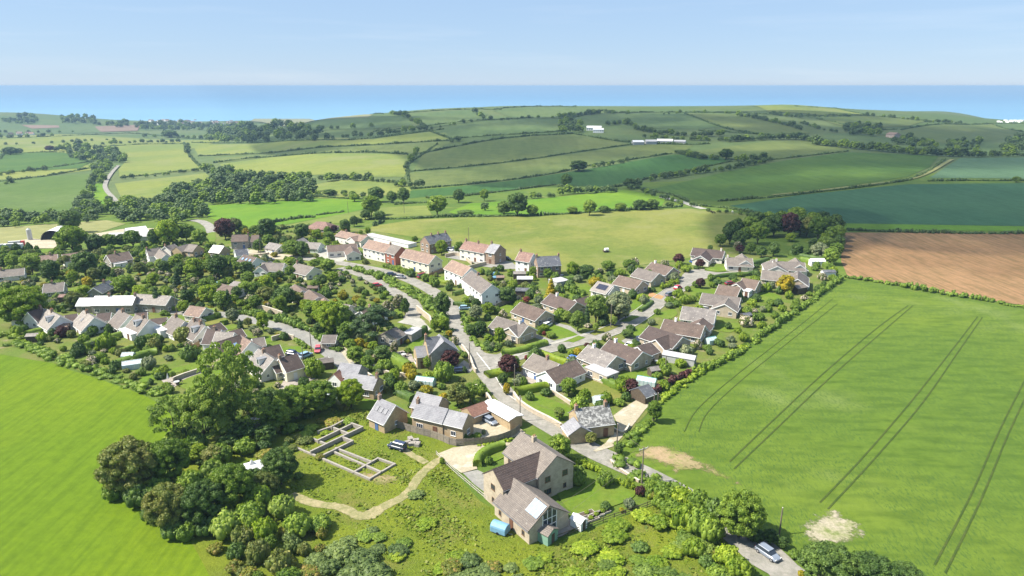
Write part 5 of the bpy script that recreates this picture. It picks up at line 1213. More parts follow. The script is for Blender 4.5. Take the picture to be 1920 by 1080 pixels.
 ('chalet_bungalow', 'chalet with a blue edged white flat extension', 'blue edged extension chalet', 'W', 'g', [(324, 592, 346, 602, 6.4, 2.5, 8.6, {'blank': True}), (299, 613, 314, 615, 2.9, 2.9, 5, {'flat': True, 'roof': 'w', 'L': 6})], {'chim': (.3,)}),
 ('chalet_bungalow', 'cream chalet with twin gables near the brown fence', 'twin gabled cream chalet', 'O', 'g', [(359, 600, 384, 611, 6.4, 2.5, 8.6, {'dormer': (.7,)})], {'chim': (.25, .7)}),
 ('chalet_bungalow', 'white chalet with a dark brown side roof and tall windows', 'dark side roof chalet', 'W', 'd', [(389, 618, 414, 619, 6.6, 3.2, 8), (412, 619, 432, 628, 6.2, 2.6, 8, {'roof': 'p', 'blank': True})], {'chim': (.55,)}),
 ('house', 'brown roofed house with two skylights and a glazed balcony gable', 'balcony gabled house', 'B', 'b', [(403, 643, 449, 629, 7.2, 3.0, 9, {'sky': 2, 'bs': True})], {}),
 ('chalet_bungalow', 'white gabled chalet right of the skylight house', 'white gabled end chalet', 'W', 'n', [(452, 630, 470, 641, 6.6, 2.6, 9)], {}),
 ('chalet_bungalow', 'pale roofed chalet with a small blue dormer behind the ash trees', 'blue dormer chalet', 'O', 'p', [(485, 655, 513, 674, 6.4, 2.5, 8.6, {'dormer': (.6,)})], {'chim': (.35,)}),
 ('house', 'cream gabled house enclosed by a curved brown board fence', 'cream house in the curved fence', 'C', 'd', [(524, 673, 556, 664, 6.6, 3.6, 7.5), (508, 684, 524, 683, 4.4, 2.8, 5)], {'chim': (.02,)}),
 ('garage', 'dark roofed garage beside the row of white chalets, far left', 'far left dark garage', 'O', 'd', [(122, 592, 144, 589, 4, 2.3, 7, {'nowin': True})], {'cat': 'garage'}),
 ('garage', 'dark roofed garage between the second pair of chalets', 'second dark garage', 'O', 'd', [(183, 589, 208, 587, 4, 2.3, 7, {'nowin': True})], {'cat': 'garage'}),
 ('garage', 'dark roofed garage behind the white dormer chalet', 'third dark garage', 'O', 'd', [(255, 588, 275, 586, 4, 2.3, 6, {'nowin': True})], {'cat': 'garage'}),
 ('garage', 'wide dark garage roof behind the blue edged extension', 'wide dark garage', 'O', 'd', [(283, 599, 312, 596, 4.2, 2.3, 7.5, {'nowin': True})], {'cat': 'garage'}),
 ('garage', 'dark garage roof right of the twin gabled chalet', 'fifth dark garage', 'O', 'd', [(361, 598, 376, 598, 4, 2.3, 6, {'nowin': True})], {'cat': 'garage'}),
 ('garage', 'brown garage roof in front of the small clipped lawn', 'brown lawn garage', 'O', 'd', [(391, 612, 412, 606, 4, 2.3, 7, {'nowin': True})], {'cat': 'garage'}),
 ('garage', 'brown garage roof beside a pale panelled porch', 'porch garage', 'O', 'd', [(430, 622, 452, 617, 4, 2.3, 7, {'nowin': True})], {'cat': 'garage'}),
 ('bungalow', 'dark brown bungalow roof behind the white gabled chalet', 'dark bungalow behind the chalets', 'W', 'd', [(495, 653, 523, 647, 5, 2.6, 7.5)], {}),
 ('garage', 'grey garage roof with a pale drive beside the red car lane', 'grey garage by the lane', 'B', 'g', [(474, 636, 494, 633, 4, 2.4, 7, {'nowin': True})], {'cat': 'garage'}),
 ('shed', 'low pale roofed shed beside the narrow lane', 'low pale shed', 'T', 'p', [(597, 674, 614, 670, 2.9, 2.1, 4, {'nowin': True})], {'cat': 'shed', 'nowin': True}),
 ('bungalow', 'long low brown roof at the far left of the village', 'long low brown roof', 'O', 'n', [(42, 483, 107, 477, 4.8, 2.6, 8)], {'chim': (.8,)}),
 ('house', 'white gabled house with a long brown roof behind the big round tree', 'white gabled house behind the round tree', 'W', 'n', [(117, 477, 158, 472, 6.6, 3.6, 8)], {}),
 ('house', 'stone gabled house with a brown roof and low white extension', 'stone gabled house', 'G', 'b', [(200, 478, 240, 472, 6.6, 3.4, 9), (207, 492, 240, 491, 2.6, 2.6, 5, {'flat': True, 'roof': 'e', 'wall': 'W'})], {'chim': (.4,)}),
 ('house', 'white house with grey roofs and a big glazed front', 'white glazed front house', 'W', 'g', [(275, 468, 300, 465, H2, 5, 7), (300, 477, 306, 464, 7.4, 5, 6)], {'chim': (.02,)}),
 ('house', 'brown roofed house right of the white glazed house', 'brown roofed house by the white one', 'O', 'g', [(309, 462, 326, 458, 7, 4.6, 7)], {'chim': (.05,)}),
 ('bungalow', 'brown roofed bungalow cut by the left edge below the orchard', 'left edge bungalow', 'O', 'g', [(-8, 508, 45, 503, 5, 2.7, 8)], {'chim': (.2,)}),
 ('bungalow', 'grey roofed bungalow with a stone gable among garden trees', 'stone gabled garden bungalow', 'G', 'g', [(83, 533, 120, 530, 5.2, 2.6, 8.5)], {'chim': (.4,)}),
 ('bungalow', 'slim grey roofed bungalow lying at an angle above the long pale roof', 'slim angled bungalow', 'G', 's', [(175, 538, 203, 526, 5, 2.7, 6)], {'chim': (.7,)}),
 ('stone_house', 'long terrace of cottages under one very pale slate roof', 'long pale slate terrace', 'G', 'w', [(178, 556, 255, 555, 6.6, 4.2, 7), (147, 561, 178, 559, 5.2, 3.2, 6)], {'chim': (.35, .98), 'noverge': True}),
 ('house', 'tan roofed house continuing the long pale terrace', 'tan end of the pale terrace', 'G', 'p', [(257, 552, 320, 555, 6.4, 4.0, 7)], {}),
 ('bungalow', 'tan roofed bungalow seen above the lane at left centre', 'tan bungalow above the lane', 'O', 'n', [(357, 574, 385, 577, 5, 2.6, 7)], {}),
 ('barn', 'white roofed farm barn among yards on the left', 'white farm barn', 'A', 'w', [(235, 428, 273, 424, 7, 4.2, 12)], {'nowin': True, 'cat': 'barn', 'noverge': True}),
 ('barn', 'low grey farm shed in front of the white barn', 'low grey farm shed', 'A', 'e', [(205, 437, 290, 434, 5, 3.5, 12)], {'nowin': True, 'cat': 'barn', 'noverge': True}),
 ('farmhouse', 'long white farmhouse on the distant hillside', 'white hillside farmhouse', 'W', 'w', [(1100, 236, 1128, 236, 7, 4.5, 8), (1112, 242, 1132, 242, 5.5, 3.5, 7)], {'noverge': True}),
 ('farm_shed', 'bright roofed distant farm shed at the left of the group', 'bright distant farm shed', 'A', 'w', [(1186, 263, 1206, 263, 5.5, 3.6, 14)], {'nowin': True, 'cat': 'barn', 'noverge': True}),
 ('farm_shed', 'dull grey distant farm shed in the middle of the group', 'middle distant farm shed', 'A', 'e', [(1210, 262, 1230, 262, 5.5, 3.6, 12)], {'nowin': True, 'cat': 'barn', 'noverge': True}),
 ('farm_shed', 'long pale distant farm shed with a wide roof', 'long distant farm shed', 'A', 'w', [(1232, 260, 1262, 261, 6, 3.8, 14)], {'nowin': True, 'cat': 'barn', 'noverge': True}),
 ('farm_shed', 'low grey distant farm shed at the right of the group', 'right distant farm shed', 'A', 'e', [(1264, 262, 1286, 263, 5, 3.5, 10)], {'nowin': True, 'cat': 'barn', 'noverge': True}),
 ('farmhouse', 'brown hillside farmhouse beside a white looping drive', 'brown hillside farmhouse', 'P', 'n', [(1668, 247, 1684, 249, 8, 5, 12)], {'noverge': True}),
 ('bungalow', 'tan roofed bungalow in the trees left of the terrace lane', 'tan bungalow in the trees', 'O', 'p', [(506, 455, 528, 458, 5, 2.7, 8)], {}),
 ('garage', 'flat roofed pair of garages behind the golden conifer', 'flat garages behind the golden conifer', 'A', 'e', [(1040, 522, 1056, 528, 2.5, 2.5, 6, {'flat': True, 'nowin': True})], {'cat': 'garage', 'nodoor': True}),
]
for nm, lb, sh, wl, rf, wg, op in R:
    house(nm, lb, sh, wl, rf, wg, group='village houses' if 'garage' not in nm and 'barn' not in nm and 'shed' not in nm else 'outbuildings', **op)
# sheds and greenhouses: (u, v, along angle deg, L, w, hr, he, wall, roof, label)
def small_shed(u, v, ang, L, w_, hr, he, wall, roof, label, name='garden_shed'):
    p = P(u, v); a = math.radians(ang); root = empty(name, p, a); tag(root, label, 'shed', 'garden sheds')
    b = MB(); b.prism([(-L/2, -w_/2, -.3), (-L/2, w_/2, -.3), (-L/2, w_/2, he), (-L/2, 0, hr), (-L/2, -w_/2, he)][::-1], (L, 0, 0)); b.build('wall', WM[wall], root)
    link('roof', roof_mesh(L, w_, hr, he, RM[roof], .15, .12), root)
    d = MB(); d.box(L/2+.002, L/2+.05, -.4, .4, .05, 1.85); d.build('door', WM['T'] if wall != 'T' else M_white, root)
    BUILT.append((p.x, p.y, 1, 0, L/2+.5, w_/2+.5)); return root
SH = [
 (1019, 1008, -42, 4.2, 2.8, 2.7, 2.0, 'V', 'g', 'green boarded shed with a brown roof at the fence corner'),
 (1085, 988, -45, 2.4, 1.8, 2.1, 1.6, 'W', 'w', 'small white shed beside the raised beds'),
 (1225, 704, 20, 2.6, 2.2, 2.5, 1.8, 'T', 'p', 'dark shed with a pale roof below the beech hedge'),
 (1273, 680, -28, 9, 2.8, 2.8, 2.1, 'A', 'e', 'long low grey shed beside the clipped bushes'),
 (1222, 596, 0, 3.4, 2.4, 2.5, 1.9, 'T', 'g', 'unused'),
 (1398, 600, 20, 3, 2.4, 2.4, 1.9, 'T', 's', 'dark garden shed in the lower garden by the field hedge'),
 (1497, 549, 25, 5, 3.5, 3, 2.3, 'T', 'g', 'brown shed behind the golden maple garden'),
 (1552, 519, 0, 5, 3, 2.8, 2.2, 'W', 's', 'pale blue grey summerhouse at the hedge corner'),
 (1531, 498, 0, 6, 3, 3, 2.2, 'W', 'w', 'white caravan shaped outbuilding behind the clipped hedge'),
 (980, 555, -5, 5, 4, 3, 2.4, 'T', 's', 'grey roofed brown workshop beside the red maple'),
 (974, 522, 0, 5, 3, 2.8, 2.2, 'T', 'p', 'pale roofed garden workshop, upper one of the pair'),
 (984, 532, 0, 6, 3.4, 2.9, 2.3, 'T', 'w', 'white roofed open garden shelter, lower one of the pair'),
 (938, 528, 5, 3, 2.4, 2.4, 1.9, 'T', 'n', 'tiny tan shed beside the blue tarpaulin'),
 (65, 640, 10, 3.5, 2.4, 2.5, 2, 'T', 'p', 'pale roofed shed inside the curved clipped hedge'),
 (125, 565, 5, 4, 3, 2.6, 2, 'T', 't', 'pink roofed shed between lawn and hedge'),
 (118, 622, 10, 4, 3, 2.6, 2, 'P', 'n', 'tan garden shed behind the copper shrub'),
 (612, 690, 20, 4, 2.6, 2.6, 2, 'T', 'g', 'brown shed leaning against the pale slated cottage yard'),
 (588, 548, 0, 4, 3, 2.6, 2, 'T', 'b', 'small brown shed below the right brown bungalow'),
 (480, 800, 20, 2.4, 1.8, 2.2, 1.7, 'A', 'w', 'small grey box shed in the shade of the wood'),
]
for a_ in SH:
    if a_[-1] != 'unused': small_shed(*a_)
# spots kept free of planting
AVOID = [W for n_, W in SHEETS if n_ in ('road', 'lawn', 'drive', 'patio', 'path', 'yard', 'forecourt', 'courtyard', 'lane', 'pavement', 'verge', 'dirt_track', 'farmyard', 'bank')]
ABOX = [(min(p[0] for p in W), max(p[0] for p in W), min(p[1] for p in W), max(p[1] for p in W)) for W in AVOID]
def clear_spot(x, y, r=0):
    for (bx, by, c, s_, hl, hw) in BUILT:
        dx, dy = x-bx, y-by
        if abs(dx*c+dy*s_) < hl+r and abs(-dx*s_+dy*c) < hw+r: return False
    for W, b in zip(AVOID, ABOX):
        if b[0] < x < b[1] and b[2] < y < b[3] and inside((x, y), W): return False
    return True
def clear_spot0(x, y): return clear_spot(x, y, 1.6)
# ---------------------------------------------------------------- trees
TREES = '''
dark 133 437 48 .9;fresh 137 472 60 .8;dark 163 520 52 .95;dark 98 528 38 1.1;ash 62 515 45 .9;freshbig 45 607 98 .75;oak 25 505 28 1;dark 8 505 20 1.1;olive 125 500 24 .9
dark 198 520 26 .9;flower 226 520 20 .9;oak 235 552 45 .8;fresh 158 558 30 .8;gold 165 538 24 .8;fresh 138 532 24 1;cone 296 582 28 1.5;ash 270 574 30 .9;olive 225 582 30 .9;olive 262 515 25 .9;fresh 288 535 26 .9;dark 308 512 24 1;oak 330 505 26 1
dark 180 470 38 .8;oak 207 466 34 .8;oak 250 464 36 .9;dark 230 464 28 .9;fresh 318 462 46 1.1;dark 290 463 26 1.3;dark 330 455 26 1.5;oak 350 452 40 .8;oak 375 459 32 .9
copper 423 449 42 .95;olive 442 440 34 .9;oak 457 440 20 .9;dark 502 447 40 .95;oak 480 441 24 .8;dark 567 449 34 .9;fresh 593 448 22 .8;ash 617 452 26 .7;copper 627 436 14 1;olive 558 462 18 1.1
oak 550 481 44 .7;dark 568 482 32 .9;fresh 545 496 24 .6;oak 615 509 34 .7;oak 590 503 22 .8;dark 485 473 24 1;oak 505 463 26 .9;gold 515 482 16 .6;cypress 521 470 8 2.6;cypress 435 520 9 3.6;olive 428 522 26 .9
dark 412 522 46 .95;fresh 367 522 42 .9;cypress 333 538 16 1.8;flower 365 536 20 .8;dark 463 516 30 .9;oak 443 512 24 .9;oak 465 532 28 .8;olive 497 566 36 .8;dark 535 577 50 .8;dark 522 527 20 .9;oak 508 533 24 .9;oak 462 553 32 .8
fresh 527 586 30 1.1;fresh 392 571 42 .9;oak 420 582 38 1;cone 430 582 22 1.8;cypress 375 560 12 1.8;fresh 345 586 26 .9;dark 352 570 28 1;oak 592 546 22 1;dark 605 536 24 .9;fresh 625 532 28 .8;oak 480 552 30 .8;dark 445 560 26 .9;ash 500 545 26 .8
oak 395 512 30 .9;ash 410 550 26 .8;oak 385 545 26 .9;dark 340 520 28 1;oak 480 580 30 .9;olive 560 570 28 .8;fresh 575 585 30 .8;oak 545 520 24 .9;ash 300 505 20 1
dark 648 437 24 1.1;dark 664 425 20 1;oak 697 405 42 .9;dark 685 412 24 .8;dark 712 411 30 .5;fresh 690 440 14 1;oak 778 455 14 .9;fresh 828 478 26 1.1;oak 815 465 16 1;oak 861 477 22 1.1;oak 706 470 10 .9
silver 437 606 28 1;cone 451 617 15 1.3;olive 466 613 18 1;fresh 494 620 27 1.35;silver 476 624 20 .7;flower 484 634 24 .8;oak 590 603 44 .9;fresh 608 612 52 .95;oak 634 623 58 1;oak 652 634 40 .8;dark 600 628 30 .8
freshbig 625 625 62 1;cedar 705 640 84 .78;flower 728 596 30 1.1;flower 748 582 26 1.2;dark 760 592 20 1.7;oak 668 682 38 .9;oak 657 656 26 .8;dark 718 677 38 .8;fresh 700 657 22 .8;flower 740 664 18 1.4;oak 803 692 22 1.2;copper 845 692 42 .9
fresh 815 622 20 1.2;fresh 832 621 28 1;gold 842 631 16 .8;dark 830 596 37 1.3;olive 858 762 46 1;oak 882 753 36 1;freshbig 659 764 56 1.02;dark 645 650 26 1;oak 690 690 30 .8
silver 893 601 30 1;dark 883 631 24 1;dark 900 631 30 1;fresh 916 646 22 .9;fresh 937 646 27 1.25;dark 935 657 18 .8;fresh 915 589 28 .8;dark 893 579 22 .9;dark 950 569 40 .8;pink 987 569 16 .9
ash 1063 606 24 1;ash 1083 623 36 1.15;cypress 1100 612 13 3;ash 1117 606 50 1.1;silver 1160 601 58 .95;fresh 1152 592 26 1;ash 1173 597 18 .9;ash 1117 624 15 1.3;ash 1150 612 18 1.1;dark 1176 633 28 .6
oak 963 694 28 1;copper 953 703 44 .9;dark 943 722 24 1;gold 950 740 18 1.3;copper 1100 656 14 1;goldcone 1033 559 28 1.35;cone 1048 560 20 1.2;fresh 1073 521 27 1.15;dark 1098 521 38 .65;oak 1027 525 22 1;oak 1000 517 18 1
oak 1140 508 32 .6;oak 1180 506 32 .6;copper 1272 496 24 .85;copper 1313 541 20 1;copper 1312 503 20 .9;gold 1472 550 38 .95
dark 1368 458 38 1.1;dark 1417 434 38 1;oak 1420 458 38 1.1;oak 1396 457 28 1.1;dark 1450 443 42 1;copper 1478 445 42 1.1;oak 1490 435 46 1;olive 1512 444 36 1;oak 1533 448 42 1;dark 1562 446 40 1.1;oak 1560 462 38 1;ash 1545 475 36 .9;silver 1535 487 36 .9;oak 1556 496 34 .9;fresh 1481 453 22 .7;dark 1450 481 27 1;dark 1493 481 25 1;dark 1512 483 20 .9;dark 1427 483 24 .9;oak 1406 477 22 1;flower 1383 470 18 1;copper 1387 475 20 .8;dark 1331 471 12 1;dark 1380 440 30 1;oak 1440 430 36 .9;dark 1540 425 36 .8
ashbig 440 808 112 1.6;ashbig 415 822 80 1.5;ashbig 385 832 92 1.25;ashbig 330 832 84 1.15;ashbig 470 815 80 1.1;ash 420 830 60 1.1
olivebig 250 922 118 .9;oakbig 322 905 90 1;olivebig 320 990 92 1;darkbig 385 985 90 1;oakbig 440 955 92 1;darkbig 528 908 74 1;olivebig 498 935 60 .9;fresh 372 864 46 .7;olive 405 872 56 .7;darkbig 480 925 60 .8
oakbig 517 805 72 .8;oakbig 556 785 82 .8;oakbig 600 772 76 .8;darkbig 508 775 60 .8;dark 455 830 60 .7;dark 500 830 50 .7;dark 430 845 50 .6
oakbig 1385 1008 96 1;dark 1445 1020 36 .8;dark 1468 1030 26 1;darkbig 1548 1105 116 .8;darkbig 1625 1115 116 .7;darkbig 1690 1110 90 .6;oak 1048 864 50 1.05;olive 1107 833 24 1;dark 1160 852 22 1;oak 1226 792 32 1.35
oak 1066 743 36 1;fresh 1096 752 27 .9;ash 1048 787 28 .9;copper 1180 737 38 .75
oak 820 404 44 .85;dark 860 380 28 .9;oak 908 377 20 1.1;dark 945 404 30 .9;dark 970 405 46 .95;oak 998 405 26 .8;oak 1073 401 24 .6;oak 1105 404 30 .95;dark 1132 399 26 .5;oak 1163 396 26 .6;dark 1200 394 32 .6;dark 1222 393 32 .6;dark 1255 389 20 .5;dark 873 404 40 .25
dark 1385 462 30 1;oak 1405 440 34 1;dark 1432 445 34 1;oak 1462 432 36 1;dark 1500 440 36 1;oak 1522 432 34 1;dark 1548 438 34 1;oak 1570 452 30 1;dark 1571 470 28 1;oak 1566 482 30 .9;oak 1350 462 26 .9;fresh 1548 462 28 .9;dark 1525 470 26 .9;dark 706 379 36 .8;dark 735 380 26 .8;dark 757 380 30 .9;oak 665 378 24 .6;dark 645 366 16 .6;dark 618 367 30 .4;dark 318 258 34 .4;copper 94 284 18 .6;dark 20 291 30 .5;dark 1361 299 32 .6;oak 1905 342 18 .6;dark 1180 353 30 .6;oak 1062 350 26 .9;dark 1085 321 40 .5
'''
for t in TREES.replace('\n', ';').split(';'):
    if t.strip():
        k, u, v, w_, r = t.split(); T(k, float(u), float(v), float(w_), float(r), 'tree', 'trees of the village and the fields')
TREES2 = 'b'
zt = [tuple(p[:2]) for p in PP([(20, 520), (250, 490), (400, 470), (560, 505), (640, 520), (740, 560), (760, 630), (700, 640), (560, 620), (440, 588), (250, 588), (60, 580)])]
k_ = 0
while k_ < 8:
    x, y = rnd.uniform(-260, -40), rnd.uniform(190, 330)
    if inside((x, y), zt) and clear_spot0(x, y):
        k_ += 1; r = rnd.uniform(2.2, 3.8); plant(rnd.choice(['oak', 'dark', 'oak', 'fresh', 'dark', 'ash', 'olive']), (x, y, ground(x, y)), r*rnd.uniform(1.7, 2.3), r, 'tree', 'trees of the village and the fields')
BUSH = '''
b_gold 520 633 12 .8;b_dark 533 637 22 .7;b_silver 508 626 14 .8;b_pink 585 619 9 1;b_fresh 590 706 44 .8;b_flower 594 723 14 .9;b_dark 570 724 26 .7;b_oak 580 692 30 .7;b_oak 722 696 36 .7;b_flower 853 646 18 .9;b_fresh 740 712 26 .9;b_oak 833 714 48 .8;b_gold 800 740 32 .6;b_gold 832 747 20 .6
b_dark 768 765 11 .9;b_oak 752 737 30 .8;b_silver 775 730 26 .7;b_dark 735 730 30 1;b_silver 923 654 14 1;b_silver 953 650 16 .9;b_flower 943 596 20 .8;b_oak 1011 627 16 1.1;b_pink 1020 629 10 .9;b_pink 1028 633 10 .9;b_pink 1053 557 12 .9;b_copper 1052 594 20 .9;b_pink 987 675 10 1;b_gold 975 697 12 1;b_oak 980 724 22 .9
b_fresh 1070 667 14 .9;b_gold 1083 666 22 .7;b_gold 1115 537 26 .7;b_silver 1207 570 20 .9;b_fresh 1437 547 22 .8;b_ash 1083 907 44 .8;b_oak 1134 910 38 .8;b_fresh 1175 914 20 .9;b_copper 1200 928 24 .8;b_dark 1215 933 16 .9;b_silver 1180 952 28 .7;b_dark 1135 955 26 .6;b_gold 1165 960 12 .8
b_dark 993 750 22 .8;b_oak 1160 760 28 .5;b_oak 829 870 12 1.2;b_oak 917 870 20 .8;b_oak 467 987 70 .7;b_ash 425 1003 70 .7;b_ash 530 967 62 .7;b_olive 455 1023 50 .8;b_fresh 498 1012 52 .9;b_oak 560 1002 62 .7;b_dark 445 1048 42 .8;b_olive 488 1052 52 .9;b_olive 525 1073 60 .8;b_oak 600 992 56 .5;b_oak 487 955 60 .9
b_yscrub 375 1000 34 .5;b_yscrub 405 1035 36 .5;b_yscrub 440 1070 40 .5;b_yscrub 470 1085 44 .5;b_dbram 640 1040 70 .3;b_dbram 680 1060 80 .3;b_dbram 700 1090 90 .3;b_dbram 660 1085 70 .3;b_dbram 620 1070 50 .4;b_oak 540 1100 60 .6;b_yscrub 585 1095 50 .5
b_fresh 1283 988 62 .8;b_oak 1310 1002 60 .9;b_oak 1330 1015 60 .9;b_oak 1258 968 52 .7;b_fresh 1300 1038 52 .6;b_fresh 1362 1058 62 .6;b_fresh 1385 1080 62 .6;b_oak 1345 1085 52 .5;b_gold 1502 1082 16 .9;b_dark 1415 1012 40 .6;b_oak 1245 938 50 .8;b_fresh 1278 950 52 .8;b_oak 1308 962 54 .9;b_dark 1338 978 54 .9;b_oak 1220 925 36 .8;b_ash 1265 930 40 .5;b_oak 1235 950 34 .6;b_dark 1325 1060 40 .5;b_oak 1490 1045 30 .5
b_fresh 880 806 0 0;b_oak 655 795 30 .4;b_dark 560 895 24 .4;b_yscrub 600 860 24 .4;b_olive 575 830 30 .4;b_oak 545 810 36 .5;b_fresh 610 815 24 .3;b_fresh 800 985 50 .2;b_oak 1000 1060 50 .2;b_dbram 780 930 40 .2;b_fresh 1150 1010 60 .25;b_dark 1200 1030 40 .3;b_fresh 1230 1060 50 .3
b_dark 1190 645 14 .7;b_dark 1182 620 22 .5;b_fresh 1228 640 14 .9;b_olive 1295 640 28 .7;b_flower 1308 655 18 1.1;b_oak 1260 665 20 .8;b_oak 1245 700 26 .5;b_dark 1330 665 16 .8;b_dark 1365 617 16 .8;b_dark 1385 565 20 .9;b_oak 1400 590 24 .7;b_fresh 1410 575 22 .7;b_oak 1425 600 20 .7;b_silver 1430 585 16 .8
b_dark 872 825 16 .8;b_silver 907 815 10 1.2;b_oak 895 822 18 .7;b_dark 745 800 14 .7;b_copper 118 632 28 .8;b_fresh 80 640 26 .7;b_gold 38 620 12 .6;b_oak 45 612 26 .8;b_oak 70 612 18 .8;b_fresh 200 655 38 .9;b_dark 267 655 30 .9;b_olive 290 655 30 .8;b_oak 255 665 18 .8;b_oak 315 625 24 1;b_olive 345 640 42 .7;b_gold 322 655 14 .8;b_fresh 312 660 14 1;b_dark 355 675 36 .8
b_silver 280 690 34 .7;b_fresh 300 705 34 .5;b_dark 150 665 30 .8;b_olive 160 690 26 .6;b_fresh 215 690 20 .5;b_fresh 400 640 26 .7;b_dark 100 632 20 .8;b_oak 125 612 20 .9;b_oak 175 628 22 .9;b_dark 205 625 20 .9
'''
BUSH += '''b_oak 215 935 50 .7;b_dark 260 945 60 .7;b_oak 300 935 60 .7;b_dark 330 1005 60 .6;b_oak 350 1010 50 .7;b_dark 390 1000 60 .6;b_ash 300 870 50 .7;b_oak 350 860 60 .7;b_dark 370 845 50 .8;b_oak 415 870 60 .7;b_ash 330 845 50 .8;b_oak 460 850 50 .6;b_fresh 440 960 50 .7;b_oak 230 900 44 .8;b_dark 510 930 40 .6;b_ash 400 905 60 .8;b_oak 360 925 60 .8;b_oak 480 970 50 .7;b_dark 290 975 50 .8;b_dark 310 850 30 .9'''
for t in BUSH.replace('\n', ';').split(';'):
    if t.strip():
        k, u, v, w_, r = t.split()
        if float(w_) > 0: T(k, float(u), float(v), float(w_), float(r), 'shrub', 'garden and wild shrubs')
# ---- small shrubs scattered through the gardens, none on roofs, roads or lawns
ZONES = [  # pixel polygon, spacing m, kinds
 ([(-80, 520), (120, 500), (250, 480), (400, 470), (560, 500), (640, 510), (740, 550), (770, 590), (760, 630), (800, 640), (860, 640), (880, 690), (920, 740), (880, 770), (760, 745), (700, 735), (640, 690), (560, 640), (440, 600), (250, 590), (30, 590), (-80, 600)], 4.2, ('b_oak', 'b_dark', 'b_fresh', 'b_ash', 'b_oak', 'b_dark', 'b_olive', 'b_flower', 'b_silver', 'b_oak', 'b_gold')),
 ([(10, 620), (120, 600), (250, 610), (370, 640), (400, 680), (480, 720), (560, 730), (600, 745), (540, 790), (440, 790), (330, 745), (200, 700), (60, 655)], 3.9, ('b_oak', 'b_dark', 'b_fresh', 'b_ash', 'b_olive', 'b_silver', 'b_fresh', 'b_flower')),
 ([(-80, 470), (120, 462), (300, 450), (420, 460), (440, 500), (250, 500), (-80, 520)], 5.5, ('b_oak', 'b_dark', 'b_fresh', 'b_olive')),
 ([(400, 440), (600, 425), (690, 440), (650, 490), (560, 500), (480, 470)], 5.5, ('b_oak', 'b_dark', 'b_fresh', 'b_olive', 'b_gold')),
 ([(870, 560), (960, 520), (1060, 520), (1200, 500), (1290, 500), (1320, 490), (1560, 505), (1570, 520), (1500, 580), (1400, 645), (1300, 695), (1240, 745), (1180, 750), (1060, 790), (980, 770), (930, 700), (900, 660), (870, 610)], 5.6, ('b_oak', 'b_dark', 'b_fresh', 'b_flower', 'b_silver', 'b_oak', 'b_fresh', 'b_dark')),
 ([(660, 490), (850, 520), (960, 500), (1010, 520), (1000, 560), (880, 580), (840, 560)], 5.0, ('b_oak', 'b_dark', 'b_fresh', 'b_olive')),
 ([(440, 700), (520, 740), (640, 790), (560, 830), (470, 930), (420, 960), (330, 900), (330, 830)], 4.2, ('b_dark', 'b_oak', 'b_dark', 'b_olive')),
 ([(380, 985), (560, 960), (620, 1000), (600, 1100), (470, 1110)], 3.6, ('b_oak', 'b_ash', 'b_olive', 'b_yscrub', 'b_dbram')),
 ([(600, 1010), (700, 985), (760, 1020), (860, 1030), (960, 1040), (1040, 1045), (1060, 1110), (560, 1110)], 2.6, ('b_dbram', 'b_dbram', 'b_fresh', 'b_oak', 'b_yscrub'), .35),
 ([(1060, 1040), (1130, 1000), (1240, 960), (1300, 1000), (1330, 1060), (1380, 1110), (1060, 1110)], 3.0, ('b_fresh', 'b_oak', 'b_fresh', 'b_ash'), .45),
 ([(430, 900), (540, 800), (690, 775), (720, 790), (600, 800), (560, 860), (480, 900)], 3.0, ('b_fresh', 'b_olive', 'b_yscrub', 'b_oak'), .4),
 ([(1170, 855), (1240, 880), (1330, 950), (1400, 1000), (1330, 1060), (1290, 1020), (1230, 950)], 3.4, ('b_oak', 'b_fresh', 'b_dark', 'b_yscrub')),
]
spots = []
for zn in ZONES:
    poly, sp, kinds = zn[:3]; hf = zn[3] if len(zn) > 3 else 1.0
    W = [tuple(p[:2]) for p in PP(poly)]; xs = [p[0] for p in W]; ys = [p[1] for p in W]
    y = min(ys)
    while y < max(ys):
        x = min(xs)
        while x < max(xs):
            X, Y = x+rnd.uniform(-.5, .5)*sp, y+rnd.uniform(-.5, .5)*sp
            if rnd.random() < (.86 if hf == 1 else .95*max(0, .35+math.sin(X*.23)*math.cos(Y*.31))+.25) and inside((X, Y), W) and clear_spot(X, Y, .2):
                z = ground(X, Y); r = rnd.uniform(.55, .95)*sp if hf < 1 else rnd.uniform(.7, 1.0)*sp*(.36 if rnd.random() < .7 else .52)
                spots.append((r*FPX/depth_of((X, Y, z)), rnd.choice(kinds), X, Y, z, r, r*rnd.uniform(1.0, 1.7)*hf))
            x += sp
        y += sp
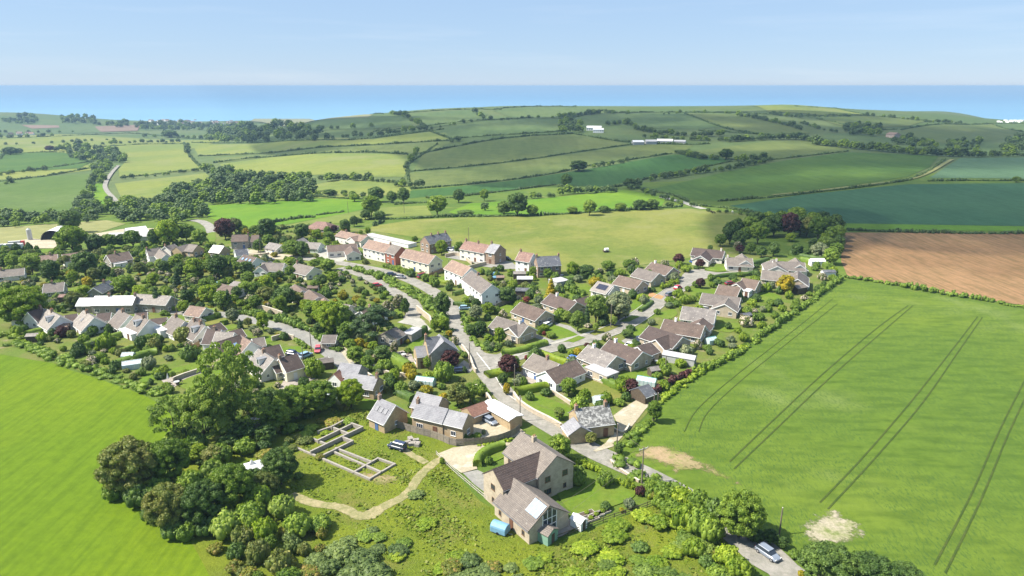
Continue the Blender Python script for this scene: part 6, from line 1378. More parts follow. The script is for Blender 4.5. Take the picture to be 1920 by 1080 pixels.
def merge_instances(name, items, label, low=None):
    """one mesh out of many small copies; items (kind, x, y, z, radius, height)"""
    bym = {}
    for k, x, y, z, r, h in items:
        cm = rnd.choice(KIND[k])[0]; bym.setdefault(cm.name, (cm, []))[1].append((x, y, z, r/.85/1.12*(1.0 if k.startswith('b_') else 1.7), h))
    V = []; F4 = []; F3 = []; m4 = []; m3 = []; mats = []; o = 0
    for nm, (cm, L) in bym.items():
        n = len(cm.vertices); co = np.empty(n*3, np.float32); cm.vertices.foreach_get('co', co); co = co.reshape(-1, 3)
        ls = np.empty(len(cm.loops), np.int32); cm.loops.foreach_get('vertex_index', ls); tot = np.empty(len(cm.polygons), np.int32); cm.polygons.foreach_get('loop_total', tot)
        n4 = int((tot == 4).sum()); q = ls[:n4*4].reshape(-1, 4); t = ls[n4*4:].reshape(-1, 3)
        if low and n4 > low:
            q = q[:low]
        mt = cm.materials[0]
        if mt not in mats: mats.append(mt)
        mi = mats.index(mt)
        for x, y, z, r, h in L:
            a = rnd.uniform(0, 6.28); c, s_ = math.cos(a), math.sin(a)
            P_ = np.stack([(co[:, 0]*c-co[:, 1]*s_)*r+x, (co[:, 0]*s_+co[:, 1]*c)*r+y, co[:, 2]*h+z], 1)
            V.append(P_); F4.append(q+o); F3.append(t+o); m4.append(np.full(len(q), mi)); m3.append(np.full(len(t), mi)); o += n
    me = mesh_np(name, np.concatenate(V), [np.concatenate(F4), np.concatenate(F3)], mats, np.concatenate(m4+m3))
    return tag(link(name, me), label, None, None, 'stuff')
spots.sort(key=lambda s_: -s_[0]); nb = sum(1 for r in REC if r[5] == 'shrub'); room = max(0, 298-nb)
for s_ in spots[:room]:
    plant(s_[1], (s_[2], s_[3], s_[4]), s_[6], s_[5], 'shrub', 'garden and wild shrubs')
merge_instances('garden_shrubbery', [(s_[1], s_[2], s_[3], s_[4], s_[5], s_[6]) for s_ in spots[room:]], 'mass of small shrubs filling the gardens')
# ---- far hedgerow trees and woods
far = []
def row(uv, n, wpx, ht=.75, jit=1.5, kinds=('f_oak', 'f_dark', 'f_dark')):
    if uv[0][0] > 1000 and uv[0][1] < 330: n = int(n*1.7)
    W = PP(uv); cum = [0]
    for a, b in zip(W, W[1:]): cum.append(cum[-1]+np.linalg.norm(b-a))
    for i in range(n):
        s_ = (i+rnd.uniform(.1, .9))/n*cum[-1]; x = np.interp(s_, cum, W[:, 0])+rnd.uniform(-jit, jit); y = np.interp(s_, cum, W[:, 1])+rnd.uniform(-jit, jit)*2
        z = ground(x, y); d = depth_of((x, y, z)); w_ = wpx*rnd.uniform(.65, 1.3)*d/FPX
        far.append((w_*FPX/d, rnd.choice(kinds), x, y, z-.2, w_/2, w_*ht*rnd.uniform(.8, 1.2)))
def wood(poly, step, wpx, ht=.8, kinds=('f_oak', 'f_dark', 'f_dark')):
    us = [p[0] for p in poly]; vs = [p[1] for p in poly]; v = max(vs)
    while v > min(vs):
        u = min(us)
        while u < max(us):
            U, V_ = u+rnd.uniform(-.4, .4)*step, v+rnd.uniform(-.3, .3)*step*.4
            if inside((U, V_), poly):
                p = P(U, V_); d = depth_of(p); w_ = wpx*rnd.uniform(.7, 1.25)*d/FPX
                far.append((w_*FPX/d, rnd.choice(kinds), p.x, p.y, p.z-.2, w_/2, w_*ht*rnd.uniform(.8, 1.2)))
            u += step
        v -= step*.42
wood([(0, 405), (70, 412), (130, 405), (140, 412), (60, 425), (-30, 432), (-30, 408)], 14, 24)
wood([(135, 410), (150, 375), (172, 348), (178, 362), (176, 385), (195, 395), (196, 412), (160, 418)], 12, 20)
wood([(170, 340), (176, 312), (200, 300), (214, 300), (205, 320), (195, 343), (180, 348)], 10, 16)
wood([(122, 285), (150, 278), (190, 282), (240, 298), (238, 306), (200, 306), (160, 303), (128, 296)], 11, 17)
wood([(205, 400), (230, 388), (280, 385), (330, 378), (385, 392), (392, 408), (340, 420), (280, 418), (225, 420)], 15, 26)
wood([(300, 372), (370, 352), (400, 340), (410, 330), (440, 328), (480, 342), (560, 345), (592, 362), (590, 382), (480, 384), (400, 384), (330, 384)], 15, 26)
wood([(375, 315), (400, 318), (440, 330), (430, 340), (395, 330)], 12, 20)
row([(625, 336), (660, 338), (705, 340)], 9, 17); row([(705, 340), (745, 345), (765, 345)], 5, 13); row([(480, 336), (560, 336), (625, 340)], 8, 22)
row([(770, 292), (782, 288), (765, 310), (760, 328)], 7, 15); row([(740, 350), (790, 352)], 5, 18); row([(592, 366), (700, 372)], 5, 15)
wood([(480, 245), (520, 238), (570, 243), (612, 255), (600, 264), (520, 268), (440, 266), (400, 258), (400, 245), (440, 236)], 13, 18)
row([(610, 262), (655, 258), (720, 254), (800, 243)], 18, 13); row([(590, 244), (640, 243), (700, 238)], 6, 12)
row([(733, 215), (760, 221), (790, 238), (800, 246)], 12, 13); row([(890, 212), (905, 222), (930, 228), (945, 226)], 7, 12); row([(800, 245), (860, 232), (900, 228)], 6, 8)
row([(845, 267), (860, 266)], 2, 14); row([(945, 226), (1000, 221), (1040, 222)], 6, 8)
wood([(1040, 232), (1065, 226), (1098, 244), (1090, 252), (1050, 248)], 10, 14); row([(1045, 222), (1080, 217), (1128, 214)], 9, 11); row([(1125, 208), (1150, 214), (1190, 214)], 6, 9)
row([(1140, 236), (1165, 233), (1190, 238)], 6, 13); row([(1190, 243), (1240, 252), (1300, 256), (1355, 255)], 15, 13); row([(1205, 258), (1260, 262), (1340, 265), (1400, 262)], 12, 12)
row([(1240, 215), (1300, 212), (1380, 214)], 7, 7); row([(1380, 218), (1410, 222), (1440, 228), (1490, 240), (1500, 245)], 12, 12); row([(1440, 214), (1470, 218), (1500, 222)], 6, 10)
row([(1365, 266), (1440, 262), (1500, 262), (1530, 268)], 16, 15); row([(1525, 272), (1580, 277), (1640, 283), (1690, 288)], 16, 18); row([(1690, 288), (1740, 292), (1790, 294), (1840, 295)], 16, 18); row([(1845, 294), (1910, 294), (1980, 296)], 9, 14)
wood([(1575, 240), (1600, 236), (1650, 238), (1655, 255), (1610, 257), (1580, 250)], 10, 14); wood([(1665, 265), (1700, 262), (1765, 272), (1765, 280), (1690, 276)], 10, 14); wood([(1772, 272), (1800, 264), (1840, 270), (1836, 282), (1780, 282)], 10, 14); wood([(1880, 268), (1925, 260), (1960, 285), (1880, 285)], 11, 16)
row([(1500, 232), (1540, 244), (1575, 250)], 6, 9); row([(1620, 218), (1680, 222), (1740, 230), (1800, 232)], 12, 9); row([(1500, 220), (1600, 219)], 6, 8)
row([(1045, 366), (1090, 363), (1157, 360)], 10, 20); row([(1060, 340), (1052, 358)], 3, 18); row([(1180, 356), (1200, 352)], 3, 18); row([(1217, 340), (1290, 328), (1360, 319)], 16, 15); row([(1360, 320), (1400, 312), (1445, 302)], 9, 13)
row([(1270, 288), (1310, 298), (1345, 300)], 9, 15); row([(1378, 302), (1405, 303), (1438, 300)], 6, 15); row([(1110, 316), (1140, 310), (1180, 303)], 5, 12); row([(1200, 360), (1240, 372), (1300, 388)], 9, 12); row([(970, 372), (1010, 372), (1040, 370)], 6, 14)
row([(905, 395), (960, 404)], 3, 22); row([(1320, 395), (1380, 402), (1440, 412)], 8, 9); row([(520, 440), (560, 433), (620, 426)], 7, 10)
wood([(0, 226), (60, 218), (75, 230), (30, 236)], 10, 11); wood([(108, 222), (150, 218), (185, 228), (180, 235), (120, 232)], 10, 11); wood([(180, 232), (230, 228), (275, 234), (270, 240), (190, 240)], 10, 11)
wood([(265, 236), (330, 232), (400, 236), (400, 246), (300, 248), (268, 244)], 9, 11); wood([(385, 262), (400, 245), (440, 238), (480, 245), (480, 268), (400, 268)], 10, 15)
row([(-20, 260), (60, 258), (100, 256)], 9, 10); row([(5, 290), (40, 288)], 3, 14); row([(100, 284), (130, 282)], 4, 14); row([(250, 258), (330, 257), (400, 262)], 10, 10); row([(190, 272), (260, 268), (340, 267)], 14, 9)
row([(0, 330), (30, 325), (60, 322), (90, 320)], 8, 10); row([(5, 347), (30, 342)], 3, 12); row([(355, 270), (352, 285), (360, 300)], 5, 13); row([(0, 272), (120, 268), (230, 262)], 10, 7)
row([(-50, 248), (40, 250), (150, 248)], 10, 7); row([(225, 337), (300, 330), (380, 320)], 10, 10); row([(200, 372), (215, 378)], 2, 16); row([(700, 412), (660, 418), (640, 424)], 5, 12)
far.sort(key=lambda s_: -s_[0]); nt_ = sum(1 for r in REC if r[5] == 'tree'); room = max(0, 299-nt_)
for s_ in far[:room]: plant(s_[1], (s_[2], s_[3], s_[4]), s_[6], s_[5]*1.0, 'tree', 'trees of the village and the fields')
merge_instances('distant_woodland', [(s_[1], s_[2], s_[3], s_[4], s_[5], s_[6]) for s_ in far[room:]], 'hedgerow trees and woods on the far hills', 160)
# ---- rough grass and weeds in the foreground
def tufts(name, poly, n, label, mats, hmin=.05, hmax=.3, patch=12.0):
    W = [tuple(p[:2]) for p in PP(poly)]; rs = np.random.RandomState(11+n); xs = [p[0] for p in W]; ys = [p[1] for p in W]
    V = []; mi = []
    got = 0
    while got < n:
        x, y = rs.uniform(min(xs), max(xs)), rs.uniform(min(ys), max(ys))
        c_ = math.sin(x*.21+math.sin(y*.17)*2)*math.cos(y*.19+1.3*math.sin(x*.11))+.4*math.sin(x*.9+y*.7)
        if rs.random() > .12+.88*max(0, c_): continue
        got += 1
        if not inside((x, y), W) or not clear_spot(x, y, .1): continue
        h = rs.uniform(hmin, hmax)*(1+.8*max(0, c_)); z = ground(x, y)+h*rs.uniform(.2, .8)
        a = rs.uniform(0, 6.28); l = rs.uniform(.12, .34); ca, sa = math.cos(a)*l, math.sin(a)*l; t1, t2 = rs.uniform(-.5, .5, 2)*l*1.3
        V += [(x-ca, y-sa, z-t1), (x+sa, y-ca, z+t2), (x+ca, y+sa, z+t1), (x-sa, y+ca, z-t2)]; mi.append(rs.choice(len(mats), p=[.5, .3, .2]))
    F = np.arange(len(V)).reshape(-1, 4)
    tag(link(name, mesh_np(name, np.array(V), [F], mats, mi)), label, None, None, 'stuff')
L_g1 = leaf_mat('grass_blades', (.15, .22, .018), (.19, .25, .025), .4); L_g2 = leaf_mat('grass_dry', (.25, .26, .06), (.20, .23, .04), .4)
tufts('rough_grass', [(540, 800), (640, 760), (690, 775), (770, 810), (830, 860), (900, 945), (1040, 1022), (1230, 950), (1300, 960), (1380, 1040), (1400, 1100), (560, 1100), (640, 980), (540, 920)], 16000, 'tall tussocky grass and weeds in the foreground', [L_g1, L_g2, L_g1])
# ---------------------------------------------------------------- cars
M_tyre = solid('tyre', (.02, .02, .02), .9, .1, var=.02); M_rim = solid('wheel_rim', (.45, .45, .46), .35, .5, metal=.6, var=.02)
M_lamp = solid('lamp_glass', (.7, .7, .68), .15, .6, var=.02); M_red = solid('tail_red', (.4, .02, .02), .3, .5, var=.02)
PAINT = {k: solid('paint_'+k, c, .28, .6, var=.03) for k, c in dict(silver=(.20, .23, .28), navy=(.03, .045, .09), black=(.02, .02, .025), white=(.75, .75, .75), red=(.45, .03, .045), blue=(.04, .13, .38), pink=(.62, .10, .12), grey=(.15, .16, .18), maroon=(.22, .02, .035), lightblue=(.25, .38, .5)).items()}
def loft(b, secs, m=0, cap=True):
    """secs: list of rings (equal length point lists)"""
    n0 = len(b.v); k = len(secs[0])
    for r in secs: b.v += [tuple(p) for p in r]
    for i in range(len(secs)-1):
        for j in range(k):
            j2 = (j+1) % k; b.f.append((n0+i*k+j, n0+i*k+j2, n0+(i+1)*k+j2, n0+(i+1)*k+j)); b.m.append(m)
    if cap:
        b.f.append(tuple(n0+j for j in range(k-1, -1, -1))); b.m.append(m); b.f.append(tuple(n0+(len(secs)-1)*k+j for j in range(k))); b.m.append(m)
CARM = {}
def car_parts(kind):
    if kind in CARM: return CARM[kind]
    suv = kind == 'suv'; Lh = 2.15 if kind != 'van' else 2.4
    zb = .32 if suv else .22; belt = 1.02 if suv else .92; roof = 1.8 if suv else (1.5 if kind == 'car' else 1.95)
    def ring(x, hw, z0, z1, r=.14): return [(x, -hw, z0+r), (x, -hw+r*.6, z0), (x, hw-r*.6, z0), (x, hw, z0+r), (x, hw, z1-r), (x, hw-r, z1), (x, -hw+r, z1), (x, -hw, z1-r)]
    b = MB(); hood = belt-.06
    xs = [(-Lh, .70, zb+.12, belt-.12), (-Lh+.12, .82, zb, belt-.02), (-Lh*.6, .88, zb, belt), (0, .89, zb, belt), (Lh*.45, .88, zb, belt-.02), (Lh*.72, .85, zb, hood-.06), (Lh-.15, .78, zb, hood-.2), (Lh, .66, zb+.1, hood-.32)]
    loft(b, [ring(*q) for q in xs]); body = b.me('car_body', PAINT['silver'], True)
    for p in body.polygons: p.use_smooth = False
    g = MB()
    back = -Lh+.12 if kind != 'car' else -Lh+.25; fr = Lh*.52
    if kind == 'van': fr = Lh*.7
    t0, t1 = back+(.12 if suv else .4 if kind == 'car' else .1), fr-(.55 if kind != 'van' else .5)
    def ring2(x, hw, z): return [(x, -hw, z), (x, hw, z)]
    lo, hi = belt-.03, roof-.05
    g.v += [(back, -.80, lo), (fr, -.78, lo), (fr, .78, lo), (back, .80, lo), (t0, -.66, hi), (t1, -.64, hi), (t1, .64, hi), (t0, .66, hi)]
    for f in ((0, 1, 5, 4), (1, 2, 6, 5), (2, 3, 7, 6), (3, 0, 4, 7), (4, 5, 6, 7), (3, 2, 1, 0)): g.f.append(f); g.m.append(0)
    glass = g.me('car_windows', M_glass)
    r = MB(); r.prism([(t0-.06, -.68, hi-.02), (t0-.06, .68, hi-.02), (t0-.02, .60, roof), (t0-.02, -.60, roof)][::-1], (t1-t0+.1, 0, 0)); rf = r.me('car_roof', PAINT['silver'])
    pl = MB()
    for x in (t0+.02, (t0+t1)/2+.1):
        for s_ in (1, -1):
            pl.v += [(x-.05, s_*.815, lo), (x+.05, s_*.815, lo), (x+.05, s_*.675, hi), (x-.05, s_*.675, hi)]; n = len(pl.v); pl.f.append((n-4, n-3, n-2, n-1)[::(1 if s_ < 0 else -1)]); pl.m.append(0)
    wh = MB(); wh.tube((0, -.11, 0), (0, .11, 0), .33, .33, 14); wheel = wh.me('car_wheel', M_tyre)
    rm = MB(); rm.tube((0, -.118, 0), (0, .118, 0), .19, .19, 10); rim = rm.me('car_rim', M_rim)
    hl = MB(); hl.box(-.05, .04, -.16, .16, -.07, .07); head = hl.me('headlight', M_lamp)
    tl = MB(); tl.box(-.04, .04, -.1, .1, -.12, .12); tail = tl.me('tail_light', M_red)
    CARM[kind] = (body, glass, rf, wheel, rim, head, tail, Lh, belt, zb); return CARM[kind]
def car(u1, v1, u2, v2, colour, label, kind='car', h=0.0, name='parked_car'):
    a = P(u1, v1, .6); b = P(u2, v2, .6); d = b-a; ang = math.atan2(d.y, d.x); c = (a+b)/2
    root = empty(name, (c.x, c.y, ground(c.x, c.y)+.13+h), ang); tag(root, label, 'van' if kind == 'van' else 'car', 'parked cars')
    body, glass, rf, wheel, rim, head, tail, Lh, belt, zb = car_parts(kind)
    for nm, me in (('body', body), ('roof', rf)):
        o = link(nm, me, root); o.material_slots[0].link = 'OBJECT'; o.material_slots[0].material = PAINT[colour]
    link('windows', glass, root)
    for x in (-Lh*.62, Lh*.64):
        for y in (-.80, .80):
            w_ = link('wheel', wheel, root, (x, y, .33)); link('rim', rim, w_)
    for y in (-.58, .58):
        link('headlight', head, root, (Lh-.05, y, belt-.28)); link('tail_light', tail, root, (-Lh+.03, y, belt-.2))
    BUILT.append((c.x, c.y, math.cos(ang), math.sin(ang), 2.8, 1.4)); return root
CARS = [
 (1424, 1026, 1456, 1048, 'silver', 'silver estate car on the shaded lane corner, bottom right', 'car'),
 (758, 841, 732, 834, 'navy', 'dark blue off road car standing on the rough grass', 'suv'),
 (911, 785, 926, 793, 'silver', 'silver hatchback on the gravel farmhouse yard', 'car'),
 (1020, 612, 1032, 606, 'white', 'white car on the drive of the long brown roofed bungalow', 'car'),
 (1197, 638, 1209, 644, 'navy', 'dark blue car beside the garage wing', 'suv'),
 (1178, 647, 1192, 650, 'white', 'white car half hidden behind the garage wing roof', 'car'),
 (1070, 672, 1084, 676, 'blue', 'bright blue car beside the pale roofed bungalow', 'car'),
 (1249, 554, 1262, 550, 'grey', 'grey car parked on the estate road', 'car'),
 (1265, 542, 1277, 537, 'red', 'red car parked on the estate road beside the tall hedge', 'car'),
 (1363, 532, 1375, 531, 'maroon', 'dark red car behind the small brown bungalow', 'car'),
 (1295, 490, 1308, 493, 'blue', 'blue car in front of the dark roofed bungalow by the tree ring', 'car'),
 (1382, 502, 1394, 504, 'black', 'black car beside the cream gabled bungalow', 'car'),
 (1318, 579, 1330, 580, 'white', 'white car behind the weathered pale roof', 'car'),
 (597, 651, 595, 660, 'pink', 'bright red car on the narrow lane', 'car'),
 (542, 662, 556, 664, 'navy', 'dark blue car behind the cream gabled house', 'car'),
 (568, 668, 578, 664, 'lightblue', 'pale blue car beside the gold topped hedge', 'car'),
 (727, 515, 741, 514, 'navy', 'dark blue car, first of three below the terraces', 'car'),
 (745, 519, 759, 520, 'grey', 'dark grey car, middle of three below the terraces', 'car'),
 (784, 520, 800, 516, 'maroon', 'dark red van shaped car by the brick garden wall', 'van'),
 (700, 536, 713, 534, 'red', 'red car beside the sunken lane', 'car'),
 (893, 562, 902, 559, 'white', 'white car in front of the nearest white terrace', 'car'),
 (873, 475, 882, 479, 'black', 'black car in the yard of the white and brick terrace', 'car'),
 (838, 467, 848, 469, 'white', 'white car beside the parking court tree', 'car'),
 (944, 484, 956, 486, 'black', 'black car beside the slate roofed brick end house', 'car'),
 (1048, 519, 1058, 520, 'black', 'black car beside the slate roofed brick house garden', 'car'),
 (500, 487, 512, 486, 'grey', 'grey car on the upper lane', 'car'),
 (856, 695, 868, 694, 'navy', 'dark car under the copper leaved tree', 'car'),
 (864, 578, 880, 577, 'lightblue', 'pale blue car by the clipped garden hedges', 'car'),
 (1280, 516, 1290, 513, 'red', 'unused', 'car'),
]
for q in CARS:
    if q[5] != 'unused': car(*q[:6], kind=q[6])
# ---------------------------------------------------------------- fences and walls
M_board = [solid('fence_boards_%d' % i, c, .9, .1, var=.15, scale=2.5) for i, c in enumerate(((.27, .235, .19), (.24, .21, .175), (.30, .255, .20)))]
M_brownb = [solid('fence_brown_%d' % i, c, .9, .1, var=.15, scale=2.5) for i, c in enumerate(((.34, .22, .13), (.30, .19, .11), (.36, .25, .15)))]
def line_pts(uv, smooth=0):
    W = [tuple(p[:2]) for p in PP(uv)]; return crsmooth(W, smooth) if smooth else W
def resample(W, step):
    cum = [0]
    for a, b in zip(W, W[1:]): cum.append(cum[-1]+math.hypot(b[0]-a[0], b[1]-a[1]))
    n = max(1, round(cum[-1]/step)); s_ = np.linspace(0, cum[-1], n+1)
    return list(zip(np.interp(s_, cum, [p[0] for p in W]), np.interp(s_, cum, [p[1] for p in W])))
def board_fence(uv, h, label, mats, smooth=4, step=1.85):
    W = resample(line_pts(uv, smooth), step); root = empty('board_fence', (W[0][0], W[0][1], ground(*W[0]))); tag(root, label, 'fence', 'fences and walls')
    pm = []
    for m in mats:
        b = MB(); n = 12; wd = 1.0/n
        for i in range(n): b.box(i*wd+.004, (i+1)*wd-.004, -.012+.012*(i % 2), .012+.012*(i % 2), 0, h)
        b.box(0, 1, -.05, -.014, .3, .4); b.box(0, 1, -.05, -.014, h-.4, h-.3); pm.append(b.me('fence_panel', m))
    pb = MB(); pb.box(-.06, .06, -.06, .06, -.2, h+.06); po = pb.me('fence_post', mats[0])
    for i, (a, b) in enumerate(zip(W, W[1:])):
        d = math.hypot(b[0]-a[0], b[1]-a[1])-.14; an = math.atan2(b[1]-a[1], b[0]-a[0]); z = ground(*a)-ground(*W[0])
        o = link('fence_panel', rnd.choice(pm), root, (a[0]-W[0][0]+.07*math.cos(an), a[1]-W[0][1]+.07*math.sin(an), z+rnd.uniform(0, .03)), an, (d, 1, 1)); o['kind'] = 'thing' if False else ''
        del o['kind']
        link('fence_post', po, root, (a[0]-W[0][0], a[1]-W[0][1], z), an)
    return root
board_fence([(723, 795), (770, 810), (820, 824), (849, 836), (875, 836), (905, 834), (935, 829), (962, 818), (975, 808)], 1.8, 'long weathered board fence curving round the stone farmhouse', M_board)
board_fence([(503, 708), (520, 708), (545, 702), (562, 694), (568, 686)], 1.8, 'curved brown board fence round the cream house', M_brownb)
board_fence([(783, 521), (800, 522), (818, 515), (832, 508)], 1.6, 'reddish boundary wall of boards beside the cream terrace end', M_brownb, 0)
board_fence([(1002, 600), (1012, 592), (1022, 588)], 1.6, 'short board fence between two bungalows', M_brownb, 0)
board_fence([(350, 660), (365, 655), (375, 648)], 1.7, 'brown board fence below the twin gabled chalet', M_brownb, 0)
board_fence([(930, 578), (955, 568), (978, 561)], 1.6, 'grey garden fence behind the red maple', M_board, 0)
M_rail = solid('pale_rail', (.46, .42, .36), .85, .2, var=.1)
def rail_fence(uv, label, h=1.0, step=2.4, mat=M_rail, rails=(.35, .85)):
    W = resample(line_pts(uv), step); root = empty('post_and_rail_fence', (W[0][0], W[0][1], ground(*W[0]))); tag(root, label, 'fence', 'fences and walls')
    b = MB(); b.box(-.06, .06, -.06, .06, -.2, h); po = b.me('fence_post', mat); b = MB(); b.box(0, 1, -.03, .03, -.06, .06); ra = b.me('rail', mat)
    for i, (a, c) in enumerate(zip(W, W[1:]+[None])):
        z = ground(*a)-ground(*W[0]); link('post', po, root, (a[0]-W[0][0], a[1]-W[0][1], z))
        if c is not None:
            d = math.hypot(c[0]-a[0], c[1]-a[1]); an = math.atan2(c[1]-a[1], c[0]-a[0]); dz = ground(*c)-ground(*a)
            for r in rails:
                o = link('rail', ra, root, (a[0]-W[0][0], a[1]-W[0][1], z+r*h), an, (d, 1, 1)); o.rotation_euler = (0, -math.atan2(dz, d), an)
rail_fence([(818, 853), (850, 885), (900, 928), (960, 975), (1021, 1020)], 'pale post and rail fence along the left side of the long house')
rail_fence([(1021, 1020), (1060, 1006), (1090, 994), (1140, 975), (1200, 955), (1232, 942)], 'dark garden edge fence in front of the long house lawn', 1.0, 2.4, WM['T'])
M_wallst = stone_mat('garden_wall_stone', (.50, .42, .31), (.40, .34, .25), (.46, .40, .32), .4, .16)
M_cop = solid('wall_coping', (.52, .47, .38), .9, .1, var=.12, scale=2)
def stone_wall(uv, h, th, label, mat=None, smooth=3, name='stone_wall'):
    W = resample(line_pts(uv, smooth), 1.6); o0 = (W[0][0], W[0][1], ground(*W[0])); root = empty(name, o0); tag(root, label, 'wall', 'fences and walls')
    for nm, z0, z1, t_, m in (('masonry', -.3, h, th, mat or M_wallst), ('coping', h+.003, h+.1, th+.1, M_cop)):
        R_ = []; n = len(W)
        for i, p in enumerate(W):
            a = np.array(W[max(i-1, 0)]); b_ = np.array(W[min(i+1, n-1)]); t = b_-a; t /= np.linalg.norm(t)+1e-9; nn = np.array([-t[1], t[0]])*t_/2; g = ground(*p)-o0[2]; x, y = p[0]-o0[0], p[1]-o0[1]
            R_.append([(x+nn[0], y+nn[1], g+z0), (x+nn[0], y+nn[1], g+z1), (x-nn[0], y-nn[1], g+z1), (x-nn[0], y-nn[1], g+z0)])
        b = MB(); loft(b, R_); b.build(nm, m, root)
WALLS = [
 ([(963, 742), (975, 758), (1000, 775), (1030, 790), (1052, 803)], 1.1, .45, 'long roadside stone wall below the sloping lawn'),
 ([(866, 652), (880, 672), (888, 694), (893, 700)], 1.2, .4, 'stone wall along the lane beside the copper leaved tree'),
 ([(782, 583), (795, 594), (806, 603), (808, 612)], 2.0, .4, 'tall pale retaining wall above the forecourt'),
 ([(470, 577), (500, 584), (530, 594)], 1.8, .4, 'pale garden wall above the narrow lane hedge'),
 ([(695, 688), (725, 702), (755, 706), (785, 712), (812, 722)], 1.0, .4, 'low stone wall winding through the middle gardens'),
 ([(655, 688), (680, 700), (705, 716)], 1.1, .4, 'stone wall beside the pale slated cottage'),
 ([(1036, 738), (1058, 752), (1078, 765), (1096, 774)], 1.0, .35, 'pale wall between the fruit trees and the terraced beds'),
 ([(1090, 706), (1120, 716), (1165, 735)], .5, .3, 'low pale edging wall at the top of the dry lawn'),
 ([(1078, 712), (1090, 706)], .5, .3, 'short pale edging wall at the corner of the dry lawn'),
 ([(882, 735), (895, 728), (915, 748), (925, 765)], 1.2, .4, 'stone yard wall beside the white roofed barn'),
 ([(1148, 806), (1168, 815), (1180, 800)], .7, .3, 'curved low wall of the gravel terrace'),
 ([(1198, 905), (1160, 880), (1145, 866)], .5, .3, 'pale kerb wall along the lower lane'),
 ([(510, 640), (535, 634), (552, 638)], 1.5, .35, 'grey stone wall behind the front lawn hedge'),
 ([(325, 716), (345, 708), (375, 698), (382, 692)], 1.2, .35, 'dark stone wall beside the straight garden path'),
 ([(460, 478), (485, 480), (505, 477)], 1.0, .35, 'low stone wall on the upper lane corner'),
 ([(855, 515), (880, 505), (912, 497)], 1.6, .3, 'dark boundary wall behind the pink roofed white terrace'),
 ([(835, 483), (860, 480), (885, 497)], 1.6, .3, 'dark retaining wall round the parking court'),
]
for q in WALLS: stone_wall(*q)
# concrete foundation walls of an unfinished building
M_found = solid('bare_blockwork', (.33, .30, .26), .95, .1, var=.14, scale=2)
def foundation():
    z5 = lambda x, y: (480+x/6, 760+y/6)
    segs = [((700, 285), (850, 235)), ((850, 235), (985, 165)), ((985, 165), (1195, 237)), ((1195, 237), (620, 510)), ((1080, 203), (700, 385)), ((850, 237), (1030, 307)), ((630, 365), (785, 427)),
            ((960, 347), (1085, 395)), ((1085, 395), (712, 575)), ((430, 460), (712, 577)), ((712, 577), (1280, 820)), ((900, 475), (1290, 627)), ((860, 510), (1400, 742)), ((1370, 590), (1105, 742)), ((1370, 590), (1560, 655)), ((1560, 655), (1280, 820))]
    hs = [.8, 1.0, 1.0, 1.0, .9, .8, .6, .9, .8, .4, .5, .6, .5, .55, .5, .4]
    c = P(*z5(900, 475)); root = empty('foundation_walls', c); tag(root, 'roofless concrete foundation walls of an unfinished building in the grass', 'foundation')
    for (a, b), h in zip(segs, hs):
        a = P(*z5(*a), h); b = P(*z5(*b), h); d = b-a; L = math.hypot(d.x, d.y); m = MB(); t = .2
        m.box(-t, L+t, -t, t, -.3, h+.002*segs.index(((0, 0), (0, 0))) if False else h+rnd.uniform(0, .03))
        m.build('block_wall', M_found, root, (a.x-c.x, a.y-c.y, 0), math.atan2(d.y, d.x))
foundation()
for i, (u, v, s_) in enumerate([(770, 826, .9), (780, 829, .8), (773, 835, 1.0), (783, 836, .9), (765, 833, .8)]):
    b = MB(); b.box(-s_*.8, s_*.8, -s_*.55, s_*.55, 0, .75); b.box(-s_*.5, s_*.3, -s_*.3, s_*.3, .752, .80)
    o = b.build('block_stack', M_found, None, P(u, v), rnd.uniform(0, 3)); tag(o, ['hindmost', 'upper right', 'middle front', 'lower right', 'leftmost'][i]+' pale pallet stack of concrete blocks near the dark off road car', 'block stack', 'block stacks')
